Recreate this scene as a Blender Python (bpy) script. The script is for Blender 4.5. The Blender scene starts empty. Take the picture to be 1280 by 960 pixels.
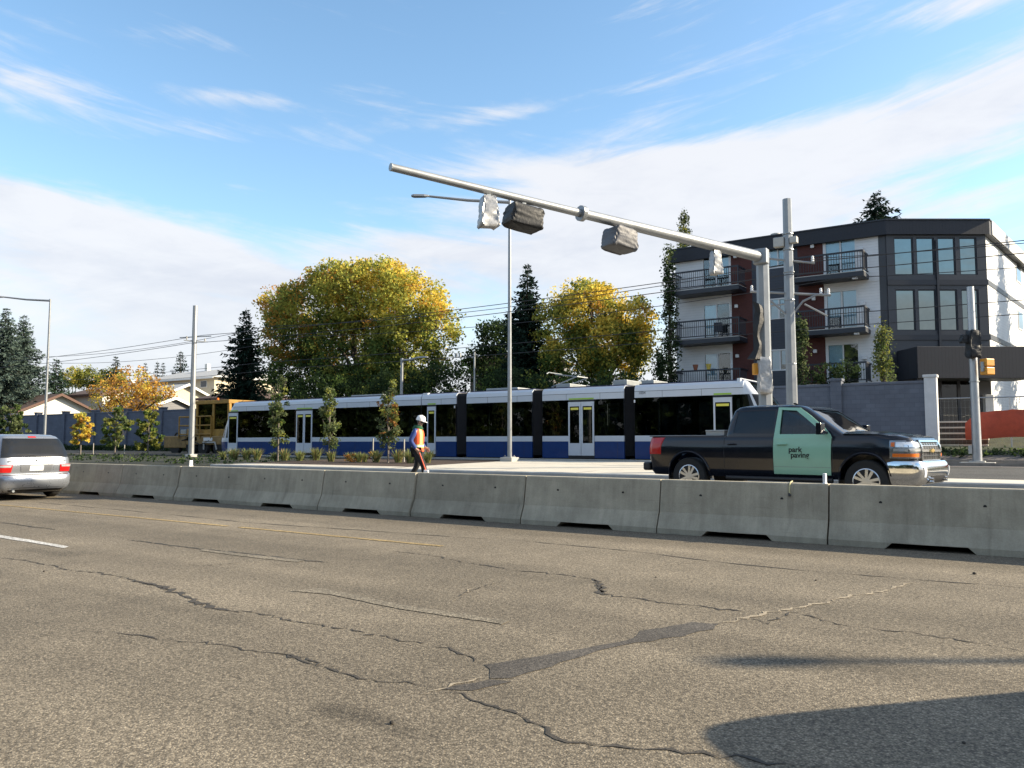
import bpy, bmesh, math, random
import numpy as np
from mathutils import Vector, Matrix
from math import sin, cos, pi, radians, atan2, atan, sqrt

random.seed(7)
rng = np.random.default_rng(7)
scene = bpy.context.scene
COL = scene.collection

# ------------------------------------------------------------------ camera
# world frame: +X runs along the road to the right, +Y runs away across it
CAM_H = 1.455
YAW = radians(34.0)
PITCH = atan(0.073)
FPX = 1000.0
CY, SY, CP, SP = cos(YAW), sin(YAW), cos(PITCH), sin(PITCH)

cam_d = bpy.data.cameras.new('camera')
cam_d.sensor_width = 36.0
cam_d.lens = FPX / 1280.0 * 36.0
cam_d.clip_start = 0.05
cam_d.clip_end = 6000.0
cam = bpy.data.objects.new('camera', cam_d)
cam.location = (0, 0, CAM_H)
cam.rotation_euler = (pi / 2 + PITCH, 0, YAW)
COL.objects.link(cam)
scene.camera = cam

# ------------------------------------------------------------------ light
SUN_AZ = radians(32.5)      # from +X towards +Y
SUN_EL = radians(26.0)
SKY_STRENGTH = 0.09
SUN_STRENGTH = 5.0
EXPOSURE = 1.08
sun_d = bpy.data.lights.new('sun', 'SUN')
sun_d.energy = SUN_STRENGTH
sun_d.angle = radians(0.53)
sun_d.color = (1.0, 0.86, 0.64)
sun = bpy.data.objects.new('sun', sun_d)
SUN_DIR = Vector((cos(SUN_AZ) * cos(SUN_EL), sin(SUN_AZ) * cos(SUN_EL), sin(SUN_EL)))
sun.rotation_euler = SUN_DIR.to_track_quat('Z', 'Y').to_euler()
sun.location = (40, 20, 60)
COL.objects.link(sun)

scene.view_settings.view_transform = 'Standard'
scene.view_settings.look = 'None'
scene.view_settings.gamma = 1.0
scene.view_settings.use_curve_mapping = False
scene.view_settings.exposure = EXPOSURE


def pxray(x, y):
    """world direction of a pixel of the 1280x960 photograph"""
    u = (x - 640.0) / FPX
    v = (480.0 - y) / FPX
    cx, cy, cz = u, CP - v * SP, v * CP + SP
    return Vector((CY * cx - SY * cy, SY * cx + CY * cy, cz))


def onw(x, y, wy):
    """where that direction meets the upright plane Y = wy"""
    d = pxray(x, y)
    return Vector((0, 0, CAM_H)) + d * (wy / d.y)


def gnd(x, y, z=0.0):
    d = pxray(x, y)
    return Vector((0, 0, CAM_H)) + d * ((z - CAM_H) / d.z)


def wxa(x, wy, y=540):
    return onw(x, y, wy).x


# ------------------------------------------------------------------ world: sky with clouds
world = bpy.data.worlds.new('World')
scene.world = world
world.use_nodes = True
WNT = world.node_tree
for n in list(WNT.nodes):
    WNT.nodes.remove(n)


class Ex:
    """tiny builder for math node expressions"""
    nt = None

    def __init__(self, s):
        self.s = s

    @staticmethod
    def op(o, *a, clamp=False):
        n = Ex.nt.nodes.new('ShaderNodeMath')
        n.operation = o
        n.use_clamp = clamp
        for i, v in enumerate(a):
            if isinstance(v, Ex):
                Ex.nt.links.new(v.s, n.inputs[i])
            else:
                n.inputs[i].default_value = float(v)
        return Ex(n.outputs[0])

    def __add__(self, o): return Ex.op('ADD', self, o)
    def __radd__(self, o): return Ex.op('ADD', self, o)
    def __sub__(self, o): return Ex.op('SUBTRACT', self, o)
    def __rsub__(self, o): return Ex.op('SUBTRACT', o, self)
    def __mul__(self, o): return Ex.op('MULTIPLY', self, o)
    def __rmul__(self, o): return Ex.op('MULTIPLY', self, o)
    def __truediv__(self, o): return Ex.op('DIVIDE', self, o)


def smooth(e, lo, hi):
    n = Ex.nt.nodes.new('ShaderNodeMapRange')
    n.interpolation_type = 'SMOOTHSTEP'
    n.inputs['From Min'].default_value = lo
    n.inputs['From Max'].default_value = hi
    Ex.nt.links.new(e.s, n.inputs['Value'])
    return Ex(n.outputs['Result'])


def noise_e(ax, ay, az, scale, detail=6.0, rough=0.55, dist=0.0):
    c = Ex.nt.nodes.new('ShaderNodeCombineXYZ')
    for i, v in enumerate((ax, ay, az)):
        if isinstance(v, Ex):
            Ex.nt.links.new(v.s, c.inputs[i])
        else:
            c.inputs[i].default_value = v
    n = Ex.nt.nodes.new('ShaderNodeTexNoise')
    n.inputs['Scale'].default_value = scale
    n.inputs['Detail'].default_value = detail
    n.inputs['Roughness'].default_value = rough
    n.inputs['Distortion'].default_value = dist
    Ex.nt.links.new(c.outputs[0], n.inputs['Vector'])
    return Ex(n.outputs['Fac'])


def build_sky():
    nt = WNT
    Ex.nt = nt
    N = nt.nodes.new
    L = nt.links.new
    sky = N('ShaderNodeTexSky')
    sky.sky_type = 'NISHITA'
    sky.sun_disc = False
    sky.sun_elevation = SUN_EL
    sky.sun_rotation = pi / 2 - SUN_AZ
    sky.air_density = 1.0
    sky.dust_density = 0.6
    sky.ozone_density = 1.6
    tc = N('ShaderNodeTexCoord')
    sep = N('ShaderNodeSeparateXYZ')
    L(tc.outputs['Generated'], sep.inputs[0])
    dx, dy, dz = (Ex(sep.outputs[i]) for i in range(3))
    cx = dx * CY + dy * SY
    cf = dy * CY - dx * SY
    az = Ex.op('ARCTAN2', cx, cf) * 1000.0
    el = Ex.op('ARCSINE', dz) * 1000.0

    def blob(px, py, rx, ry, rot, amp):
        d = pxray(px, py).normalized()
        a0 = atan2(d.x * CY + d.y * SY, d.y * CY - d.x * SY) * 1000
        e0 = math.asin(d.z) * 1000
        c, s = cos(radians(rot)), sin(radians(rot))
        p, q = az - a0, el - e0
        uu = (p * c + q * s) * (1.0 / rx)
        vv = (q * c - p * s) * (1.0 / ry)
        return Ex.op('EXPONENT', (uu * uu + vv * vv) * -1.0) * amp
    n1 = noise_e(az * 0.0042, el * 0.011, 3.7, 1.0, 7, 0.58, 0.6)
    n2 = noise_e(az * 0.010 + el * 0.006, el * 0.03 - az * 0.004, 9.1, 1.0, 6, 0.62, 0.8)
    n3 = noise_e(az * 0.0016, el * 0.004, 1.3, 1.0, 4, 0.5)
    blobs = [
        # low left bank
        (40, 335, 260, 68, -9, .8), (220, 352, 170, 48, -14, .75), (60, 262, 190, 24, -11, .8),
        (330, 352, 110, 24, -16, .75),
        # wide centre bank
        (700, 305, 260, 100, 4, .85), (900, 300, 240, 80, 0, .68), (150, 314, 240, 13, -8, -.42), (300, 372, 150, 12, -5, -.3), (480, 330, 110, 50, 10, .5), (640, 215, 170, 20, 6, .3),
        (820, 215, 160, 28, 3, .55), (400, 222, 250, 55, -6, -.45), (560, 90, 300, 40, 0, -.3),
        # right streaks
        (1160, 150, 330, 42, 13, .66), (1000, 195, 240, 20, 5, .55), (1290, 120, 150, 45, 14, .6),
        (1250, 215, 120, 18, 5, -.4), (1100, 258, 260, 22, 0, .45),
        # wisps
        (210, 166, 150, 24, 2, .62), (20, 108, 55, 18, 0, .6), (60, 55, 130, 20, 4, .42), (270, 118, 150, 14, 5, .45),
        (610, 145, 70, 12, 6, .5), (290, 238, 60, 14, 0, .4), (1200, 4, 120, 18, 4, .65), (420, 220, 90, 14, 4, .35),
        (790, 105, 150, 14, 6, .3), (480, 105, 70, 10, 4, .3),
        (40, 20, 200, 12, 3, .2),
    ]
    B = None
    for b in blobs:
        e = blob(*b)
        B = e if B is None else B + e
    low = smooth(el, 175.0, 60.0)
    B = B + low * 1.0
    # cloud added on the unseen sides to make the sky's fill light more neutral
    away = smooth(cf, 0.72, 0.3)
    B = B + away * (smooth(n3, 0.35, 0.6) * 0.55 + 0.12)
    def fibre(rot, sc_u, sc_v, seed):
        c, s = cos(radians(rot)), sin(radians(rot))
        return noise_e((az * c + el * s) * sc_u, (el * c - az * s) * sc_v, seed, 1.0, 8, 0.62, 0.5)
    f1 = fibre(12, 0.0030, 0.030, 5.2)
    f2 = fibre(-9, 0.0034, 0.026, 8.8)
    right = smooth(az, -40.0, 160.0)
    fib = (f1 - 0.5) * right + (f2 - 0.5) * (1.0 - right)
    hi_el = smooth(el, 110.0, 260.0)
    D = B * 0.92 + (n1 - 0.5) * 0.65 + (n2 - 0.5) * 0.45 + fib * (hi_el * 1.55 + 0.5)
    dens = smooth(D, 0.08, 0.92) * smooth(el, -40.0, 10.0)
    # sky tint
    hs = N('ShaderNodeHueSaturation')
    hs.inputs['Hue'].default_value = 0.492
    hs.inputs['Saturation'].default_value = 1.06
    hs.inputs['Value'].default_value = 1.48
    L(sky.outputs[0], hs.inputs['Color'])
    # cloud colour: brighter crests, greyer undersides
    ramp = N('ShaderNodeMix')
    ramp.data_type = 'RGBA'
    shade = smooth(n1 * 0.5 + n2 * 0.3 + f1 * 0.2 + f2 * 0.25 + smooth(el, 120.0, 330.0) * 0.12, 0.46, 0.80)
    L(shade.s, ramp.inputs['Factor'])
    k = 1.0
    ramp.inputs['A'].default_value = (3.95 * k, 4.05 * k, 4.45 * k, 1)
    ramp.inputs['B'].default_value = (4.95 * k, 4.95 * k, 5.1 * k, 1)
    mx = N('ShaderNodeMix')
    mx.data_type = 'RGBA'
    L((dens * 0.90).s, mx.inputs['Factor'])
    L(hs.outputs[0], mx.inputs['A'])
    L(ramp.outputs['Result'], mx.inputs['B'])
    bg = N('ShaderNodeBackground')
    bg.inputs['Strength'].default_value = SKY_STRENGTH
    out = N('ShaderNodeOutputWorld')
    L(mx.outputs['Result'], bg.inputs['Color'])
    L(bg.outputs[0], out.inputs[0])
    world.cycles.sampling_method = 'MANUAL'
    world.cycles.sample_map_resolution = 512


build_sky()

# ------------------------------------------------------------------ materials
MATS = {}


def new_mat(name):
    m = bpy.data.materials.new(name)
    m.use_nodes = True
    nt = m.node_tree
    b = nt.nodes['Principled BSDF']
    MATS[name] = m
    return m, nt, b


def pm(name, col, rough=0.6, metal=0.0, var=0.12, scale=4.0, bump=0.0, bscale=60.0, coat=0.0, rvar=0.1, spec=0.5):
    """principled material with procedural colour and gloss variation"""
    m, nt, b = new_mat(name)
    N, L = nt.nodes.new, nt.links.new
    tc = N('ShaderNodeTexCoord')
    ns = N('ShaderNodeTexNoise')
    ns.inputs['Scale'].default_value = scale
    ns.inputs['Detail'].default_value = 6
    ns.inputs['Roughness'].default_value = 0.6
    L(tc.outputs['Object'], ns.inputs['Vector'])
    mr = N('ShaderNodeMapRange')
    mr.inputs['From Min'].default_value = 0.25
    mr.inputs['From Max'].default_value = 0.75
    mr.inputs['To Min'].default_value = 1 - var
    mr.inputs['To Max'].default_value = 1 + var
    L(ns.outputs['Fac'], mr.inputs['Value'])
    vm = N('ShaderNodeVectorMath')
    vm.operation = 'SCALE'
    vm.inputs[0].default_value = col[:3]
    L(mr.outputs[0], vm.inputs['Scale'])
    L(vm.outputs[0], b.inputs['Base Color'])
    mr2 = N('ShaderNodeMapRange')
    mr2.inputs['To Min'].default_value = max(0.0, rough - rvar)
    mr2.inputs['To Max'].default_value = min(1.0, rough + rvar)
    L(ns.outputs['Fac'], mr2.inputs['Value'])
    L(mr2.outputs[0], b.inputs['Roughness'])
    b.inputs['Metallic'].default_value = metal
    b.inputs['Specular IOR Level'].default_value = spec
    if coat:
        b.inputs['Coat Weight'].default_value = coat
        b.inputs['Coat Roughness'].default_value = 0.05
    if bump:
        n2 = N('ShaderNodeTexNoise')
        n2.inputs['Scale'].default_value = bscale
        n2.inputs['Detail'].default_value = 4
        L(tc.outputs['Object'], n2.inputs['Vector'])
        bp = N('ShaderNodeBump')
        bp.inputs['Strength'].default_value = bump
        bp.inputs['Distance'].default_value = 0.02
        L(n2.outputs['Fac'], bp.inputs['Height'])
        L(bp.outputs[0], b.inputs['Normal'])
    return m


def glass_mat(name, tint, rough=0.02, refl=1.0, ior=1.5):
    m, nt, b = new_mat(name)
    N, L = nt.nodes.new, nt.links.new
    nt.nodes.remove(b)
    out = nt.nodes['Material Output']
    tr = N('ShaderNodeBsdfTransparent')
    tr.inputs[0].default_value = (*tint, 1)
    gl = N('ShaderNodeBsdfGlossy')
    gl.inputs['Roughness'].default_value = rough
    gl.inputs['Color'].default_value = (refl, refl, refl, 1)
    fr = N('ShaderNodeFresnel')
    fr.inputs['IOR'].default_value = ior
    tcn = N('ShaderNodeTexCoord')
    ns = N('ShaderNodeTexNoise')
    ns.inputs['Scale'].default_value = 1.3
    L(tcn.outputs['Object'], ns.inputs['Vector'])
    bp = N('ShaderNodeBump')
    bp.inputs['Strength'].default_value = 0.04
    bp.inputs['Distance'].default_value = 0.05
    L(ns.outputs['Fac'], bp.inputs['Height'])
    L(bp.outputs[0], gl.inputs['Normal'])
    mx = N('ShaderNodeMixShader')
    L(fr.outputs[0], mx.inputs[0])
    L(tr.outputs[0], mx.inputs[1])
    L(gl.outputs[0], mx.inputs[2])
    L(mx.outputs[0], out.inputs[0])
    return m


def leaf_mat(name, col, trans=0.45, var=0.35):
    m, nt, b = new_mat(name)
    N, L = nt.nodes.new, nt.links.new
    nt.nodes.remove(b)
    out = nt.nodes['Material Output']
    geo = N('ShaderNodeNewGeometry')
    mr = N('ShaderNodeMapRange')
    mr.inputs['To Min'].default_value = 1 - var
    mr.inputs['To Max'].default_value = 1 + var
    L(geo.outputs['Random Per Island'], mr.inputs['Value'])
    vm = N('ShaderNodeVectorMath')
    vm.operation = 'SCALE'
    vm.inputs[0].default_value = col
    L(mr.outputs[0], vm.inputs['Scale'])
    d = N('ShaderNodeBsdfDiffuse')
    t = N('ShaderNodeBsdfTranslucent')
    L(vm.outputs[0], d.inputs[0])
    L(vm.outputs[0], t.inputs[0])
    mx = N('ShaderNodeMixShader')
    mx.inputs[0].default_value = trans
    L(d.outputs[0], mx.inputs[1])
    L(t.outputs[0], mx.inputs[2])
    L(mx.outputs[0], out.inputs[0])
    return m


# ------------------------------------------------------------------ mesh building helpers
class MB:
    def __init__(self):
        self.v, self.f, self.m = [], [], []

    def add(self, verts, faces, mi=0, M=None):
        o = len(self.v)
        for p in verts:
            p = Vector(p)
            self.v.append(tuple(M @ p) if M is not None else tuple(p))
        for f in faces:
            self.f.append(tuple(o + i for i in f))
            self.m.append(mi)
        return self

    def box(self, c, s, mi=0, M=None):
        x, y, z = c
        a, b, d = s[0] / 2, s[1] / 2, s[2] / 2
        v = [(x + i * a, y + j * b, z + k * d) for k in (-1, 1) for j in (-1, 1) for i in (-1, 1)]
        return self.add(v, [(0, 2, 3, 1), (4, 5, 7, 6), (0, 1, 5, 4), (2, 6, 7, 3), (0, 4, 6, 2), (1, 3, 7, 5)], mi, M)

    def bx(self, x0, x1, y0, y1, z0, z1, mi=0, M=None):
        return self.box(((x0 + x1) / 2, (y0 + y1) / 2, (z0 + z1) / 2), (abs(x1 - x0), abs(y1 - y0), abs(z1 - z0)), mi, M)

    def tube(self, pts, r, n=8, mi=0, caps=True, M=None, ph=0.0):
        pts = [Vector(p) for p in pts]
        k = len(pts)
        rs = r if isinstance(r, (list, tuple)) else [r] * k
        v, f = [], []
        up = None
        for i, p in enumerate(pts):
            t = (pts[min(i + 1, k - 1)] - pts[max(i - 1, 0)]).normalized()
            if up is None:
                up = Vector((0, 0, 1)) if abs(t.z) < 0.9 else Vector((1, 0, 0))
            a = t.cross(up).normalized()
            b = a.cross(t).normalized()
            up = b
            for j in range(n):
                q = 2 * pi * j / n + ph
                v.append(p + (a * cos(q) + b * sin(q)) * rs[i])
        for i in range(k - 1):
            for j in range(n):
                j2 = (j + 1) % n
                f.append((i * n + j, i * n + j2, (i + 1) * n + j2, (i + 1) * n + j))
        if caps:
            f.append(tuple(range(n - 1, -1, -1)))
            f.append(tuple((k - 1) * n + j for j in range(n)))
        return self.add(v, f, mi, M)

    def cyl(self, p0, p1, r, n=12, mi=0, M=None, r1=None):
        return self.tube([p0, p1], [r, r if r1 is None else r1], n, mi, True, M)

    def prism(self, poly, a0, a1, axis='y', mi=0, M=None):
        """poly: 2D outline; axis y: (x,z), x: (y,z), z: (x,y)"""
        def mk(p, a):
            return {'y': (p[0], a, p[1]), 'x': (a, p[0], p[1]), 'z': (p[0], p[1], a)}[axis]
        n = len(poly)
        v = [mk(p, a0) for p in poly] + [mk(p, a1) for p in poly]
        f = [tuple(range(n)), tuple(range(2 * n - 1, n - 1, -1))]
        for i in range(n):
            j = (i + 1) % n
            f.append((i, i + n, j + n, j))
        return self.add(v, f, mi, M)

    def loft(self, rings, mi=0, closed=True, caps=True, M=None, mis=None):
        n = len(rings[0])
        v = [p for r in rings for p in r]
        for i in range(len(rings) - 1):
            pass
        f, ms = [], []
        for i in range(len(rings) - 1):
            for j in range(n if closed else n - 1):
                j2 = (j + 1) % n
                f.append((i * n + j, i * n + j2, (i + 1) * n + j2, (i + 1) * n + j))
                ms.append(mis[i] if mis else mi)
        if caps:
            f.append(tuple(range(n - 1, -1, -1)))
            ms.append(mis[0] if mis else mi)
            f.append(tuple((len(rings) - 1) * n + j for j in range(n)))
            ms.append(mis[-1] if mis else mi)
        o = len(self.v)
        self.add(v, [], 0, M)
        for a, b in zip(f, ms):
            self.f.append(tuple(o + i for i in a))
            self.m.append(b)
        return self

    def lathe(self, prof, c=(0, 0, 0), n=16, mi=0, M=None, axis='z', caps=True):
        rings = []
        for r, h in prof:
            ring = []
            for j in range(n):
                q = 2 * pi * j / n
                a, b = r * cos(q), r * sin(q)
                if axis == 'z':
                    ring.append((c[0] + a, c[1] + b, c[2] + h))
                elif axis == 'y':
                    ring.append((c[0] + a, c[1] + h, c[2] + b))
                else:
                    ring.append((c[0] + h, c[1] + a, c[2] + b))
            rings.append(ring)
        return self.loft(rings, mi, True, caps, M)

    def quads_np(self, V, mi):
        """V: (N,4,3) array, mi: int or (N,) array"""
        o = len(self.v)
        n = len(V)
        self.v.extend(map(tuple, V.reshape(-1, 3).tolist()))
        self.f.extend([(o + 4 * i, o + 4 * i + 1, o + 4 * i + 2, o + 4 * i + 3) for i in range(n)])
        self.m.extend([int(mi)] * n if np.isscalar(mi) else [int(q) for q in mi])
        return self

    def mesh(self, name, mats, smooth=None, fix=False):
        me = bpy.data.meshes.new(name)
        me.from_pydata(self.v, [], self.f)
        for m in (mats if isinstance(mats, (list, tuple)) else [mats]):
            me.materials.append(m)
        if any(self.m):
            me.polygons.foreach_set('material_index', self.m)
        if fix:
            bm = bmesh.new()
            bm.from_mesh(me)
            bmesh.ops.recalc_face_normals(bm, faces=bm.faces)
            bm.to_mesh(me)
            bm.free()
        if smooth is not None:
            me.polygons.foreach_set('use_smooth', [True] * len(me.polygons))
            me.set_sharp_from_angle(angle=radians(smooth))
        me.update()
        return me

    def build(self, name, mats, parent=None, smooth=None, bevel=0.0, loc=None, rot=None, fix=True):
        me = self.mesh(name, mats, smooth, fix)
        o = bpy.data.objects.new(name, me)
        COL.objects.link(o)
        if parent is not None:
            o.parent = parent
        if loc is not None:
            o.location = loc
        if rot is not None:
            o.rotation_euler = rot
        if bevel:
            b = o.modifiers.new('bevel', 'BEVEL')
            b.width = bevel
            b.segments = 2
            b.limit_method = 'ANGLE'
            b.angle_limit = radians(40)
            b.harden_normals = False
        return o


def empty(name, loc=(0, 0, 0), rz=0.0):
    o = bpy.data.objects.new(name, None)
    o.location = loc
    o.rotation_euler = (0, 0, rz)
    o.empty_display_size = 0.2
    COL.objects.link(o)
    return o


def tag(o, label=None, cat=None, group=None, kind=None):
    if label: o['label'] = label
    if cat: o['category'] = cat
    if group: o['group'] = group
    if kind: o['kind'] = kind
    return o


def structure(o):
    o['kind'] = 'structure'
    return o


def kids(o):
    return [c for c in COL.objects if c.parent is o]


def copy_tree(o, parent=None):
    ch = [c for c in list(COL.objects) if c.parent is o]
    c = o.copy()
    COL.objects.link(c)
    if parent is not None:
        c.parent = parent
    for k in ch:
        copy_tree(k, c)
    return c


def evaluate(o):
    """bake an object's modifiers into its mesh"""
    dg = bpy.context.evaluated_depsgraph_get()
    me = bpy.data.meshes.new_from_object(o.evaluated_get(dg))
    old = o.data
    o.modifiers.clear()
    o.data = me
    me.name = o.name
    if old.users == 0:
        bpy.data.meshes.remove(old)
    return o


def cut(o, cutters, op='DIFFERENCE'):
    for k in cutters:
        m = o.modifiers.new('cut', 'BOOLEAN')
        m.operation = op
        m.solver = 'EXACT'
        m.object = k
    bpy.context.view_layer.update()
    evaluate(o)
    for k in cutters:
        me = k.data
        bpy.data.objects.remove(k)
        bpy.data.meshes.remove(me)
    return o


def text_obj(body, size, m, name, parent, M, extrude=0.003, align='CENTER', bold=0.0):
    cu = bpy.data.curves.new(name, 'FONT')
    cu.body = body
    cu.size = size
    cu.extrude = extrude
    cu.offset = bold
    cu.align_x = align
    cu.align_y = 'CENTER'
    tmp = bpy.data.objects.new(name + '_src', cu)
    COL.objects.link(tmp)
    bpy.context.view_layer.update()
    dg = bpy.context.evaluated_depsgraph_get()
    me = bpy.data.meshes.new_from_object(tmp.evaluated_get(dg))
    bpy.data.objects.remove(tmp)
    me.transform(M)
    me.name = name
    me.materials.clear()
    me.materials.append(m)
    o = bpy.data.objects.new(name, me)
    COL.objects.link(o)
    o.parent = parent
    return o


def skin_obj(name, joints, edges, m, parent=None, root=None, sub=2):
    """joints: name -> (pos, (rx, ry)); one continuous skinned surface"""
    keys = list(joints)
    me = bpy.data.meshes.new(name)
    me.from_pydata([joints[k][0] for k in keys], [(keys.index(a), keys.index(b)) for a, b in edges], [])
    o = bpy.data.objects.new(name, me)
    COL.objects.link(o)
    sk = o.modifiers.new('skin', 'SKIN')
    sk.use_smooth_shade = True
    if not me.skin_vertices:
        bm = bmesh.new(); bm.from_mesh(me); bm.verts.layers.skin.verify(); bm.to_mesh(me); bm.free()
    for i, k in enumerate(keys):
        r = joints[k][1]
        me.skin_vertices[0].data[i].radius = r if isinstance(r, tuple) else (r, r)
        me.skin_vertices[0].data[i].use_root = (k == root) if root else (i == 0)
    ss = o.modifiers.new('sub', 'SUBSURF')
    ss.levels = ss.render_levels = sub
    bpy.context.view_layer.update()
    evaluate(o)
    o.data.materials.clear()
    for q in (m if isinstance(m, (list, tuple)) else [m]):
        o.data.materials.append(q)
    o.data.polygons.foreach_set('use_smooth', [True] * len(o.data.polygons))
    if parent is not None:
        o.parent = parent
    return o


def lerp(a, b, t):
    return a + (b - a) * t


def interp(tab, x):
    """tab: sorted [(x, values...)]"""
    if x <= tab[0][0]:
        return tab[0][1:]
    for p, q in zip(tab, tab[1:]):
        if x <= q[0]:
            t = (x - p[0]) / (q[0] - p[0])
            return tuple(lerp(a, b, t) for a, b in zip(p[1:], q[1:]))
    return tab[-1][1:]
# ------------------------------------------------------------------ shared materials
def asphalt_mat(name, c_dark, c_light, fine=70.0, bump=0.6, dark_spots=()):
    m, nt, b = new_mat(name)
    N, L = nt.nodes.new, nt.links.new
    tc = N('ShaderNodeTexCoord')

    def nz(scale, detail=4, rough=.6, src=None):
        n = N('ShaderNodeTexNoise')
        n.inputs['Scale'].default_value = scale
        n.inputs['Detail'].default_value = detail
        n.inputs['Roughness'].default_value = rough
        L(src or tc.outputs['Object'], n.inputs['Vector'])
        return n
    vo = N('ShaderNodeTexVoronoi')
    vo.inputs['Scale'].default_value = fine
    vo.inputs['Randomness'].default_value = 1.0
    wob = nz(fine * .6, 2)
    va = N('ShaderNodeVectorMath')
    va.operation = 'MULTIPLY_ADD'
    L(wob.outputs['Color'], va.inputs[0])
    va.inputs[1].default_value = (.02, .02, .02)
    L(tc.outputs['Object'], va.inputs[2])
    L(va.outputs[0], vo.inputs['Vector'])
    big, mid = nz(.35, 5, .6), nz(2.2, 6, .65)
    fn = nz(fine * .45, 3, .7)
    # stones against binder
    r1 = N('ShaderNodeMapRange')
    r1.inputs['From Min'].default_value = .12
    r1.inputs['From Max'].default_value = .62
    L(vo.outputs['Distance'], r1.inputs['Value'])
    add = N('ShaderNodeMath'); add.operation = 'MULTIPLY_ADD'
    L(fn.outputs['Fac'], add.inputs[0]); add.inputs[1].default_value = 1.5; add.inputs[2].default_value = -.5
    mulA = N('ShaderNodeMath'); mulA.operation = 'SUBTRACT'
    L(add.outputs[0], mulA.inputs[0])
    sc = N('ShaderNodeMath'); sc.operation = 'MULTIPLY'
    L(r1.outputs[0], sc.inputs[0]); sc.inputs[1].default_value = .55
    L(sc.outputs[0], mulA.inputs[1])
    mulA.use_clamp = False
    fac = N('ShaderNodeMath'); fac.operation = 'ADD'; fac.use_clamp = True
    L(mulA.outputs[0], fac.inputs[0]); fac.inputs[1].default_value = .45
    mix = N('ShaderNodeMix'); mix.data_type = 'RGBA'
    L(fac.outputs[0], mix.inputs['Factor'])
    mix.inputs['A'].default_value = (*c_dark, 1)
    mix.inputs['B'].default_value = (*c_light, 1)
    # stone to stone colour change
    hv = N('ShaderNodeHueSaturation')
    sepc = N('ShaderNodeSeparateColor')
    L(vo.outputs['Color'], sepc.inputs[0])
    mrv = N('ShaderNodeMapRange'); mrv.inputs['To Min'].default_value = .62; mrv.inputs['To Max'].default_value = 1.38
    L(sepc.outputs[0], mrv.inputs['Value'])
    L(mix.outputs['Result'], hv.inputs['Color'])
    # blotches and long wear tracks along the road
    mp = N('ShaderNodeMapping')
    mp.inputs['Scale'].default_value = (.03, .75, 1)
    L(tc.outputs['Object'], mp.inputs[0])
    track = nz(1.0, 3, .5, mp.outputs[0])
    s1 = N('ShaderNodeMapRange'); s1.inputs['From Min'].default_value = .3; s1.inputs['From Max'].default_value = .7
    s1.inputs['To Min'].default_value = .82; s1.inputs['To Max'].default_value = 1.15
    L(big.outputs['Fac'], s1.inputs['Value'])
    s2 = N('ShaderNodeMapRange'); s2.inputs['From Min'].default_value = .3; s2.inputs['From Max'].default_value = .7
    s2.inputs['To Min'].default_value = .88; s2.inputs['To Max'].default_value = 1.1
    L(mid.outputs['Fac'], s2.inputs['Value'])
    s3 = N('ShaderNodeMapRange'); s3.inputs['From Min'].default_value = .35; s3.inputs['From Max'].default_value = .65
    s3.inputs['To Min'].default_value = .78; s3.inputs['To Max'].default_value = 1.12
    L(track.outputs['Fac'], s3.inputs['Value'])
    cur = mrv.outputs[0]
    for s in (s1, s2, s3):
        q = N('ShaderNodeMath'); q.operation = 'MULTIPLY'
        L(cur, q.inputs[0]); L(s.outputs[0], q.inputs[1])
        cur = q.outputs[0]
    for (sx, sy, ax_, ay_, amt) in dark_spots:  # soft-edged spots of darker asphalt
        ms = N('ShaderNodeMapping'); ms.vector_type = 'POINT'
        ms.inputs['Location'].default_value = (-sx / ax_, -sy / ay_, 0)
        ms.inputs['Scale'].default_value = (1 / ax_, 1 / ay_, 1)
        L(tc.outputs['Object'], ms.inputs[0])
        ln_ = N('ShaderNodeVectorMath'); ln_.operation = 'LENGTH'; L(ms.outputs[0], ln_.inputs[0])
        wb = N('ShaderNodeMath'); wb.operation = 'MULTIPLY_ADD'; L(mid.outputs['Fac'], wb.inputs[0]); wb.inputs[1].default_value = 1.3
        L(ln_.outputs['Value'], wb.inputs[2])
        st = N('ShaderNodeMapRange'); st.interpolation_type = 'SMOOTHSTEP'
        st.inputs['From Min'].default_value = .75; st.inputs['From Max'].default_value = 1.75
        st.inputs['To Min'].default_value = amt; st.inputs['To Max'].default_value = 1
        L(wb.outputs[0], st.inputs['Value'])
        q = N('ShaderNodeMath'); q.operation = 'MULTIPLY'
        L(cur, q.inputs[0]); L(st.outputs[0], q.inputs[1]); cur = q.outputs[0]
    L(cur, hv.inputs['Value'])
    L(hv.outputs[0], b.inputs['Base Color'])
    b.inputs['Roughness'].default_value = .88
    b.inputs['Specular IOR Level'].default_value = .3
    bp = N('ShaderNodeBump')
    bp.inputs['Strength'].default_value = bump
    bp.inputs['Distance'].default_value = .006
    L(fac.outputs[0], bp.inputs['Height'])
    L(bp.outputs[0], b.inputs['Normal'])
    return m


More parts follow.
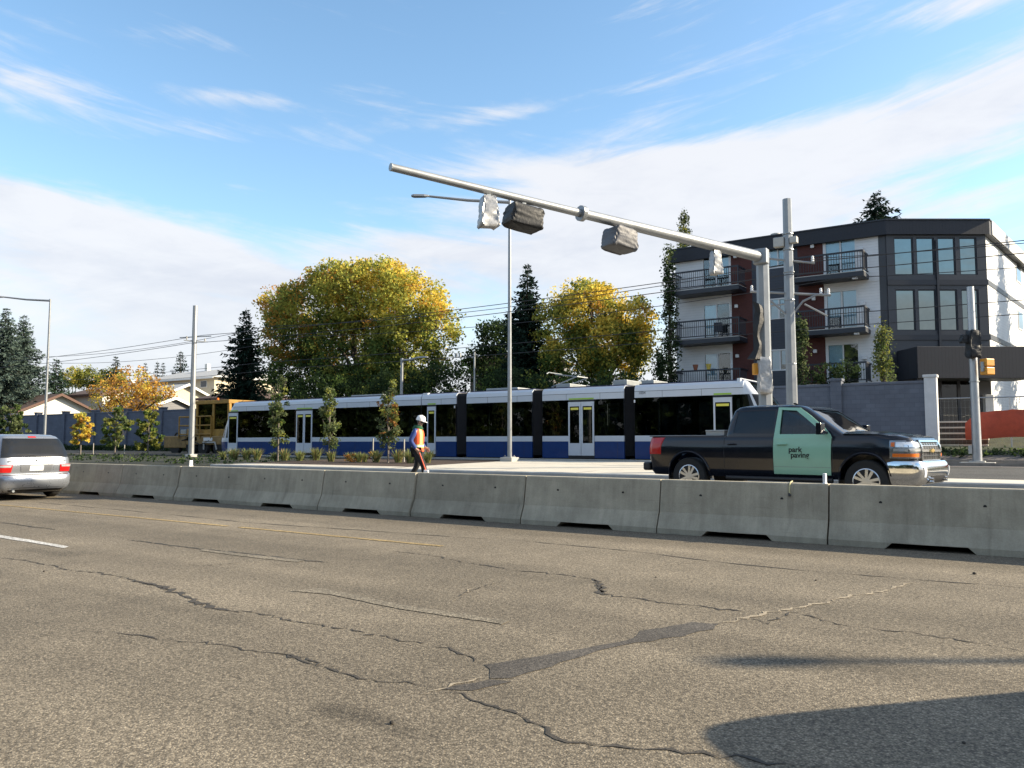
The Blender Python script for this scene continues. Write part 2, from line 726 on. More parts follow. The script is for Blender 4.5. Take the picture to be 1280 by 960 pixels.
def concrete_mat(name, col, stain=.25, bump=.25, streak=True):
    m, nt, b = new_mat(name)
    N, L = nt.nodes.new, nt.links.new
    tc = N('ShaderNodeTexCoord')
    oi = N('ShaderNodeObjectInfo')
    off = N('ShaderNodeVectorMath'); off.operation = 'MULTIPLY_ADD'
    cmb = N('ShaderNodeCombineXYZ')
    L(oi.outputs['Random'], cmb.inputs[0]); L(oi.outputs['Random'], cmb.inputs[1])
    L(cmb.outputs[0], off.inputs[0]); off.inputs[1].default_value = (37, 91, 0)
    L(tc.outputs['Object'], off.inputs[2])

    def nz(scale, detail, vec):
        n = N('ShaderNodeTexNoise'); n.inputs['Scale'].default_value = scale; n.inputs['Detail'].default_value = detail
        n.inputs['Roughness'].default_value = .65
        L(vec, n.inputs['Vector']); return n
    a = nz(1.6, 7, off.outputs[0])
    mp = N('ShaderNodeMapping'); mp.inputs['Scale'].default_value = (9, 3, .55)
    L(off.outputs[0], mp.inputs[0])
    st = nz(1.0, 5, mp.outputs[0])
    fine = nz(55, 3, off.outputs[0])
    cur = None
    for n, lo, hi in ((a, 1 - stain, 1 + stain * .7), (st, 1 - stain * .55 if streak else 1, 1 + stain * .3 if streak else 1), (fine, .9, 1.08)):
        mr = N('ShaderNodeMapRange')
        mr.inputs['From Min'].default_value = .28; mr.inputs['From Max'].default_value = .72
        mr.inputs['To Min'].default_value = lo; mr.inputs['To Max'].default_value = hi
        L(n.outputs['Fac'], mr.inputs['Value'])
        if cur is None:
            cur = mr.outputs[0]
        else:
            q = N('ShaderNodeMath'); q.operation = 'MULTIPLY'
            L(cur, q.inputs[0]); L(mr.outputs[0], q.inputs[1]); cur = q.outputs[0]
    if streak:
        # drip stains and tyre scuffs
        mp2 = N('ShaderNodeMapping'); mp2.inputs['Scale'].default_value = (5, 2, .35); L(off.outputs[0], mp2.inputs[0])
        mp3 = N('ShaderNodeMapping'); mp3.inputs['Scale'].default_value = (1.1, 2, 14); L(off.outputs[0], mp3.inputs[0])
        for mpx, lo_, hi_, amt in ((mp2, .60, .72, .70), (mp3, .62, .74, .78)):
            nn = nz(1.0, 6, mpx.outputs[0])
            mr = N('ShaderNodeMapRange'); mr.inputs['From Min'].default_value = lo_; mr.inputs['From Max'].default_value = hi_
            mr.inputs['To Min'].default_value = 1; mr.inputs['To Max'].default_value = amt
            L(nn.outputs['Fac'], mr.inputs['Value'])
            q = N('ShaderNodeMath'); q.operation = 'MULTIPLY'
            L(cur, q.inputs[0]); L(mr.outputs[0], q.inputs[1]); cur = q.outputs[0]
    mo = N('ShaderNodeMapRange'); mo.inputs['To Min'].default_value = .9; mo.inputs['To Max'].default_value = 1.1
    L(oi.outputs['Random'], mo.inputs['Value'])
    q = N('ShaderNodeMath'); q.operation = 'MULTIPLY'
    L(cur, q.inputs[0]); L(mo.outputs[0], q.inputs[1]); cur = q.outputs[0]
    vm = N('ShaderNodeVectorMath'); vm.operation = 'SCALE'
    vm.inputs[0].default_value = col
    L(cur, vm.inputs['Scale'])
    L(vm.outputs[0], b.inputs['Base Color'])
    b.inputs['Roughness'].default_value = .85
    b.inputs['Specular IOR Level'].default_value = .3
    bp = N('ShaderNodeBump'); bp.inputs['Strength'].default_value = bump; bp.inputs['Distance'].default_value = .01
    L(fine.outputs['Fac'], bp.inputs['Height'])
    L(bp.outputs[0], b.inputs['Normal'])
    return m


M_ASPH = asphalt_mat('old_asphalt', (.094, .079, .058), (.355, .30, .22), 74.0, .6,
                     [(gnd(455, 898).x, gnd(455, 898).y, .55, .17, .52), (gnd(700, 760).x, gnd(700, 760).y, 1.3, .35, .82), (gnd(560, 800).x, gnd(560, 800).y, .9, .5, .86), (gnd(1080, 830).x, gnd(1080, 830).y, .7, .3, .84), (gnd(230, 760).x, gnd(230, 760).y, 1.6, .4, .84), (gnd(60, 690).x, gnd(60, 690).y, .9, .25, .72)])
M_ASPH2 = asphalt_mat('far_asphalt', (.05, .05, .048), (.15, .145, .135), 50.0, .4)
M_PATCH = asphalt_mat('asphalt_patch', (.05, .046, .042), (.17, .15, .125), 90.0, .35)
M_CRACK = pm('crack_tar', (.045, .039, .032), .95, var=.4, scale=12, bump=.4)
M_CRACKL = pm('crack_sand', (.30, .25, .18), .95, var=.3, scale=14, bump=.4)
M_CONC = concrete_mat('barrier_concrete', (.40, .36, .275), .28)
M_PAVE = concrete_mat('plaza_concrete', (.56, .52, .44), .12, .15, False)
M_KERB = concrete_mat('kerb_concrete', (.42, .41, .38), .2, .2, False)
M_WPAINT = asphalt_mat('worn_white_paint', (.30, .29, .27), (.85, .84, .80), 60.0, .3)
M_WFAINT = asphalt_mat('faint_white_paint', (.11, .095, .07), (.41, .355, .27), 60.0, .5)
M_YPAINT = asphalt_mat('worn_yellow_paint', (.14, .105, .055), (.60, .44, .20), 60.0, .5)
M_MULCH = pm('bark_mulch', (.055, .035, .024), .95, var=.5, scale=30, bump=1.0, bscale=40)
M_GRASS = pm('grass_ground', (.05, .06, .03), .95, var=.5, scale=3, bump=1.0, bscale=30)
M_GRASSD = pm('dark_verge', (.022, .024, .012), .95, var=.5, scale=6, bump=1.0, bscale=30)
M_BALLAST = pm('track_ballast', (.11, .10, .095), .95, var=.5, scale=40, bump=1.0, bscale=30)
M_STEEL = pm('galvanised_steel', (.42, .43, .44), .42, .75, var=.12, scale=3)
M_STEELD = pm('grey_painted_steel', (.30, .32, .33), .45, .5, var=.12, scale=3)
M_RAIL = pm('rail_steel', (.3, .28, .26), .35, .9, var=.2)
M_BLACK = pm('black_plastic', (.018, .018, .02), .55, var=.2)
M_RUBBER = pm('tyre_rubber', (.02, .02, .02), .85, var=.3, scale=20)
M_CHROME = pm('chrome', (.78, .78, .78), .1, 1.0, var=.03, rvar=.04)
M_GLASS = glass_mat('tinted_glass', (.30, .32, .30))
M_DGLASS = glass_mat('dark_glass', (.06, .065, .065))
M_CGLASS = glass_mat('clear_glass', (.75, .8, .8))
M_WHITE = pm('white_paint', (.75, .76, .77), .4, var=.05)
M_DARKINT = pm('dark_interior', (.03, .03, .032), .8, var=.3)

# ------------------------------------------------------------------ ground levels (by distance across the road)
PROFILE = [(-60, -.1), (-12, 0), (12.75, 0), (14.8, .30), (20.4, .40), (20.41, .40), (20.75, .52), (29.9, .64), (30.2, .60), (37.4, .62),
           (39.0, 1.0), (46.0, 2.4), (60, 2.7), (120, 4.2), (400, 6), (3000, 6)]


def gz(wy):
    return interp(PROFILE, wy)[0]


def sheet(name, m, x0, x1, ys, dz=0.0, zf=None, nx=1):
    b = MB()
    xs = [lerp(x0, x1, i / nx) for i in range(nx + 1)]
    v = [(x, y, (zf or gz)(y) + dz) for y in ys for x in xs]
    w = nx + 1
    f = [(j * w + i, j * w + i + 1, (j + 1) * w + i + 1, (j + 1) * w + i) for j in range(len(ys) - 1) for i in range(nx)]
    b.add(v, f)
    return structure(b.build(name, m, fix=False))


sheet('ground', M_GRASS, -2500, 2500, [-2500, -60, -12, 12.7, 14.8, 20.4, 29.9, 37.4, 39, 46, 60, 120, 400, 3000], -.06)
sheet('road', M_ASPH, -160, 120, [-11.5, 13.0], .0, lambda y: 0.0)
sheet('far_road', M_ASPH2, -160, 120, [12.656, 12.664, 14.8, 20.4], .006, lambda y: .0 if y <= 12.66 else max(.13, gz(y)))
# kerb along the plaza
KERB_X0 = wxa(268, 20.6, 582)
kb = MB()
kb.prism([(20.4, .30), (20.4, .535), (20.43, .565), (20.68, .57), (20.68, .30)], KERB_X0, 120, 'x')
structure(kb.build('kerb', M_KERB))
# plaza paving in sawn slabs, stops for the planting bed on the left
BED_X0, BED_X1, BED_Y0, BED_Y1 = -46.0, -19.6, 23.2, 28.6
sheet('concrete_plaza', M_PAVE, -19.6, -5.6, [20.68, 24, 27, 29.9], .03, nx=1)
sheet('plaza_edge_strip', M_PAVE, KERB_X0, -19.6, [20.68, 22.2], .03)
sheet('side_pavement', M_PAVE, -5.6, 60, [20.68, 22.4], .03)
sheet('side_street', M_ASPH2, -5.6, 60, [22.4, 29.9], .016)
pk = MB(); pk.bx(3.0, 40, 30.6, 33.8, .5, .75)
structure(pk.build('corner_pavement', M_PAVE, bevel=.02))
jt = MB()
for x in np.arange(-18, -6, 3.0):
    jt.add([(x - .012, 20.7, gz(20.7) + .034), (x + .012, 20.7, gz(20.7) + .034), (x + .012, 29.9, gz(29.9) + .034), (x - .012, 29.9, gz(29.9) + .034)], [(0, 1, 2, 3)])
for y in (23.5, 26.5):
    jt.add([(-19.6, y - .012, gz(y) + .0345), (-5.6, y - .012, gz(y) + .0345), (-5.6, y + .012, gz(y) + .0345), (-19.6, y + .012, gz(y) + .0345)], [(0, 1, 2, 3)])
structure(jt.build('paving_joints', M_CRACK, fix=False))
sheet('planting_bed', M_MULCH, KERB_X0 - .5, -19.6, [22.2, 25, 28, 29.9], .02)
sheet('verge', M_GRASSD, -160, KERB_X0, [20.2, 20.68, 24, 29.95], .012)
sheet('track_bed', M_BALLAST, -160, 120, [29.9, 30.2, 37.4, 38.6], .02)
rl = MB()
for y in (32.6, 34.03, 35.9, 37.3):
    rl.bx(-160, 120, y - .035, y + .035, gz(y) + .02, gz(y) + .13)
structure(rl.build('rail_track', M_RAIL))
cw = MB(); cw.bx(-41, -5.6, 30.02, 30.22, .5, .74)
structure(cw.build('track_kerb', M_KERB, bevel=.01))


# ------------------------------------------------------------------ cracks, patches and paint on the near road
def jag(pts, step=.12, amp=.03):
    out = [pts[0]]
    slow = 0.0
    for a, b in zip(pts, pts[1:]):
        n = max(1, int((b - a).length / step))
        d = (b - a)
        nrm = Vector((-d.y, d.x, 0)).normalized() if d.length > 1e-6 else Vector((0, 1, 0))
        for i in range(1, n + 1):
            out.append(a + d * (i / n) + nrm * (random.gauss(0, amp * .55) + slow) * (0 if i == n else 1))
            slow = max(-2.5 * amp, min(2.5 * amp, slow + random.gauss(0, amp * .7)))
    return out


def crack_strip(mb, pix, w, mi=0, z=.004, amp=.02, gaps=0.0, step=.055):
    pts = jag([gnd(x, y) for x, y in pix], step, amp)
    n = len(pts)
    prev = None
    for i, p in enumerate(pts):
        t = pts[min(i + 1, n - 1)] - pts[max(i - 1, 0)]
        nr = Vector((-t.y, t.x, 0)).normalized()
        e = min(1, i / 4, (n - 1 - i) / 4)
        ww = w * .66 * (.15 + .85 * e) * random.choice((.25, .5, .8, 1.1, 1.5))
        cur = (p + nr * ww * .5, p - nr * ww * random.uniform(.3, .7))
        if prev and random.random() > gaps:
            q = [prev[0], prev[1], cur[1], cur[0]]
            mb.add([(a.x, a.y, z) for a in q], [(0, 1, 2, 3)], mi)
        prev = cur


def A(l):  # left crop coordinates to photograph pixels
    return [(x / 2, 600 + y / 2) for x, y in l]


def Bp(l):
    return [(640 + x / 2, 600 + y / 2) for x, y in l]


cr = MB()
crack_strip(cr, A([(-60, 190), (0, 195), (50, 200), (110, 213), (180, 225), (250, 232), (300, 245), (350, 258), (420, 280)]), .035)
crack_strip(cr, A([(330, 252), (420, 280), (470, 295), (520, 313), (600, 332)]), .085, amp=.03)
crack_strip(cr, A([(560, 322), (680, 345), (760, 358), (840, 372), (910, 388), (1000, 404), (1080, 417), (1150, 435), (1210, 458)]), .03, gaps=.08)
crack_strip(cr, A([(0, 388), (100, 388), (200, 383), (285, 382)]), .014, gaps=.4)
crack_strip(cr, A([(285, 382), (350, 388), (430, 398), (520, 405), (600, 420), (690, 433), (740, 443), (790, 465), (850, 483), (930, 498), (1020, 505), (1100, 522)]), .028)
crack_strip(cr, A([(700, 435), (745, 445), (790, 462)]), .05)
crack_strip(cr, A([(1080, 525), (1180, 552), (1280, 578)]) + Bp([(40, 605), (90, 635), (140, 657), (220, 668), (330, 675), (430, 685), (520, 697), (640, 712), (760, 720)]), .036)
crack_strip(cr, Bp([(0, 226), (90, 235), (160, 243), (210, 252), (225, 270), (250, 287), (330, 298), (420, 312), (520, 325), (610, 335)]), .04)
crack_strip(cr, Bp([(205, 250), (225, 270), (255, 288)]), .11, amp=.04)
crack_strip(cr, Bp([(600, 345), (640, 360), (700, 330), (800, 355), (900, 370), (1000, 380), (1100, 395), (1200, 415), (1300, 434)]), .03, gaps=.1)
crack_strip(cr, Bp([(0, 150), (300, 178), (500, 203), (750, 228), (1000, 248), (1300, 272)]), .05, amp=.012, step=.2)
crack_strip(cr, A([(80, 55), (400, 85), (600, 105), (900, 125), (1280, 152)]), .05, amp=.015, step=.25)
crack_strip(cr, A([(320, 150), (420, 163), (560, 180), (680, 190), (820, 208)]), .085, amp=.015)
crack_strip(cr, A([(0, 106), (60, 115), (135, 125)]), .09, amp=.02)
crack_strip(cr, A([(980, 178), (1080, 190), (1150, 207), (1280, 225)]), .04, gaps=.1)
crack_strip(cr, A([(430, 210), (520, 215), (600, 205)]), .03, gaps=.3)
crack_strip(cr, A([(1150, 300), (1160, 285), (1200, 268), (1260, 252)]), .025, gaps=.15)
crack_strip(cr, Bp([(1150, 335), (1220, 345), (1290, 352)]), .02, gaps=.3)
crack_strip(cr, Bp([(1000, 300), (1040, 292), (1100, 298)]), .018, gaps=.3)
# branch cracks
for bx_, by_, l in ((760, 450, 70), (480, 300, 60), (300, 388, 50), (1010, 404, 60)):
    crack_strip(cr, A([(bx_, by_), (bx_ + l * .5, by_ + 22), (bx_ + l, by_ + 20)]), .012, gaps=.25)
structure(cr.build('road_cracks', M_CRACK, fix=False))
cl = MB()
crack_strip(cl, Bp([(520, 357), (620, 340), (700, 320), (800, 300), (900, 280), (1010, 255)]), .055, z=.0045)
crack_strip(cl, A([(1050, 537), (1120, 520), (1225, 494)]), .035, z=.0045)
crack_strip(cl, A([(1130, 306), (1165, 284), (1200, 268), (1262, 251)]), .02, z=.0045, gaps=.3)
crack_strip(cl, Bp([(330, 222), (420, 208), (520, 196), (600, 185)]), .022, z=.0045, gaps=.2)
structure(cl.build('filled_cracks', M_CRACKL, fix=False))


def rough_poly(mb, pix, z=.0035, amp=.011, mi=0):
    pts = [gnd(x, y) for x, y in pix]
    pts = jag(pts + [pts[0]], .1, amp)[:-1]
    mb.add([(p.x, p.y, z) for p in pts], [tuple(range(len(pts)))], mi)


pt = MB()
rough_poly(pt, A([(1210, 463), (1280, 452)]) + Bp([(100, 435), (230, 412), (285, 402), (320, 378), (450, 355), (520, 360), (505, 374), (430, 392), (350, 404), (250, 420), (100, 468), (0, 496)]) + A([(1225, 497)]))
rough_poly(pt, A([(1225, 500), (1280, 505), (1180, 528), (1105, 524)]), amp=.01)
structure(pt.build('asphalt_patch', M_PATCH, fix=False))


def quad_paint(name, m, pix, z):
    b = MB()
    rough_poly(b, pix, z, .006)
    structure(b.build(name, m, fix=False))


quad_paint('white_lane_marking', M_WPAINT, A([(-60, 126), (0, 138), (172, 167), (160, 171), (0, 145), (-60, 134)]), .006)
quad_paint('faded_lane_marking', M_WFAINT, A([(725, 279), (800, 271), (1000, 312), (1275, 352), (1255, 362), (1010, 325), (830, 288)]), .0055)
quad_paint('worn_lane_marking', M_WFAINT, A([(500, 173), (680, 193), (760, 202), (745, 206), (640, 196), (500, 178)]), .0055)
yl = MB()
ya, yb = gnd(-120, 620), gnd(575, 685)
n = 60
for i in range(n):
    if random.random() < (.02 if i < 40 else .12):
        continue
    p, q = ya.lerp(yb, i / n), ya.lerp(yb, (i + 1) / n)
    w = .055 * random.uniform(.7, 1.1)
    yl.add([(p.x, p.y - w, .0062), (q.x, q.y - w, .0062), (q.x, q.y + w, .0062), (p.x, p.y + w, .0062)], [(0, 1, 2, 3)])
structure(yl.build('yellow_line', M_YPAINT, fix=False))
# pebbles and grit
pb = MB()
for x, y, r in ((1218, 718, .022), (490, 905, .014), (1020, 726, .012), (55, 715, .014), (820, 722, .01), (1205, 930, .01)):
    p = gnd(x, y)
    pb.lathe([(.3 * r, 0), (r, .3 * r), (.9 * r, .8 * r), (.3 * r, 1.2 * r)], (p.x, p.y, .001), 7)
tag(pb.build('loose_grit', M_CRACK, smooth=60), 'few dark pebbles lying loose on the sunlit asphalt', 'grit', kind='stuff')

# ------------------------------------------------------------------ jersey barriers
BAR_W0 = 12.05          # front foot of the row
SEG = 2.615


def barrier_mesh():
    b = MB()
    L_ = SEG - .022

    def ring(x, zb):
        half = [(.30, zb), (.30, max(.085, zb + .005)), (.185, .335), (.105, .83), (.095, .85)]
        return [(x, -y, z) for y, z in half] + [(x, y, z) for y, z in reversed(half)]
    h = L_ / 2
    xs = [(-h, 0), (-.56, 0), (-.48, .08), (.42, .085), (.5, 0), (h, 0)]
    xs = [(-h, 0), (-h * .75, 0), (-.56, 0), (-.47, .082), (0, .08), (.44, .084), (.53, 0), (h * .75, 0), (h, 0)]
    b.loft([ring(x, z) for x, z in xs])
    return b


bar_joint_px = 1034
X_J = onw(1034, 680, BAR_W0).x       # a measured joint
bar0 = barrier_mesh().build('concrete_barrier', M_CONC, bevel=.02)
for x in (-.62, .64):
    y = .185 + (.62 - .335) / (.83 - .335) * (.105 - .185)
    hl = MB(); hl.cyl((x, -(y - .02), .62), (x, -(y + .004), .615), .022, 10)
    hl.build('lifting_hole', M_BLACK, bar0, smooth=30)  # black plug, the shade inside the hole put into its colour
bar_labels = {
    2: 'concrete barrier standing just beyond the right edge of the photo', 1: 'largest nearest concrete barrier at the right edge, right of the white tab',
    0: 'concrete barrier with the yellow strap, in front of the truck door', -1: 'concrete barrier in front of the truck bed and rear wheel',
    -2: 'concrete barrier below the tall lamp pole on the plaza', -3: 'concrete barrier the hi-vis worker walks behind',
    -4: 'concrete barrier below the middle and right slender plaza trees', -5: 'concrete barrier below the leftmost slender plaza tree',
    -6: 'concrete barrier just right of the white marker under the grey wire pole', -7: 'concrete barrier under the small yellow tree, left of the white marker',
    -8: 'concrete barrier right beside the silver minivan rear bumper', -9: 'concrete barrier partly hidden behind the silver minivan',
    -10: 'concrete barrier hidden beyond the silver minivan'}
for i in range(-10, 3):
    o = bar0 if i == -10 else copy_tree(bar0)
    # segment 0 ends at the measured joint
    o.location = (X_J - SEG / 2 + (i) * SEG, BAR_W0 + .30 + random.uniform(-.022, .022), 0)
    o.rotation_euler = (0, 0, radians(random.uniform(-.6, .6)))
    tag(o, bar_labels[i], 'barrier', 'jersey barriers in a row along the road')
# reflective joint markers and a strap
for px_, lab in ((1031, 'white reflector tab on the barrier joint in front of the truck door'), (238, 'white reflector tab on the barrier under the grey wire pole')):
    p = onw(px_, 600, BAR_W0 + .3)
    mk = MB(); mk.bx(-.02, .02, -.045, .045, .0, .15).bx(-.026, .026, -.06, .06, -.0, .012)
    o = mk.build('reflector_tab', M_WHITE, bevel=.006, loc=(p.x, BAR_W0 + .3, .851))
    tag(o, lab, 'marker', 'white tabs on the barrier joints')
M_YSTRAP = pm('yellow_strap', (.5, .45, .25), .8)
sp = onw(987, 612, BAR_W0 + .2)
stp = MB()
stp.tube([(0, .06, .02), (0, -.02, .012), (.004, -.095, -.006), (0, -.12, -.12), (.01, -.128, -.16)], .011, 6)
stp.tube([(.0, -.128, -.15), (.012, -.136, -.19)], [.014, .02], 6, 1)
tag(stp.build('lifting_strap', [M_YSTRAP, M_BLACK], smooth=60, loc=(sp.x, BAR_W0 + .3, .852)), 'short yellow strap hanging over the barrier top below the truck door', 'strap')
# ------------------------------------------------------------------ vehicles
M_VSILVER = pm('silver_car_paint', (.29, .31, .345), .28, .55, var=.03, coat=.6, rvar=.04)
M_TBLACK = pm('black_truck_paint', (.004, .006, .013), .16, 0, var=.15, spec=.35, coat=.4, rvar=.05, scale=2)
M_MINT = pm('mint_door_paint', (.28, .52, .38), .35, 0, var=.04, coat=.3, rvar=.05)
M_RED = pm('red_lens', (.48, .012, .012), .15, var=.08)
M_AMBER = pm('amber_lens', (.75, .17, .02), .2, var=.08)
M_CLEAR = pm('clear_lens', (.72, .74, .76), .08, .6, var=.1, scale=20, rvar=.05)
M_RIM = pm('alloy_rim', (.62, .63, .65), .28, .9, var=.06)
M_PLATE = pm('number_plate', (.72, .73, .74), .5, var=.05)
M_SEAT = pm('seat_fabric', (.03, .03, .035), .9, var=.2)
M_TEXT = pm('black_lettering', (.01, .012, .012), .5, var=.1)
M_GREYTXT = pm('grey_lettering', (.25, .36, .29), .5, var=.1)
M_LTGREY = pm('light_grey_box', (.42, .41, .38), .5, var=.1)


class Slices:
    """a body described by horizontal slices: z -> (x rear, x front, half width, exponent)"""

    def __init__(self, tab, nose=0.0, nx=2.0, nl=.9):
        self.t, self.nose, self.nx, self.nl = tab, nose, nx, nl

    def wp(self, p):
        if self.nose and p[0] > self.nx:
            k = 1 - self.nose * ((p[0] - self.nx) / self.nl) ** 2
            return Vector((self.nx + (p[0] - self.nx) * .82, p[1] * k, p[2]))
        return Vector(p)

    def at(self, z):
        return interp(self.t, z)

    def ring(self, z, n=64):
        xr, xf, w, e = self.at(z)
        xc, a = (xr + xf) / 2, (xf - xr) / 2
        out = []
        for j in range(n):
            q = 2 * pi * (j + .5) / n
            # denser towards the corners
            c, s = cos(q), sin(q)
            out.append(tuple(self.wp((xc + a * math.copysign(abs(c) ** (2 / e), c), w * math.copysign(abs(s) ** (2 / e), s), z))))
        return out

    def mesh(self, zs, n=64):
        return MB().loft([self.ring(z, n) for z in zs])

    def rear(self, yf, z, off=0.0, front=False):
        xr, xf, w, e = self.at(z)
        xc, a = (xr + xf) / 2, (xf - xr) / 2
        k = (1 - min(.9999, abs(yf)) ** e) ** (1 / e)
        d = off
        return self.wp((xc + (a * k + d) * (1 if front else -1), yf * (w + off * abs(yf)), z))

    def side(self, x, z, sgn, off=0.0):
        xr, xf, w, e = self.at(z)
        xc, a = (xr + xf) / 2, (xf - xr) / 2
        u = min(.9999, abs((x - xc) / a))
        return self.wp((x, sgn * (w * (1 - u ** e) ** (1 / e) + off), z))

    def patch(self, fn, corners, off=.006, nu=10, nv=5, th=.012):
        """corners: (u,z) of a quad: bl, br, tr, tl ; fn(u,z,off)"""
        (a0, z0), (a1, z1), (a2, z2), (a3, z3) = corners
        b = MB()
        grid = []
        for layer in (off, off - th):
            g = []
            for j in range(nv + 1):
                t = j / nv
                for i in range(nu + 1):
                    s = i / nu
                    u = lerp(lerp(a0, a1, s), lerp(a3, a2, s), t)
                    z = lerp(lerp(z0, z1, s), lerp(z3, z2, s), t)
                    g.append(fn(u, z, layer))
            grid.append(g)
        w = nu + 1
        m = w * (nv + 1)
        f = []
        for j in range(nv):
            for i in range(nu):
                q = (j * w + i, j * w + i + 1, (j + 1) * w + i + 1, (j + 1) * w + i)
                f.append(q)
                f.append(tuple(m + k for k in reversed(q)))
        edge = [i for i in range(w)] + [j * w + nu for j in range(1, nv + 1)] + [nv * w + i for i in range(nu - 1, -1, -1)] + [j * w for j in range(nv - 1, 0, -1)]
        for a, c in zip(edge, edge[1:] + edge[:1]):
            f.append((c, a, m + a, m + c))
        b.add(grid[0] + grid[1], f)
        return b


def wheel(parent, loc, r, w, side, rim_r, spokes=5, name='wheel'):
    """axis along local y; side = -1 / +1 tells which face is outside"""
    t = MB()
    h = w / 2
    t.lathe([(rim_r * .98, -h * .9), (r * .93, -h), (r * .99, -h * .75), (r, -h * .3), (r, h * .3), (r * .99, h * .75), (r * .93, h), (rim_r * .98, h * .9)], (0, 0, 0), 36, 0, None, 'y')
    o = t.build(name, M_RUBBER, parent, smooth=50, loc=loc)
    rm = MB()
    s = side
    rm.lathe([(rim_r, s * h * .92), (rim_r * .93, s * h * .98), (rim_r * .88, s * h * .7), (rim_r * .86, s * h * .2)], (0, 0, 0), 36, 0, None, 'y', False)
    for k in range(spokes):
        q = 2 * pi * k / spokes + .3
        M = Matrix.Rotation(q, 4, 'Y')
        for d in (-.035, .035):
            rm.prism([(-.022 + d * .35, .03), (.022 + d * .35, .03), (.028 + d * 1.6, rim_r * .93), (-.028 + d * 1.6, rim_r * .93)], s * h * .55, s * h * .93, 'y', 0, M)
    rm.lathe([(.02, s * h * .98), (.055, s * h * .97), (.065, s * h * .6)], (0, 0, 0), 14, 0, None, 'y')
    rm.build('rim', M_RIM, o, smooth=35)
    ds = MB()
    ds.lathe([(rim_r * .84, s * h * .15), (.02, s * h * .17)], (0, 0, 0), 24, 0, None, 'y')
    ds.build('brake_disc', M_BLACK, o, smooth=35)
    return o


def cyl_cutter(loc, r, y0, y1):
    b = MB()
    b.cyl((loc[0], y0, loc[2]), (loc[0], y1, loc[2]), r, 40)
    return b.build('cutter', M_BLACK)


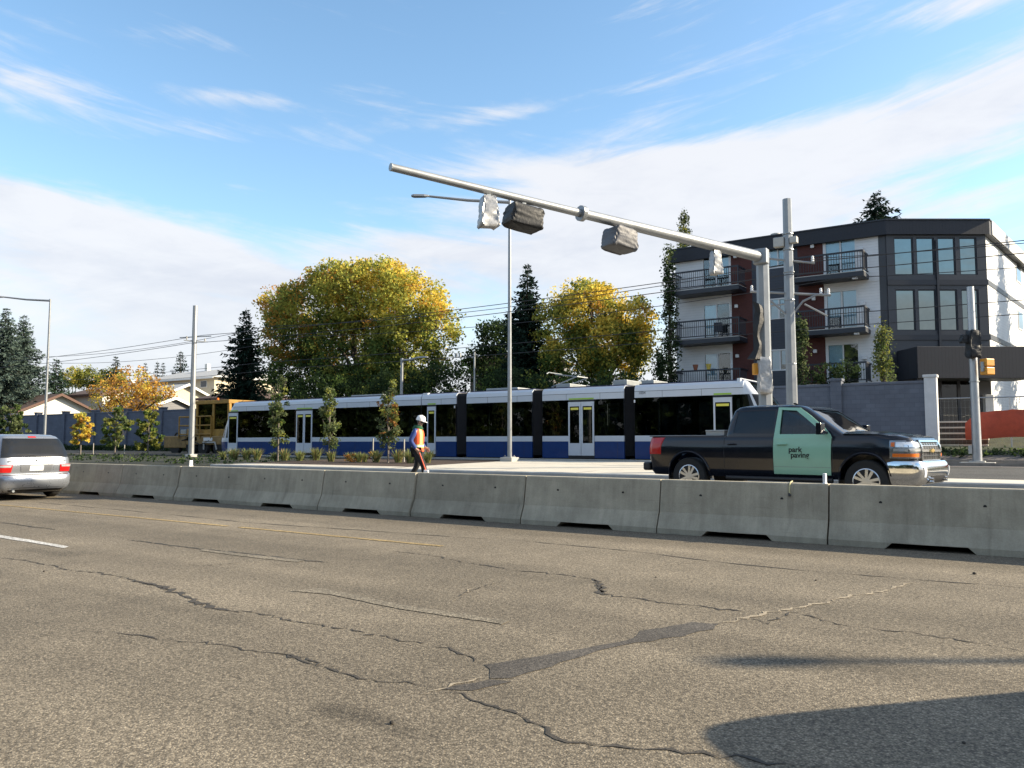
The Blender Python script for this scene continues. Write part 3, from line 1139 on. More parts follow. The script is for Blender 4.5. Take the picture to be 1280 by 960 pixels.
# ---------------------------------------------------------------- minivan
def make_minivan():
    root = empty('minivan')
    S = Slices([(.20, -2.36, 2.30, .86, 9), (.30, -2.50, 2.46, .94, 9), (.42, -2.555, 2.53, .965, 9), (.58, -2.56, 2.56, .975, 9), (.655, -2.53, 2.55, .98, 9),
                (.70, -2.425, 2.54, .985, 9), (.90, -2.48, 2.44, .985, 9), (1.00, -2.46, 2.25, .975, 9), (1.08, -2.44, 1.72, .96, 9),
                (1.20, -2.405, 1.45, .93, 9), (1.45, -2.30, .98, .85, 9), (1.60, -2.22, .62, .785, 8), (1.68, -2.14, .35, .73, 7), (1.725, -2.02, .1, .66, 6), (1.745, -1.7, -.2, .5, 5)])
    zs = [.20, .30, .36, .42, .5, .58, .62, .655, .68, .70, .75, .8, .9, .96, 1.0, 1.04, 1.08, 1.14, 1.2, 1.32, 1.45, 1.53, 1.6, 1.64, 1.68, 1.705, 1.725, 1.745]
    body = S.mesh(zs, 96).build('body', M_VSILVER, root)
    wz, wr = .335, .335
    cut(body, [cyl_cutter((x, 0, wz), .385, s * .62, s * 1.3) for x in (-1.5, 1.5) for s in (-1, 1)])
    body.data.polygons.foreach_set('use_smooth', [True] * len(body.data.polygons))
    body.data.set_sharp_from_angle(angle=radians(38))
    rear = lambda u, z, o: S.rear(u, z, o)
    front = lambda u, z, o: S.rear(u, z, o, True)
    # glass
    S.patch(rear, [(-.86, 1.13), (.86, 1.13), (.88, 1.63), (-.88, 1.63)], .016, 24, 12).build('rear_window', M_DGL, root, smooth=40)
    for sg in (-1, 1):
        sd = lambda u, z, o, sg=sg: S.side(u, z, sg, o)
        S.patch(sd, [(-2.12, 1.12), (-.98, 1.10), (-.98, 1.60), (-1.98, 1.58)], .008, 12, 5).build('side_window', M_DGL, root, smooth=40)
        S.patch(sd, [(-.93, 1.10), (.12, 1.08), (.12, 1.60), (-.93, 1.60)], .008, 8, 5).build('side_window', M_DGL, root, smooth=40)
        S.patch(sd, [(.17, 1.08), (1.25, 1.08), (.45, 1.60), (.17, 1.60)], .008, 8, 5).build('side_window', M_DGL, root, smooth=40)
        # tail light: white upper lens above a red one
        tl = MB()
        p = S.patch(rear, [(sg * .60, .735), (sg * .985, .735), (sg * .985, .93), (sg * .58, .93)], .016, 8, 3, .03)
        tl.add(p.v, p.f)
        p = S.patch(sd, [(-2.43, .74), (-2.16, .76), (-2.24, .93), (-2.41, .93)], .012, 6, 3, .02)
        tl.add(p.v, p.f)
        t = tl.build('tail_light', M_RED, root, smooth=40)
        S.patch(rear, [(sg * .62, .865), (sg * .93, .865), (sg * .93, .918), (sg * .605, .918)], .022, 6, 2, .012).build('reverse_lens', M_CLEAR, t, smooth=40)
        S.patch(front, [(sg * .55, .68), (sg * .96, .70), (sg * .96, .84), (sg * .6, .82)], .012, 8, 3).build('headlight', M_CLEAR, root, smooth=40)
        mr = MB(); mr.lathe([(.03, -.09), (.09, -.06), (.1, 0), (.07, .06), (.02, .08)], (1.05, sg * 1.06, 1.1), 12, 0, None, 'x')
        mr.build('wing_mirror', M_VSILVER, root, smooth=50)
        S.patch(sd, [(-2.3, .52), (2.2, .50), (2.2, .58), (-2.3, .60)], .014, 30, 2, .02).build('side_moulding', M_VSILVER, root, smooth=40)
        hd = MB(); hd.box((-.2, sg * .992, .93), (.22, .03, .035)); hd.box((.85, sg * .99, .93), (.22, .03, .035))
        hd.build('door_handle', M_VSILVER, root, bevel=.008)
        bx = MB(); bx.bx(-2.2, 1.5, sg * .68 - .02, sg * .68 + .02, 1.735, 1.77)
    # hatch details
    S.patch(rear, [(-.36, .745), (.36, .745), (.40, .935), (-.40, .935)], .010, 8, 3, .02).build('plate_recess', M_LTSILV, root, smooth=40)
    S.patch(rear, [(-.17, .77), (.17, .77), (.17, .905), (-.17, .905)], .018, 4, 2, .012).build('number_plate', M_PLATE, root)
    S.patch(rear, [(-.46, .945), (.46, .945), (.44, .985), (-.44, .985)], .026, 10, 2, .03).build('hatch_garnish', M_VSILVER, root, smooth=40)
    S.patch(rear, [(-.80, .665), (.80, .665), (.80, .672), (-.80, .672)], .01, 12, 1, .01).build('hatch_gap', M_BLACK, root)
    S.patch(rear, [(-.13, 1.655), (.13, 1.655), (.13, 1.69), (-.13, 1.69)], .012, 4, 2, .02).build('brake_light', M_RED, root)
    S.patch(rear, [(-.82, .225), (.82, .225), (.86, .33), (-.86, .33)], .004, 12, 2, .03).build('lower_bumper', M_BLACK, root, smooth=40)
    wp = MB(); wp.tube([S.rear(-.05, 1.16, .02), S.rear(.25, 1.2, .022), S.rear(.5, 1.19, .022)], [.012, .01, .006], 6)
    wp.build('wiper', M_BLACK, root)
    em = MB(); em.box(tuple(S.rear(0, 1.04, .004)), (.012, .07, .055)); em.build('emblem', M_CHROME, root, bevel=.004)
    em = MB(); em.box(tuple(S.rear(-.62, 1.02, .004)), (.008, .22, .03)); em.build('badge', M_CHROME, root); em = MB(); em.box(tuple(S.rear(.62, 1.02, .004)), (.008, .16, .03))
    em.build('badge', M_CHROME, root)
    ex = MB(); ex.tube([(-2.0, .55, .26), (-2.52, .55, .25)], .032, 10); ex.build('exhaust_pipe', M_STEELD, root, smooth=40)
    ub = MB(); ub.bx(-2.2, 2.2, -.75, .75, .17, .30); ub.bx(-2.3, -2.05, -.5, .5, .2, .3); ub.build('underbody', M_BLACK, root)
    # grille and windscreen for other views
    S.patch(front, [(-.45, .66), (.45, .66), (.5, .82), (-.5, .82)], .008, 8, 3).build('grille', M_BLACK, root, smooth=40)
    S.patch(front, [(-.9, 1.12), (.9, 1.12), (.9, 1.60), (-.9, 1.60)], .008, 12, 6).build('windscreen', M_DGL, root, smooth=40)
    for x in (-1.5, 1.5):
        for s in (-1, 1):
            wheel(root, (x, s * .86, wz), wr, .215, s, .215, 7)
    return root


M_DGL = pm('dark_tinted_window', (.012, .013, .014), .04, 0, var=.2, rvar=.03, scale=2)
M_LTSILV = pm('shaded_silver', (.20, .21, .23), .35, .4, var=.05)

van = make_minivan()
van.location = (-21.55 - 2.5, 10.25, 0)
van.scale = (1, 1, .955)
van.rotation_euler = (0, 0, pi)
tag(van, 'silver minivan with red tail lights driving away on the near road', 'minivan')
# a second one, parked beside the camera outside the picture: its shadow falls into the foreground
van2 = copy_tree(van)
c2 = Vector((CY * 6.42 - SY * 3.98, SY * 6.42 + CY * 3.98, 0))
van2.location = c2
van2.rotation_euler = (0, 0, YAW + radians(14))
tag(van2, 'silver minivan parked right of the photo, only its shadow in view', 'minivan')


# ---------------------------------------------------------------- pickup truck
BFX = Slices([(.36, 2.1, 2.80, .94, 7), (.44, 2.05, 2.90, .985, 7), (.60, 2.02, 2.95, 1.01, 7), (.72, 2.03, 2.93, 1.01, 7), (.78, 2.08, 2.88, .99, 7)], .15)


def make_pickup():
    root = empty('pickup_truck')
    GZ = 0.0
    # lower body: box sides with a slight belly, hood in front
    S = Slices([(.42, -2.80, 2.62, .93, 14), (.52, -2.86, 2.70, .985, 14), (.80, -2.88, 2.76, 1.005, 14), (1.00, -2.88, 2.77, 1.005, 14), (1.08, -2.87, 2.75, .995, 14),
                (1.20, -2.86, 2.66, .975, 12), (1.24, -2.85, 2.52, .955, 12)], .17)
    zs = [.42, .47, .52, .6, .7, .8, .9, 1.0, 1.04, 1.08, 1.14, 1.2, 1.24]
    lower = S.mesh(zs, 96).build('body', M_TBLACK, root)
    # raised hood dome
    hood = MB()
    rings = []
    for x, z, w in ((1.12, 1.30, .90), (1.5, 1.315, .88), (2.0, 1.30, .85), (2.3, 1.262, .82), (2.46, 1.215, .79), (2.54, 1.16, .76)):
        rings.append([(x, -w, z - .10), (x, -w, z - .035), (x, -w * .72, z), (x, -w * .5, z + .012), (x, 0, z + .022), (x, w * .5, z + .012), (x, w * .72, z), (x, w, z - .035), (x, w, z - .10)])
    hood.loft(rings)
    hb = hood.build('hood', M_TBLACK, root, smooth=40)
    wr = .40
    WB = 1.825
    cutters = [cyl_cutter((x, 0, .43), .475, s * .60, s * 1.3) for x in (-WB, WB) for s in (-1, 1)]
    bed = MB(); bed.bx(-2.80, -1.08, -.80, .80, .72, 2.0)
    cutters.append(bed.build('cutter', M_BLACK))
    cut(lower, cutters)
    lower.data.polygons.foreach_set('use_smooth', [True] * len(lower.data.polygons))
    lower.data.set_sharp_from_angle(angle=radians(32))
    # cab: hollow shell with window openings
    C = Slices([(1.10, -1.02, 1.56, .965, 16), (1.24, -1.01, 1.46, .955, 16), (1.30, -1.00, 1.38, .945, 16), (1.56, -.95, 1.02, .87, 14), (1.76, -.88, .74, .80, 12), (1.83, -.80, .60, .75, 10), (1.865, -.66, .36, .66, 8)])
    cz = [1.10, 1.17, 1.24, 1.30, 1.37, 1.44, 1.5, 1.56, 1.63, 1.7, 1.76, 1.8, 1.83, 1.85, 1.865]
    cab = C.mesh(cz, 96).build('cab', M_TBLACK, root)
    I = Slices([(1.0, -.95, 1.46, .90, 16), (1.24, -.94, 1.37, .885, 16), (1.56, -.885, .95, .81, 14), (1.76, -.82, .67, .745, 12), (1.80, -.76, .57, .70, 10)])
    inner = I.mesh([1.05, 1.24, 1.4, 1.56, 1.68, 1.76, 1.80], 64).build('cutter', M_BLACK)
    # side openings
    fw = [(.20, 1.275), (1.05, 1.275), (.98, 1.36), (.72, 1.57), (.50, 1.735), (.20, 1.755)]
    rw = [(-.80, 1.30), (.06, 1.285), (.06, 1.755), (-.74, 1.745)]
    cuts = [inner]
    for poly in (fw, rw):
        m = MB(); m.prism(poly, -1.4, 1.4, 'y'); cuts.append(m.build('cutter', M_BLACK))
    ws = MB(); ws.prism([(-.80, 1.31), (.80, 1.31), (.66, 1.76), (-.66, 1.76)], .4, 2.5, 'x')
    cuts.append(ws.build('cutter', M_BLACK))
    rr = MB(); rr.prism([(-.7, 1.36), (.7, 1.36), (.64, 1.72), (-.64, 1.72)], -1.5, -.6, 'x')
    cuts.append(rr.build('cutter', M_BLACK))
    cut(cab, cuts)
    cab.data.polygons.foreach_set('use_smooth', [True] * len(cab.data.polygons))
    cab.data.set_sharp_from_angle(angle=radians(32))
    front = lambda u, z, o: C.rear(u, z, o, True)
    back = lambda u, z, o: C.rear(u, z, o)
    C.patch(front, [(-.86, 1.29), (.86, 1.29), (.85, 1.78), (-.85, 1.78)], -.012, 14, 8, .006).build('windscreen', M_TGL, root, smooth=50)
    C.patch(back, [(-.78, 1.34), (.78, 1.34), (.82, 1.74), (-.82, 1.74)], -.012, 10, 4, .006).build('rear_window', M_DGLASS, root, smooth=50)

    def side_fan(poly, sg, off, mat_, name, th=.006):
        b = MB()
        n = len(poly)
        v = [C.side(x, z, sg, off) for x, z in poly] + [C.side(x, z, sg, off - th) for x, z in poly]
        f = [tuple(range(n)), tuple(range(2 * n - 1, n - 1, -1))] + [((i + 1) % n, i, i + n, (i + 1) % n + n) for i in range(n)]
        b.add(v, f)
        return b.build(name, mat_, root)
    for sg in (-1, 1):
        side_fan(fw, sg, -.016, M_SGL, 'front_side_window')
        side_fan(rw, sg, -.004, M_DGL, 'rear_side_window')
    # mint front doors
    for sg in (-1, 1):
        sd = lambda u, z, o, sg=sg: S.side(u, z, sg, o) if z < 1.195 else S.side(u, 1.195, sg, o) * (1 - (z - 1.195) / .05) + C.side(u, 1.245, sg, o) * ((z - 1.195) / .05)
        d = S.patch(lambda u, z, o: S.side(u, z, sg, o), [(.085, .50), (1.20, .50), (1.22, 1.195), (.085, 1.195)], .014, 12, 12, .03)
        upper = MB()
        # belt band and window frame
        fr_o = [(.085, 1.195), (1.23, 1.195), (1.19, 1.27), (1.075, 1.40), (.79, 1.63), (.56, 1.79), (.12, 1.812)]
        fr_i = [(.20, 1.275), (1.05, 1.275), (1.045, 1.285), (.98, 1.36), (.72, 1.57), (.50, 1.735), (.20, 1.755)]
        n = len(fr_o)

        def sp_(x, z, o):
            if z < 1.235:
                return S.side(x, z, sg, o)
            return C.side(x, z, sg, o + .012)
        vo = [sp_(x, z, .014) for x, z in fr_o] + [sp_(x, z, .014) for x, z in fr_i]
        vi = [sp_(x, z, -.016) for x, z in fr_o] + [sp_(x, z, -.016) for x, z in fr_i]
        f = []
        for i in range(n):
            j = (i + 1) % n
            f.append((i, j, n + j, n + i))
            f.append((2 * n + j, 2 * n + i, 3 * n + i, 3 * n + j))
            f.append((j, i, 2 * n + i, 2 * n + j))
            f.append((n + i, n + j, 3 * n + j, 3 * n + i))
        upper.add(d.v, d.f)
        upper.add(vo + vi, f)
        door = upper.build('front_door', M_MINT if sg < 0 else M_TBLACK, root, smooth=35)
        if sg < 0:
            door['label'] = 'mint green front door with black lettering'
        h = MB(); h.tube([S.side(.17, 1.075, sg, .02), S.side(.20, 1.08, sg, .045), S.side(.34, 1.083, sg, .045), S.side(.37, 1.08, sg, .02)], [.016, .018, .018, .014], 8)
        h.build('handle', M_MINT if sg < 0 else M_TBLACK, door, smooth=50)
        cr_ = MB(); cr_.add([S.side(.09, .638, sg, .0148), S.side(1.2, .638, sg, .0148), S.side(1.2, .650, sg, .0148), S.side(.09, .650, sg, .0148)], [(0, 1, 2, 3)])
        cr_.build('door_crease', M_GREYTXT if sg < 0 else M_TBLACK, door, fix=False)  # flat strip, shade of the pressed crease put into its colour
        # rear door outline and handle
        hr = MB(); hr.tube([S.side(-.90, 1.075, sg, .0), S.side(-.87, 1.08, sg, .03), S.side(-.74, 1.083, sg, .03), S.side(-.71, 1.08, sg, .0)], [.016, .018, .018, .014], 8)
        hr.build('rear_door_handle', M_TBLACK, root, smooth=50)
        gp = MB()
        for x in (.075, -.985, 1.235):
            pts = [S.side(x, z, sg, .001) for z in (.5, .7, .9, 1.1, 1.195)]
            gp.tube(pts, .006, 4)
        gp.build('panel_gap', M_DARKINT, root)
        # wheel arch lips
        for x in (-WB, WB):
            al = MB()
            pts = []
            for k in range(17):
                q = pi * k / 16
                px_, pz_ = x + .49 * cos(q), .43 + .49 * sin(q)
                if pz_ > .42:
                    pts.append(S.side(px_, max(pz_, .43), sg, .004))
            al.tube(pts, .026, 6)
            al.build('wheel_arch_trim', M_TBLACK, root, smooth=60)
        st = MB(); st.tube([(-.95, sg * .97, .40), (1.22, sg * .97, .40)], .045, 8)
        st.build('side_step', M_BLACK, root, smooth=60)
        mr = MB()
        mr.tube([C.side(1.13, 1.29, sg, .0), C.side(1.12, 1.31, sg, .12)], [.03, .035], 8)
        mr.box((1.10, sg * 1.19, 1.37), (.10, .20, .22))
        mr.build('wing_mirror', M_TBLACK, root, bevel=.02)
        # mud flaps
        mf = MB(); mf.bx(-WB - .50, -WB - .485, sg * .70, sg * .98, .28, .62); mf.bx(WB - .50, WB - .485, sg * .70, sg * .98, .28, .58)
        mf.build('mud_flap', M_BLACK, root)
        # headlight
        hl_ = MB()
        p = S.patch(lambda u, z, o: S.side(u, z, sg, o), [(2.30, .83), (2.60, .83), (2.60, 1.15), (2.30, 1.15)], .012, 6, 4, .04)
        hl_.add(p.v, p.f)
        p = S.patch(lambda u, z, o: S.rear(u, z, o, True), [(sg * .985, .83), (sg * .62, .83), (sg * .62, 1.13), (sg * .985, 1.13)], .016, 10, 4, .04)
        hl_.add(p.v, p.f)
        H = hl_.build('headlight', M_HLAMP, root, smooth=40)
        for nm, z0, z1, m_, x0, u1 in (('upper_lens', 1.03, 1.12, M_CLEAR, 2.42, .66), ('amber_lens', .855, .915, M_AMBER, 2.36, .74), ('lower_lens', .955, 1.005, M_CLEAR, 2.38, .66)):
            q = MB()
            p = S.patch(lambda u, z, o: S.side(u, z, sg, o), [(x0, z0), (2.58, z0), (2.58, z1), (x0, z1)], .017, 5, 2, .01)
            q.add(p.v, p.f)
            p = S.patch(lambda u, z, o: S.rear(u, z, o, True), [(sg * .97, z0), (sg * u1, z0), (sg * u1, z1), (sg * .97, z1)], .021, 6, 2, .01)
            q.add(p.v, p.f)
            q.build(nm, m_, H, smooth=40)
        q = S.patch(lambda u, z, o: S.side(u, z, sg, o), [(2.33, 1.04), (2.40, 1.04), (2.40, 1.115), (2.33, 1.115)], .017, 3, 2, .01)
        q.build('side_marker', M_RED if False else M_AMBER, H)
        # tail light
        tl = MB()
        p = S.patch(lambda u, z, o: S.side(u, z, sg, o), [(-2.86, .88), (-2.77, .88), (-2.77, 1.20), (-2.85, 1.20)], .014, 4, 4, .04)
        tl.add(p.v, p.f)
        p = S.patch(lambda u, z, o: S.rear(u, z, o), [(sg * .99, .86), (sg * .86, .86), (sg * .86, 1.22), (sg * .99, 1.22)], .014, 4, 4, .04)
        tl.add(p.v, p.f)
        T = tl.build('tail_light', M_RED, root, smooth=40)
        rail = MB(); rail.bx(-2.82, -1.06, sg * .80, sg * .955, 1.24, 1.262)
        rail.build('bed_rail_cap', M_BEDCAP, root, bevel=.008)
        fg = BFX.patch(lambda u, z, o: BFX.rear(u, z, o, True), [(sg * .80, .50), (sg * .87, .50), (sg * .90, .68), (sg * .80, .68)], .012, 4, 3, .02)
        fg.build('fog_light', M_WHITE, root, smooth=40)
    # front bumper (chrome) as a wrapped bar
    BF = Slices([(.36, 2.1, 2.80, .94, 7), (.44, 2.05, 2.90, .985, 7), (.60, 2.02, 2.95, 1.01, 7), (.72, 2.03, 2.93, 1.01, 7), (.78, 2.08, 2.88, .99, 7)], .15)
    bb = MB()
    for z0, z1 in ((.36, .78),):
        rings = []
        for k in range(9):
            z = lerp(z0, z1, k / 8)
            us = np.sin(np.linspace(-pi / 2, pi / 2, 49)) * .9985
            mid_ = [BF.rear(u, z, 0, True) for u in us]
            xs_ = lerp(2.30, 2.24, k / 8)
            sl = [BF.side(x, z, -1) for x in np.linspace(xs_, mid_[0].x - .02, 5)]
            sr_ = [Vector((q.x, -q.y, q.z)) for q in reversed(sl)]
            rings.append(sl + mid_ + sr_)
        rings.append([Vector((p.x - .14 * max(0, (p.x - 2.24) / .7), p.y * .95, p.z)) for p in rings[-1]])
        bb.loft(rings, closed=False, caps=False)
    bumper = bb.build('front_bumper', M_CHROME, root, smooth=40)
    lw = BF.patch(lambda u, z, o: BF.rear(u, z, o, True), [(-.56, .385), (.56, .385), (.46, .52), (-.46, .52)], .006, 14, 3, .02)
    lw.build('lower_intake', M_BLACK, bumper, smooth=40)
    hk = MB()
    for sg in (-1, 1):
        hk.tube([(2.68, sg * .42, .42), (2.80, sg * .42, .42), (2.80, sg * .42, .47), (2.68, sg * .42, .48)], .02, 6)
    hk.build('tow_hook', M_CHROME, bumper)
    # grille: chrome frame, two black meshes, bars
    G = MB()
    fx = lambda u, z, o: S.rear(u, z, o, True)
    for (u0, u1, z0, z1) in ((-.62, .62, 1.125, 1.16), (-.62, .62, .945, .99), (-.58, .58, .785, .81)):
        p = S.patch(fx, [(u0, z0), (u1, z0), (u1, z1), (u0, z1)], .05, 14, 2, .06); G.add(p.v, p.f)
    for sg in (-1, 1):
        p = S.patch(fx, [(sg * .60, .79), (sg * .63, .79), (sg * .635, 1.15), (sg * .605, 1.15)], .05, 2, 4, .06); G.add(p.v, p.f)
    gr = G.build('grille', M_CHROME, root, smooth=35)
    for z0, z1 in ((.81, .945), (.99, 1.125)):
        S.patch(fx, [(-.60, z0), (.60, z0), (.60, z1), (-.60, z1)], .006, 14, 2, .02).build('grille_mesh', M_BLACK, gr, smooth=40)
        br = MB()
        zc = (z0 + z1) / 2
        p = S.patch(fx, [(-.60, zc - .007), (.60, zc - .007), (.60, zc + .007), (-.60, zc + .007)], .025, 14, 1, .03); br.add(p.v, p.f)
        for u in np.linspace(-.5, .5, 7):
            p = S.patch(fx, [(u - .005, z0), (u + .005, z0), (u + .005, z1), (u - .005, z1)], .022, 1, 2, .03); br.add(p.v, p.f)
        br.build('grille_bar', M_CHROME, gr)
    em = MB()
    cxm = S.rear(0, .965, .06, True)
    em.prism([(-.10, .945), (-.035, .945), (-.04, .93), (.035, .93), (.03, .945), (.09, .945), (.10, .985), (.04, .985), (.045, 1.0), (-.03, 1.0), (-.035, .985), (-.09, .985)], cxm.x - .02, cxm.x + .015, 'x')
    em.build('emblem', M_BOWTIE, gr, bevel=.004)
    # tailgate and rear bumper
    tg = S.patch(lambda u, z, o: S.rear(u, z, o), [(-.84, .72), (.84, .72), (.84, 1.235), (-.84, 1.235)], .01, 12, 6, .03)
    tg.build('tailgate', M_TBLACK, root, smooth=40)
    rb = MB(); rb.bx(-3.02, -2.84, -.93, .93, .50, .68)
    rb.build('rear_bumper', M_BLACK, root, bevel=.04)
    # tool box in the bed, seats, wheel, dash
    tb = MB(); tb.bx(-1.52, -1.09, -.78, .78, 1.02, 1.345); tb.bx(-1.53, -1.08, -.79, .79, 1.345, 1.375)
    tb.build('tool_box', M_LTGREY, root, bevel=.012)
    stt = MB()
    for y in (-.42, .42):
        stt.box((.30, y, 1.02), (.5, .5, .2)); stt.box((.05, y, 1.2), (.16, .5, .5), 0, None)
        stt.box((.06, y, 1.52), (.12, .28, .18))
    stt.build('seat', M_SEAT, root, bevel=.05)
    swh = MB()
    M = Matrix.Translation((.82, .42, 1.27)) @ Matrix.Rotation(radians(62), 4, 'Y')
    swh.tube([(.19 * cos(2 * pi * k / 20), .19 * sin(2 * pi * k / 20), 0) for k in range(21)], .016, 6, 0, False, M)
    swh.box((0, 0, 0), (.06, .36, .03), 0, M)
    swh.build('steering_wheel', M_BLACK, root, smooth=50)
    da = MB(); da.bx(.95, 1.36, -.86, .86, 1.05, 1.27); da.build('dashboard', M_BLACK, root, bevel=.05)
    fl = MB(); fl.bx(-1.0, 1.3, -.84, .84, .6, .68); fl.bx(-2.5, 2.4, -.5, .5, .40, .6); fl.build('chassis', M_BLACK, root)
    an = MB(); an.prism([(.1, 1.855), (.26, 1.855), (.12, 1.925), (.08, 1.925)], -.02, .02, 'y'); an.build('roof_fin', M_TBLACK, root)
    for x in (-WB, WB):
        for s in (-1, 1):
            wheel(root, (x, s * .86, wr), wr, .255, s, .245, 5)
    # lettering on the near door
    def TM(x, z):
        p = S.side(x, z, -1, .016)
        p2 = S.side(x, z + .05, -1, .016)
        up = (p2 - p).normalized()
        return Matrix.Translation(p) @ Matrix(((1, 0, 0, 0), (0, up.y, -1, 0), (0, up.z, 0, 0), (0, 0, 0, 1)))
    dn = [o for o in COL.objects if o.parent is root and o.name.startswith('front_door') and 'label' in o][0]
    text_obj('park', .145, M_TEXT, 'door_lettering', dn, TM(.53, .975), .003, 'CENTER', .0028)
    text_obj('paving', .145, M_TEXT, 'door_lettering', dn, TM(.62, .87), .003, 'CENTER', .0028)
    text_obj('ltd', .06, M_GREYTXT, 'door_lettering', dn, TM(.80, .985), .002, 'CENTER', .001) if False else None
    return root


def B_front(y, z):
    return Vector((2.86 - .10 * (abs(y) / .9) ** 4, y, z))


M_HLAMP = pm('lamp_housing', (.28, .29, .30), .2, .8, var=.2, scale=12)
M_TGL = glass_mat('windscreen_glass', (.12, .15, .18), .02, 1.0, 3.4)
M_SGL = glass_mat('truck_side_glass', (.52, .56, .56))
M_BEDCAP = pm('bed_cap', (.10, .10, .105), .35, .3, var=.1)
M_BOWTIE = pm('gold_emblem', (.65, .45, .16), .3, .7, var=.1)

truck = make_pickup()
truck.name = 'pickup_truck'
p = Vector((CY * 6.42 - SY * 14.6, SY * 6.42 + CY * 14.6, 0))
r_ = Vector((CY * 3.76 - SY * 17.09, SY * 3.76 + CY * 17.09, 0))
hd = (p - r_).normalized()
yawt = atan2(hd.y, hd.x)
ctr = (p + r_) / 2 + Vector((-hd.y, hd.x, 0)) * .98
truck.location = (ctr.x, ctr.y, .34)
truck.rotation_euler = (0, 0, yawt)
tag(truck, 'black crew cab pickup truck with a mint green front door and chrome grille', 'pickup truck')
# ------------------------------------------------------------------ low-floor tram
M_TWHITE = pm('tram_white', (.54, .58, .64), .3, 0, var=.03, coat=.4, rvar=.05)
M_TBLUE = pm('tram_blue', (.003, .034, .15), .30, 0, var=.08, spec=.3, coat=.15, rvar=.05)
M_TDARK = pm('tram_black', (.014, .016, .022), .35, 0, var=.15)
M_TROOF = pm('tram_roof_navy', (.015, .022, .07), .5, var=.1)
M_LIME = pm('lime_door_strip', (.30, .50, .05), .4, var=.1)
M_YSTK = pm('yellow_sticker', (.75, .68, .10), .5, var=.05)
M_BELLOW = pm('bellows_rubber', (.012, .013, .017), .7, var=.2)
M_SEATB = pm('tram_seat_blue', (.03, .05, .12), .8, var=.2)
M_POLE = pm('handrail', (.7, .7, .66), .3, .3, var=.05)
M_TGLASS = glass_mat('tram_glass', (.36, .39, .38), .02, 1.0, 1.42)

TY0, TY1 = 32.0, 34.62
TZ = [.74, 1.50, 1.75, 3.40, 3.98]        # skirt foot, stripe, sill, fairing foot, roof edge


def tram_x(px_, y=530):
    return wxa(px_, TY0, y)


tram = empty('tram', (tram_x(640), (TY0 + TY1) / 2, 0))
tram_origin = tram.location.copy()
tag(tram, 'long white and blue low-floor tram with dark windows standing on the tracks', 'tram')
HW = (TY1 - TY0) / 2


def tl(x):
    return x - tram_origin.x


def roof_poly(w=HW, z0=None, z1=None):
    z0 = z0 or TZ[3]; z1 = z1 or TZ[4]
    half = [(w, z0), (w, z0 + .30), (w - .03, z0 + .46), (w - .14, z1 - .02), (w - .26, z1)]
    return [(-y, z) for y, z in half] + [(y, z) for y, z in reversed(half)]


def door_leaf(b, x0, x1, s):
    """white leaf with a tall glazed opening; s = side sign"""
    y = s * (HW + .012)
    w = .075
    z0, z1 = .86, 3.30
    zg0, zg1 = 1.42, 3.10
    b.bx(x0, x0 + w, y - .02, y + .02, z0, z1, 0); b.bx(x1 - w, x1, y - .02, y + .02, z0, z1, 0)
    b.bx(x0 + w, x1 - w, y - .02, y + .02, z0, zg0, 0); b.bx(x0 + w, x1 - w, y - .02, y + .02, zg1, z1, 0)
    b.bx(x0 + w, x1 - w, y - .008, y + .008, zg0, zg1, 1)
    b.bx(x0 + w + .05, x1 - w - .05, y + s * .010 - .002, y + s * .010 + .002, zg1 - .16, zg1 - .06, 2)


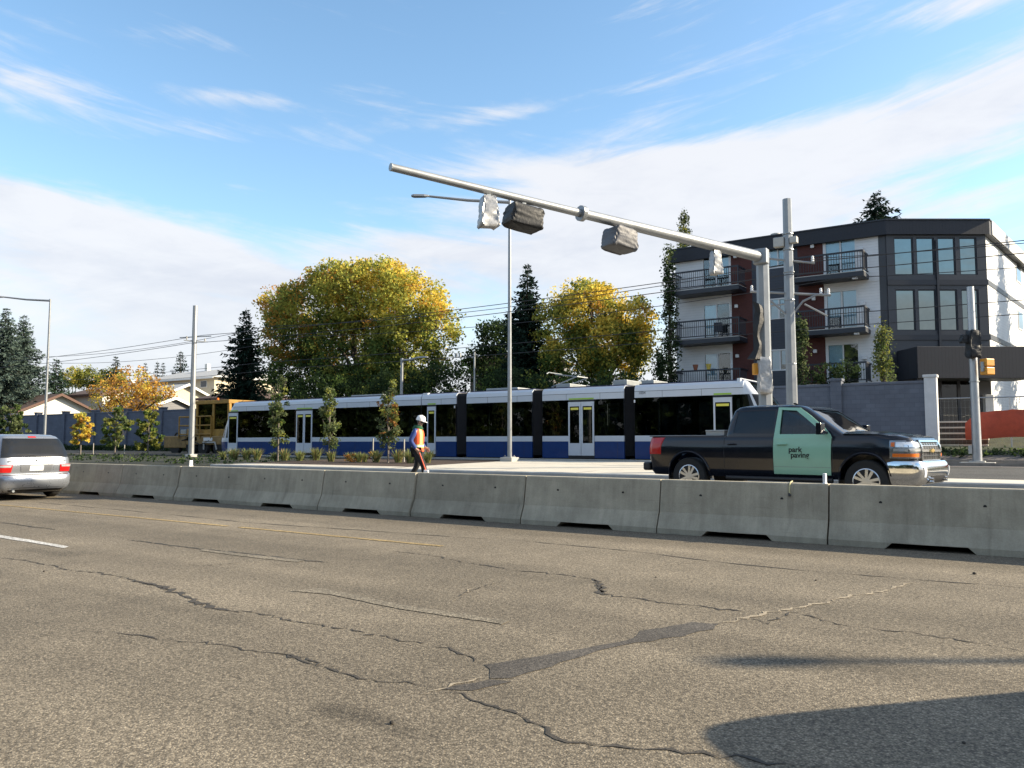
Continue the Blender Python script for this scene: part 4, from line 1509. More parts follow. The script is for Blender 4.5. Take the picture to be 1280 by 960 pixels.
def module(x0, x1, doors=(), windows=None, ends=(True, True)):
    """doors: list of (x0, x1, leaves); local tram coordinates"""
    b = MB()
    panels = []
    # skirt and stripe
    e = .006
    openings = sorted((d[0], d[1]) for d in doors)
    spans, cur = [], x0
    for a, c in openings:
        spans.append((cur, a)); cur = c
    spans.append((cur, x1))
    for a, c in spans:
        if c - a > .02:
            for s in (-1, 1):
                pn = MB(); panels.append(pn)
                pn.bx(a, c, s * (HW - .10), s * HW, TZ[0], TZ[1] - .004, 1)
                pn.bx(a, c, s * (HW - .10), s * (HW + .004), TZ[1], TZ[2], 0)
                k = a + 1.15
                while k < c - .3:
                    pn.bx(k - .006, k + .006, s * HW, s * (HW + .003), TZ[0], TZ[1] - .03, 2)
                    k += 1.15
    fl_ = MB(); fl_.bx(x0 + .01, x1 - .01, -HW + .1, HW - .1, .62, .98)
    b.prism(roof_poly(), x0, x1, 'x', 0)
    # fairing joints
    for s in (-1, 1):
        b.bx(x0, x1, s * (HW + .0), s * (HW + .003), TZ[3] + .27, TZ[3] + .285, 2)
        k = x0 + 1.3
        while k < x1 - .5:
            b.bx(k - .006, k + .006, s * HW, s * (HW + .003), TZ[3], TZ[3] + .29, 2)
            k += 1.75
    b.bx(x0 + .1, x1 - .1, -HW + .30, HW - .30, TZ[4], TZ[4] + .05, 3)
    mod = b.build('car_module', [M_TWHITE, M_TBLUE, M_TDARK, M_TROOF], tram)
    fl_.build('floor', M_TDARK, mod)
    for q_ in panels:
        q_.build('side_panel', [M_TWHITE, M_TBLUE, M_TDARK], mod)
    # glazing band: dark posts with panes between them
    for s in (-1, 1):
        for a, c in spans:
            if c - a < .15:
                continue
            g, fr = MB(), MB()
            n = max(1, round((c - a) / 1.75))
            fr.bx(a, c, s * (HW - .06), s * (HW - .006), TZ[3] - .16, TZ[3], 0)
            fr.bx(a, c, s * (HW - .06), s * (HW - .006), TZ[2], TZ[2] + .05, 0)
            for i in range(n + 1):
                xx = lerp(a, c, i / n)
                w = .17 if 0 < i < n else .14
                fr.bx(max(a, xx - w), min(c, xx + w), s * (HW - .06), s * (HW - .006), TZ[2] + .05, TZ[3] - .16, 0)
            g.bx(a + .01, c - .01, s * (HW - .004), s * (HW + .002), TZ[2] + .004, TZ[3] - .004, 0)
            fr.build('window_frame', M_TDARK, mod)
            g.build('window_band', M_TGLASS, mod)
    for a, c, leaves in doors:
        for s in (-1, 1):
            for i in range(leaves):
                d = MB()
                xx0, xx1 = lerp(a, c, i / leaves), lerp(a, c, (i + 1) / leaves)
                door_leaf(d, xx0 + .012, xx1 - .012, s)
                d.build('door', [M_TWHITE, M_TGLASS, M_YSTK], mod)
            st = MB()
            st.bx(a, c, s * (HW - .08), s * (HW + .006), TZ[0] + .0, .85, 0)
            st.build('door_sill', M_TDARK, mod)
            st = MB(); st.bx(a, c, s * (HW - .08), s * (HW + .004), 3.31, TZ[3] - .005, 0)
            st.build('door_header', M_TDARK, mod)
            st = MB(); st.bx(a + .03, c - .03, s * HW, s * (HW + .012), TZ[3] + .01, TZ[3] + .075)
            st.build('door_strip', M_LIME, mod)
    # seats and handrails seen through the glass
    it = MB()
    x = x0 + .7
    while x < x1 - .5:
        if not any(a - .3 < x < c + .3 for a, c in openings):
            for y in (-.85, .85):
                it.box((x, y, 1.45), (.42, .75, .10), 0); it.box((x - .2, y, 1.85), (.08, .75, .75), 0)
            if random.random() < .6:
                it.cyl((x + .1, -.45, 1.0), (x + .1, -.45, 3.4), .03, 6, 1)
        x += .95
    it.build('interior', [M_SEATB, M_POLE], mod)
    return mod


def bellows(x0, x1):
    b = MB()
    n = 8
    rings = []
    for i in range(n * 2 + 1):
        t = i / (n * 2)
        w = HW - (.05 if i % 2 == 0 else .11)
        z1 = TZ[4] - (.02 if i % 2 == 0 else .08)
        rings.append([(lerp(x0, x1, t), -w, .86), (lerp(x0, x1, t), -w, z1 - .15), (lerp(x0, x1, t), -w + .15, z1), (lerp(x0, x1, t), w - .15, z1), (lerp(x0, x1, t), w, z1 - .15), (lerp(x0, x1, t), w, .86)])
    b.loft(rings)
    return b.build('bellows', M_BELLOW, tram)


def nose(x0, sgn):
    """driving cab front: horizontal slices running to the tip"""
    tab = [(.72, 1.55), (1.0, 1.72), (1.50, 1.80), (1.75, 1.74), (2.4, 1.42), (3.0, .98), (3.40, .62), (3.7, .36), (3.90, .16), (3.985, .02)]
    b = MB()
    zs = [.74, 1.0, 1.25, 1.50, 1.75, 1.95, 2.2, 2.5, 2.8, 3.1, 3.40, 3.6, 3.78, 3.9, 3.985]
    rings = []
    for z in zs:
        ln = interp(tab, z)[0]
        w = HW if z < 3.7 else HW - (z - 3.7) * .9
        ring = []
        for j in range(25):
            q = -pi / 2 + pi * j / 24
            ring.append((x0 + sgn * ln * abs(cos(q)) ** (2 / 3.0), w * math.copysign(abs(sin(q)) ** (2 / 3.6), sin(q)), z))
        rings.append(ring)
    n = 25
    o = 0
    v = [p for r in rings for p in r]
    f, mi = [], []
    for i in range(len(rings) - 1):
        zc = (zs[i] + zs[i + 1]) / 2
        for j in range(n - 1):
            yf = abs(j + .5 - 12) / 12
            if zc < 1.5: m = 1
            elif zc < 1.75: m = 0
            elif zc < 3.40:
                m = 2 if yf < .80 else (3 if yf < .93 else 2)
                if .74 < yf < .86: m = 0
            else: m = 0 if yf > .45 else 2
            f.append((i * n + j, i * n + j + 1, (i + 1) * n + j + 1, (i + 1) * n + j)); mi.append(m)
    f.append(tuple(range((len(rings) - 1) * n, len(rings) * n))); mi.append(3)
    b.add(v, [])
    for a, m in zip(f, mi):
        b.f.append(a); b.m.append(m)
    o = b.build('driving_cab', [M_TWHITE, M_TBLUE, M_DGLASS, M_TDARK], tram, smooth=40)
    it = MB(); it.bx(x0 + sgn * .1, x0 + sgn * 1.2, -.9, .9, .9, 1.8); it.build('console', M_TDARK, o)
    hl_ = MB()
    for y in (-.85, .85):
        hl_.lathe([(.0, 0), (.12, .01), (.12, .06), (.0, .08)], (x0 + sgn * 1.58, y, 1.3), 12, 0, None, 'x')
    hl_.build('headlight', M_CLEAR, o, smooth=40)
    wi = MB(); wi.tube([(x0 + sgn * 1.72, .1, 1.8), (x0 + sgn * 1.38, .35, 2.5)], .02, 5); wi.build('wiper', M_TDARK, o)
    return o


def T(px_):
    return tl(tram_x(px_))


cabL, cabR = T(269.5) + 1.75, T(985) - 1.75
module(cabL, T(526), [(T(285.5), T(297.5), 1), (T(370.5), T(390.5), 2)])
# grey portal band between the doors of the next car
module(T(527), T(570), [(T(534), T(545), 1)])
pb_ = MB()
pb_.prism(roof_poly(HW + .03, .74, TZ[4] + .06), T(526.6), T(532.5), 'x', 0)
pb_.build('portal_band', M_TWHITE, tram)
bellows(T(570.5), T(583))
module(T(583), T(665))
bellows(T(665.5), T(677.5))
module(T(678), T(780), [(T(710.5), T(743), 2)])
bellows(T(780.5), T(793))
module(T(793.5), cabR, [(T(892), T(916), 1)])
nose(cabL, -1)
nose(cabR, 1)
pb_ = MB()
pb_.prism(roof_poly(HW + .05, 1.75, TZ[4] + .10), T(921.5), T(925.5), 'x', 0)
pb_.build('portal_band', M_TWHITE, tram)
ub = MB()
for a, c in ((cabL, T(526)), (T(583), T(665)), (T(678), T(780)), (T(793), cabR)):
    ub.bx(a + .6, c - .6, -1.05, 1.05, .40, .66)
ub.build('bogie', M_TDARK, tram)
# roof equipment and pantograph
for a, c, h in ((688, 706, .28), (760, 778, .35), (796, 812, .25), (600, 640, .18), (430, 470, .15)):
    rq = MB(); rq.bx(T(a), T(c), -.8, .8, TZ[4] + .04, TZ[4] + .04 + h * .7, 0); rq.build('roof_box', [M_STEELD], tram, bevel=.03)
pg = MB()
xa = T(690)
pg.tube([(xa - .5, -.5, 4.1), (xa + .9, -.5, 4.55), (xa + .9, .5, 4.55), (xa - .5, .5, 4.1)], .03, 6)
pg.tube([(xa + .9, 0, 4.55), (xa - .6, 0, 4.75)], .03, 6)
pg.tube([(xa - .6, -.8, 4.72), (xa - .6, -.6, 4.8), (xa - .6, .6, 4.8), (xa - .6, .8, 4.72)], .025, 6)
pg.build('pantograph', M_STEELD, tram, smooth=50)
nm = Matrix.Translation((T(803), -HW - .004, TZ[3] + .20)) @ Matrix.Rotation(pi / 2, 4, 'X')
text_obj('1004', .17, M_TDARK, 'car_number', tram, nm, .002)
for px_ in (600, 641, 690, 815):
    pass
lm = MB()
for px_ in (568.5, 793.8):
    lm.box((T(px_), -HW - .02, 3.25), (.05, .05, .12))
lm.build('marker_lamp', M_WHITE, tram)

# ------------------------------------------------------------------ worker
M_SKIN = pm('skin', (.42, .25, .18), .55, var=.05)
M_SHIRT = pm('blue_sleeve', (.03, .06, .22), .85, var=.15)
M_TROUS = pm('dark_trousers', (.018, .018, .02), .9, var=.2)
M_VEST = pm('orange_vest', (.85, .12, .03), .7, var=.08)
M_VLIME = pm('lime_band', (.62, .72, .18), .6, var=.05)
M_VSILV = pm('silver_band', (.7, .7, .68), .4, var=.05)
M_HELM = pm('white_helmet', (.82, .82, .8), .3, var=.02)
M_BOOT = pm('work_boot', (.05, .035, .025), .8, var=.2)
M_GREENH = pm('green_hood', (.01, .07, .03), .9, var=.2)
M_ORPOLE = pm('orange_handle', (.75, .09, .03), .5, var=.05)
wk_p = onw(522, 560, 16.6)
worker = empty('person', (wk_p.x, 16.6, gz(16.6)), YAW + radians(-8))
tag(worker, 'person in white hard hat and orange safety vest walking with head bowed behind the barrier', 'person')
# local: x forward, y left, near side of the viewer is -y
J = {
    'pelvis': ((0, 0, .93), (.135, .15)), 'belly': ((.0, 0, 1.10), (.125, .155)), 'chest': ((.0, 0, 1.32), (.135, .185)), 'neckb': ((.01, 0, 1.48), (.075, .09)),
    'neck': ((.035, 0, 1.55), (.055, .055)), 'headb': ((.075, 0, 1.62), (.075, .07)), 'head': ((.085, 0, 1.70), (.092, .078)), 'top': ((.075, 0, 1.775), (.07, .065)),
    'shr': ((-.01, -.20, 1.43), .062), 'elr': ((-.13, -.27, 1.17), .048), 'wrr': ((.02, -.24, .945), .032), 'har': ((.065, -.225, .90), .036),
    'shl': ((.0, .20, 1.43), .062), 'ell': ((-.02, .27, 1.16), .048), 'wrl': ((.16, .22, .98), .032), 'hal': ((.21, .20, .945), .036),
    'hipr': ((.0, -.10, .88), .095), 'knr': ((.20, -.11, .50), .062), 'anr': ((.24, -.11, .10), .045), 'toer': ((.40, -.12, .05), .042),
    'hipl': ((.0, .10, .88), .095), 'knl': ((-.04, .11, .48), .062), 'anl': ((-.26, .11, .13), .045), 'toel': ((-.13, .12, .05), .042),
}
EDG = [('pelvis', 'belly'), ('belly', 'chest'), ('chest', 'neckb'), ('neckb', 'neck'), ('neck', 'headb'), ('headb', 'head'), ('head', 'top'),
       ('chest', 'shr'), ('shr', 'elr'), ('elr', 'wrr'), ('wrr', 'har'), ('chest', 'shl'), ('shl', 'ell'), ('ell', 'wrl'), ('wrl', 'hal'),
       ('pelvis', 'hipr'), ('hipr', 'knr'), ('knr', 'anr'), ('anr', 'toer'), ('pelvis', 'hipl'), ('hipl', 'knl'), ('knl', 'anl'), ('anl', 'toel')]
# fingers rooted in the palms
for side, hn, base, dirv in (('r', 'har', Vector((.065, -.225, .90)), Vector((.35, .1, -.9))), ('l', 'hal', Vector((.21, .20, .945)), Vector((.6, -.1, -.75)))):
    dirv.normalize()
    lat = dirv.cross(Vector((0, 1, 0))).normalized()
    curl = Vector((0, .5 if side == 'r' else -.5, 0)) + dirv
    for k, l in enumerate((.062, .072, .068, .052)):
        o_ = lat * (.030 - .020 * k)
        a = base + dirv * .035 + o_
        b_ = a + dirv * l * .6
        c_ = b_ + curl.normalized() * l * .5
        J[f'f{side}{k}a'] = (tuple(a), .0095); J[f'f{side}{k}b'] = (tuple(b_), .009); J[f'f{side}{k}c'] = (tuple(c_), .0075)
        EDG += [(hn, f'f{side}{k}a'), (f'f{side}{k}a', f'f{side}{k}b'), (f'f{side}{k}b', f'f{side}{k}c')]
    a = base + lat * .045 + dirv * .005; b_ = a + lat * .02 + dirv * .035
    J[f't{side}a'] = (tuple(a), .011); J[f't{side}b'] = (tuple(b_), .009)
    EDG += [(hn, f't{side}a'), (f't{side}a', f't{side}b')]
skin_obj('body', J, EDG, M_SKIN, worker, 'pelvis', 2)
# face
fc = MB()
hc = Vector((.085, 0, 1.69))
fc.lathe([(.002, .118), (.014, .105), (.018, .085)], (hc.x, 0, hc.z - .025), 8, 0, None, 'x')
for s in (-1, 1):
    fc.lathe([(.0, -.02), (.03, -.012), (.03, .012), (0, .02)], (hc.x - .01, s * .082, hc.z - .02), 8, 0, None, 'y')
fc.build('face', M_SKIN, worker, smooth=60)
ey = MB()
for s in (-1, 1):
    ey.lathe([(0, .0), (.011, .004), (.009, .012), (0, .015)], (hc.x + .076, s * .034, hc.z + .005), 8, 0, None, 'x')
ey.box((hc.x + .082, 0, hc.z - .062), (.012, .045, .008))
ey.build('eye', M_BLACK, worker, smooth=60)
hr_ = MB(); hr_.lathe([(.085, -.05), (.092, 0), (.09, .05)], (hc.x - .012, 0, hc.z + .0), 16)
hr_.build('hair', M_BLACK, worker, smooth=60)
# hood bunched at the neck
hd_ = MB(); hd_.lathe([(.135, -.05), (.15, 0), (.12, .06), (.085, .09)], (-.0, 0, 1.50), 16)
hd_.build('hood', M_GREENH, worker, smooth=60)
legs = {k: (J[k][0], (J[k][1] if not isinstance(J[k][1], tuple) else max(J[k][1])) + .022) for k in ('pelvis', 'hipr', 'knr', 'anr', 'hipl', 'knl', 'anl')}
legs['pelvis'] = ((0, 0, .95), (.155, .165))
skin_obj('trousers', legs, [('pelvis', 'hipr'), ('hipr', 'knr'), ('knr', 'anr'), ('pelvis', 'hipl'), ('hipl', 'knl'), ('knl', 'anl')], M_TROUS, worker, 'pelvis')
sh = {k: (J[k][0], tuple(q + .018 for q in J[k][1]) if isinstance(J[k][1], tuple) else J[k][1] + .02) for k in ('belly', 'chest', 'neckb', 'shr', 'elr', 'wrr', 'shl', 'ell', 'wrl')}
skin_obj('shirt', sh, [('belly', 'chest'), ('chest', 'neckb'), ('chest', 'shr'), ('shr', 'elr'), ('elr', 'wrr'), ('chest', 'shl'), ('shl', 'ell'), ('ell', 'wrl')], M_SHIRT, worker, 'chest')
vt = MB()
prof = [(.88, .165, .20, 0), (.94, .168, .205, 0), (.985, .166, .205, 1), (1.005, .165, .205, 2), (1.045, .164, .205, 1), (1.065, .162, .205, 0), (1.2, .165, .215, 0), (1.32, .172, .225, 0), (1.42, .155, .215, 0), (1.49, .11, .15, 0)]
rings = []
for z, a, b_, m in prof:
    rings.append([(.005 + a * cos(2 * pi * k / 28), b_ * sin(2 * pi * k / 28), z) for k in range(28)])
n = 28
vt.add([p for r in rings for p in r], [])
for i in range(len(rings) - 1):
    for k in range(n):
        m = prof[i][3]
        q = (k + .5) / n * 2 * pi
        if i >= 5 and abs(abs(math.copysign(1, sin(q)) * abs(sin(q))) - .62) < .16: m = 1 if abs(abs(sin(q)) - .62) > .07 else 2
        vt.f.append((i * n + k, i * n + (k + 1) % n, (i + 1) * n + (k + 1) % n, (i + 1) * n + k)); vt.m.append(m)
vt.build('safety_vest', [M_VEST, M_VLIME, M_VSILV], worker, smooth=60)
hm = MB()
hm.lathe([(.118, -.005), (.128, .0), (.128, .03), (.122, .07), (.10, .115), (.06, .142), (0.0, .15)], (0, 0, 0), 24)
hm.prism([(.08, -.1), (.17, -.075), (.195, 0), (.17, .075), (.08, .1)], -.012, .006, 'z')
hm.tube([(-.1, 0, .11), (0, 0, .152), (.1, 0, .11)], .014, 6)
hmt = hm.build('hard_hat', M_HELM, worker, smooth=45, loc=(hc.x - .005, 0, hc.z + .02), rot=(0, radians(14), 0))
for s, ax, tx in (('r', (.24, -.11, .10), (.40, -.12, .05)), ('l', (-.26, .11, .13), (-.13, .12, .05))):
    skin_obj('boot', {'a': ((ax[0], ax[1], ax[2] + .08), .062), 'b': ((ax[0] - .01, ax[1], ax[2] - .03), .06), 'c': (tx, .055)}, [('a', 'b'), ('b', 'c')], M_BOOT, worker, 'a')
# marking wand held in the near hand
wp_ = Vector((.10, -.215, .86))
wand = empty('marking_wand', worker.matrix_basis @ wp_, YAW + radians(-8))
tag(wand, 'orange stick with a white box at its foot in the worker\'s hand', 'marking tool')
wd = MB(); wd.tube([(-.03, 0, .10), (.0, 0, 0), (.19, 0, -.50)], .016, 8); wd.build('handle', M_ORPOLE, wand, smooth=50)
wd = MB(); wd.box((.20, 0, -.60), (.13, .10, .26)); wd.build('white_box', M_WHITE, wand, bevel=.02)
# ------------------------------------------------------------------ poles, mast arm, signals, wires
M_BAGS = pm('silver_bag', (.38, .38, .38), .42, .3, var=.25, scale=9, bump=.5, bscale=9)
M_BAGB = pm('black_bag', (.011, .012, .014), .6, 0, var=.3, scale=9, bump=.4, bscale=14)
M_BAGG = pm('grey_bag', (.11, .11, .12), .55, .0, var=.15, bump=.8, bscale=6)
M_YSIG = pm('signal_yellow', (.62, .27, .02), .45, var=.08)
M_WIRE = pm('wire', (.03, .03, .032), .6, var=.1)
M_GALV = pm('bright_galvanised', (.27, .283, .295), .45, .45, var=.14, scale=2.5)


def wrapped_bag(mb, c, sx, sy, sz, seed, taper=.85, n=22, lev=20, crease=.06):
    """a draped fabric bag: rounded box with random folds"""
    r = random.Random(seed)
    rings = []
    ph = [r.uniform(0, 6.28) for _ in range(6)]
    for k in range(lev + 1):
        t = k / lev
        z = -sz / 2 + sz * t
        ring = []
        edge = 1 - .16 * (abs(2 * t - 1) ** 14)
        tp = lerp(1.0, taper, t) * edge
        for j in range(n * 2):
            q = 2 * pi * j / (n * 2)
            e = 11.0
            x = math.copysign(abs(cos(q)) ** (2 / e), cos(q)); y = math.copysign(abs(sin(q)) ** (2 / e), sin(q))
            w = 1 + crease * (sin(3 * q + 5 * t + ph[0]) * .7 + sin(6 * q - 9 * t + ph[1]) * .55 + abs(sin(4 * q + 13 * t + ph[2])) * .8 - .5 + sin(11 * q + 17 * t + ph[3]) * .3 + r.uniform(-.14, .14))
            ring.append((c[0] + x * sx / 2 * tp * w, c[1] + y * sy / 2 * tp * w, c[2] + z + sz * .03 * sin(3 * q + ph[4]) + r.uniform(-.006, .006)))
        rings.append(ring)
    mb.loft(rings)
    return mb


def lamp_pole(name, base, h, arm, label, group, r0=.10, r1=.06, base_box=.30):
    """arm: (dx, dy, rise) of the bracket with a flat lantern at its end"""
    root = empty(name, base)
    tag(root, label, 'street lamp', group)
    b = MB(); b.tube([(0, 0, 0), (0, 0, h * .5), (0, 0, h)], [r0, lerp(r0, r1, .5), r1], 12)
    b.build('pole', M_GALV, root, smooth=40)
    b = MB(); b.bx(-.30, .30, -.30, .30, -.1, .16); b.build('footing', M_KERB, root, bevel=.02)
    b = MB(); b.bx(-.19, .19, -.19, .19, .16, .19)
    for sx in (-1, 1):
        for sy in (-1, 1):
            b.cyl((sx * .14, sy * .14, .19), (sx * .14, sy * .14, .25), .02, 6)
    b.build('base_plate', M_STEEL, root)
    dx, dy, rise = arm
    e = Vector((dx, dy, h + rise))
    b = MB(); b.tube([(0, 0, h - .12), Vector((dx * .5, dy * .5, h - .12 + rise * .55)), e], [.075, .065, .05], 8)
    a = b.build('arm', M_GALV, root, smooth=50)
    d = Vector((dx, dy, 0)).normalized()
    M = Matrix.Translation(e) @ Matrix.Rotation(atan2(d.y, d.x), 4, 'Z')
    b = MB()
    b.loft([[(x, -w, z0), (x, w, z0), (x, w * .8, z1), (x, -w * .8, z1)] for x, w, z0, z1 in ((-.15, .05, -.04, .04), (.05, .13, -.05, .05), (.5, .15, -.05, .05), (.62, .09, -.035, .03))], 0, True, True, M)
    b.build('lantern', M_GALV, a, bevel=.01)
    return root


bp = onw(637, 576, 28.4)
tipv = onw(532, 238, 26.3)
lamp_pole('street_lamp', (bp.x, 28.4, .66), 250 and (onw(635, 250, 28.4).z - .66), (tipv.x - bp.x, 26.3 - 28.4, .15),
          'tall white street lamp pole in the middle of the plaza before the tram', 'street lamps beyond the barrier')
bp2 = onw(55, 560, 28.4)
h2 = onw(57, 375, 28.4).z - .6
lamp_pole('street_lamp', (bp2.x, 28.4, .6), h2, (-2.6, -2.0, .12), 'street lamp standing behind the silver minivan with its arm to the left', 'street lamps beyond the barrier')
# small lamps behind the tram
bp3 = onw(502, 490, 37.9)
lamp_pole('platform_lamp', (bp3.x, 37.9, .62), onw(502, 448, 37.9).z - .62, (1.15, .3, .02), 'short pale platform lamp rising behind the tram roof with arm to the right', None, .11, .09)
bp4 = onw(593, 480, 38.3)
r4 = empty('signal_mast', (bp4.x, 38.3, .7))
tag(r4, 'thin dark mast with a small side bracket behind the tram in front of dark trees', 'mast')
b = MB(); b.tube([(0, 0, 0), (0, 0, onw(593, 440, 38.3).z - .7)], .05, 8); b.build('pole', M_STEELD, r4, smooth=50)
hz_ = onw(593, 446, 38.3).z - .7
b = MB(); b.tube([(0, 0, hz_), (-1.5, 0, hz_ + .05)], .03, 6)
for x in (-1.1, -1.4):
    b.bx(x - .06, x + .06, -.06, .06, hz_ + .05, hz_ + .30)
b.build('bracket', M_STEELD, r4)
# off-frame lamp whose shadow crosses the near road
lamp_pole('street_lamp', (15.4, 16.4, .3), 8.75, (-1.0, -.7, .1), 'street lamp right of the photo, only its shadow seen on the road', 'street lamps beyond the barrier')

# ---- overhead line poles
def line_pole(loc, h, label, name='overhead_line_pole', r0=.17, r1=.13, m=None, arms=True):
    root = empty(name, loc)
    tag(root, label, 'line pole', 'poles carrying the overhead wires')
    b = MB(); b.tube([(0, 0, 0), (0, 0, h)], [r0, r1], 8, ph=pi / 8)
    b.build('pole', m or M_GALV, root, smooth=20)
    b = MB(); b.lathe([(.34, -.2), (.34, .12), (.30, .14)], (0, 0, 0), 16); b.build('footing', M_KERB, root, smooth=30)
    b = MB(); b.bx(-.25, .25, -.25, .25, .142, .175); b.build('base_plate', M_STEEL, root)
    if arms:
        z = h - 1.85
        b = MB(); b.tube([(-.9, -.35, z), (.9, .5, z + .05)], .03, 6); b.tube([(-.2, -.55, z - .22), (.2, .75, z - .22)], .03, 6)
        ar = b.build('cross_arm', M_STEELD, root, smooth=50)
        b = MB()
        for y in (-.5, .7):
            b.lathe([(.02, -.1), (.05, -.08), (.03, -.04), (.055, 0), (.03, .04), (.05, .08), (.02, .1)], (0, y, z - .1 if y < 1 else z + .12), 8)
        b.build('insulator', M_LTGREY, ar, smooth=50)
    return root


PY = 28.1
pl = onw(239, 560, PY)
line_pole((pl.x, PY, .6), onw(239, 383, PY).z - .6, 'grey overhead line pole behind the barrier, left of the tram front', m=M_GALV)
pr_ = onw(990, 500, PY)
hR = onw(990, 248, PY).z - .6
PR = line_pole((pr_.x, PY, .6), hR, 'tall pale overhead line pole with brackets, right of the signal mast', r0=.20, r1=.15, arms=False)
# hardware of the right pole
b = MB()
zz = lambda y: onw(990, y, PY).z - .6
b.bx(-.45, -.1, -.22, .02, zz(308), zz(296)); b.build('junction_box', M_LTGREY, PR, bevel=.02); b = MB(); b.bx(.1, .34, -.2, .05, zz(305), zz(297))
b.build('junction_box', M_LTGREY, PR, bevel=.02)
for z in (zz(292), zz(312), zz(340), zz(375), zz(455)):
    b = MB(); b.lathe([(.185, -.02), (.19, 0), (.185, .02)], (0, 0, z), 8); b.build('clamp_band', M_STEELD, PR)
b = MB()
z1, z2, z3 = zz(325), zz(366), zz(376)
b.tube([(-.75, -.3, z1 + .12), (.80, .3, z1 - .14)], .04, 6)
b.tube([(-1.2, -.5, z2 + .10), (1.25, .55, z2 - .12)], .045, 6)
b.tube([(-.85, -.35, z2 + .05), (0, -.05, z2 - .85)], .04, 6); b.tube([(.85, .35, z2 - .08), (.4, .2, z2 - .3), (0, .05, z2 - .85)], .04, 6)
b.tube([(-1.1, .6, z3 + .0), (.0, .2, z3 - .05)], .035, 6); b.tube([(.45, .2, z2 - .4), (1.15, .4, z2 - .85)], .035, 6)
ar = b.build('cross_arm', M_GALV, PR, smooth=50)
b = MB()
for x, y, z in ((-.72, -.28, z1 + .2), (-.6, -.24, z1 + .2), (.74, .28, z1), (-1.15, -.48, z2 + .2), (1.18, .52, z2), (.95, .42, z2 + .02)):
    b.lathe([(.02, -.1), (.06, -.07), (.035, -.03), (.06, 0), (.035, .04), (.05, .08), (.02, .12)], (x, y, z), 8)
b.build('insulator', M_WHITE, ar, smooth=50)
line_pole((pr_.x + 34, PY, .6), 9, 'overhead line pole beyond the right edge of the photo')
line_pole((pl.x - 33, PY, .6), 9, 'overhead line pole beyond the left edge of the photo')


# ---- wires along the tracks
def wire(p0, p1, sag, label, r=.016, group='overhead wires along the tracks'):
    pts = []
    for i in range(25):
        t = i / 24
        q = Vector(p0).lerp(Vector(p1), t)
        q.z -= sag * 4 * t * (1 - t)
        pts.append(q)
    b = MB(); b.tube(pts, r, 5)
    return tag(b.build('overhead_wire', M_WIRE, smooth=60), label, 'wire', group)


X_A, X_B, X_C, X_D = pl.x - 33, pl.x, pr_.x, pr_.x + 34
rows = [(33.3, 8.85, .55, 'topmost'), (33.3, 6.55, .12, 'tram contact'), (36.6, 8.6, .55, 'second'), (36.6, 6.5, .12, 'far contact'), (PY + .5, 7.75, .25, 'roadside'), (PY - .3, 7.2, .25, 'lower roadside')]
for y, z, sag, nm in rows:
    for a, c, where in ((X_A, X_B, 'left of the grey line pole'), (X_B, X_C, 'between the two line poles over the tram'), (X_C, X_D, 'right of the pale pole crossing the apartment front')):
        wire((a, y, z), (c, y, z), sag, f'{nm} overhead wire {where}')
for x in np.arange(X_B + 4, X_C, 8.0):
    for y in (33.3, 36.6):
        pass

# ---- signal mast with the long arm
MB_ = onw(957, 500, 24.0)
top = onw(957, 312, 24.0)
mast = empty('traffic_signal_mast', (MB_.x, 24.0, .57))
tag(mast, 'grey signal mast with a very long arm reaching over the road', 'signal mast')
H = top.z - .57
b = MB(); b.tube([(0, 0, 0), (0, 0, H)], [.205, .185], 8, ph=pi / 8); b.build('pole', M_GALV, mast, smooth=20)
b = MB(); b.lathe([(.42, -.2), (.42, .14), (.38, .16)], (0, 0, 0), 16); b.build('footing', M_KERB, mast, smooth=30)
tip = onw(489, 209, 12.6)
st = onw(950, 321, 23.85)
arm0 = st - Vector(mast.location)
arm1 = tip - Vector(mast.location)
mid_t = .565
b = MB(); b.tube([arm0, arm0.lerp(arm1, mid_t)], [.165, .125], 12); b.tube([arm0.lerp(arm1, mid_t - .02), arm1], [.105, .085], 12)
arm = b.build('mast_arm', M_GALV, mast, smooth=40)
d_ = (arm1 - arm0).normalized()
b = MB(); c_ = arm0.lerp(arm1, mid_t)
b.cyl(c_ - d_ * .06, c_ + d_ * .06, .20, 12); b.build('flange', M_GALV, arm, smooth=30)
b = MB(); b.cyl(arm1 - d_ * .01, arm1 + d_ * .02, .09, 12); b.build('end_cap', M_STEELD, arm)
b = MB(); b.box((arm0.x + .02, arm0.y + .02, arm0.z), (.42, .30, .46)); b.build('arm_bracket', M_GALV, arm, bevel=.03)


def arm_t(px_):
    best = min(((abs(((lambda q: (640 + FPX * ((q.x * CY + q.y * SY) / (((q.y * CY - q.x * SY) * CP + (q.z - CAM_H) * SP)))))(Vector(mast.location) + arm0.lerp(arm1, t))) - px_), t) for t in np.linspace(0, 1, 401)))
    return best[1]


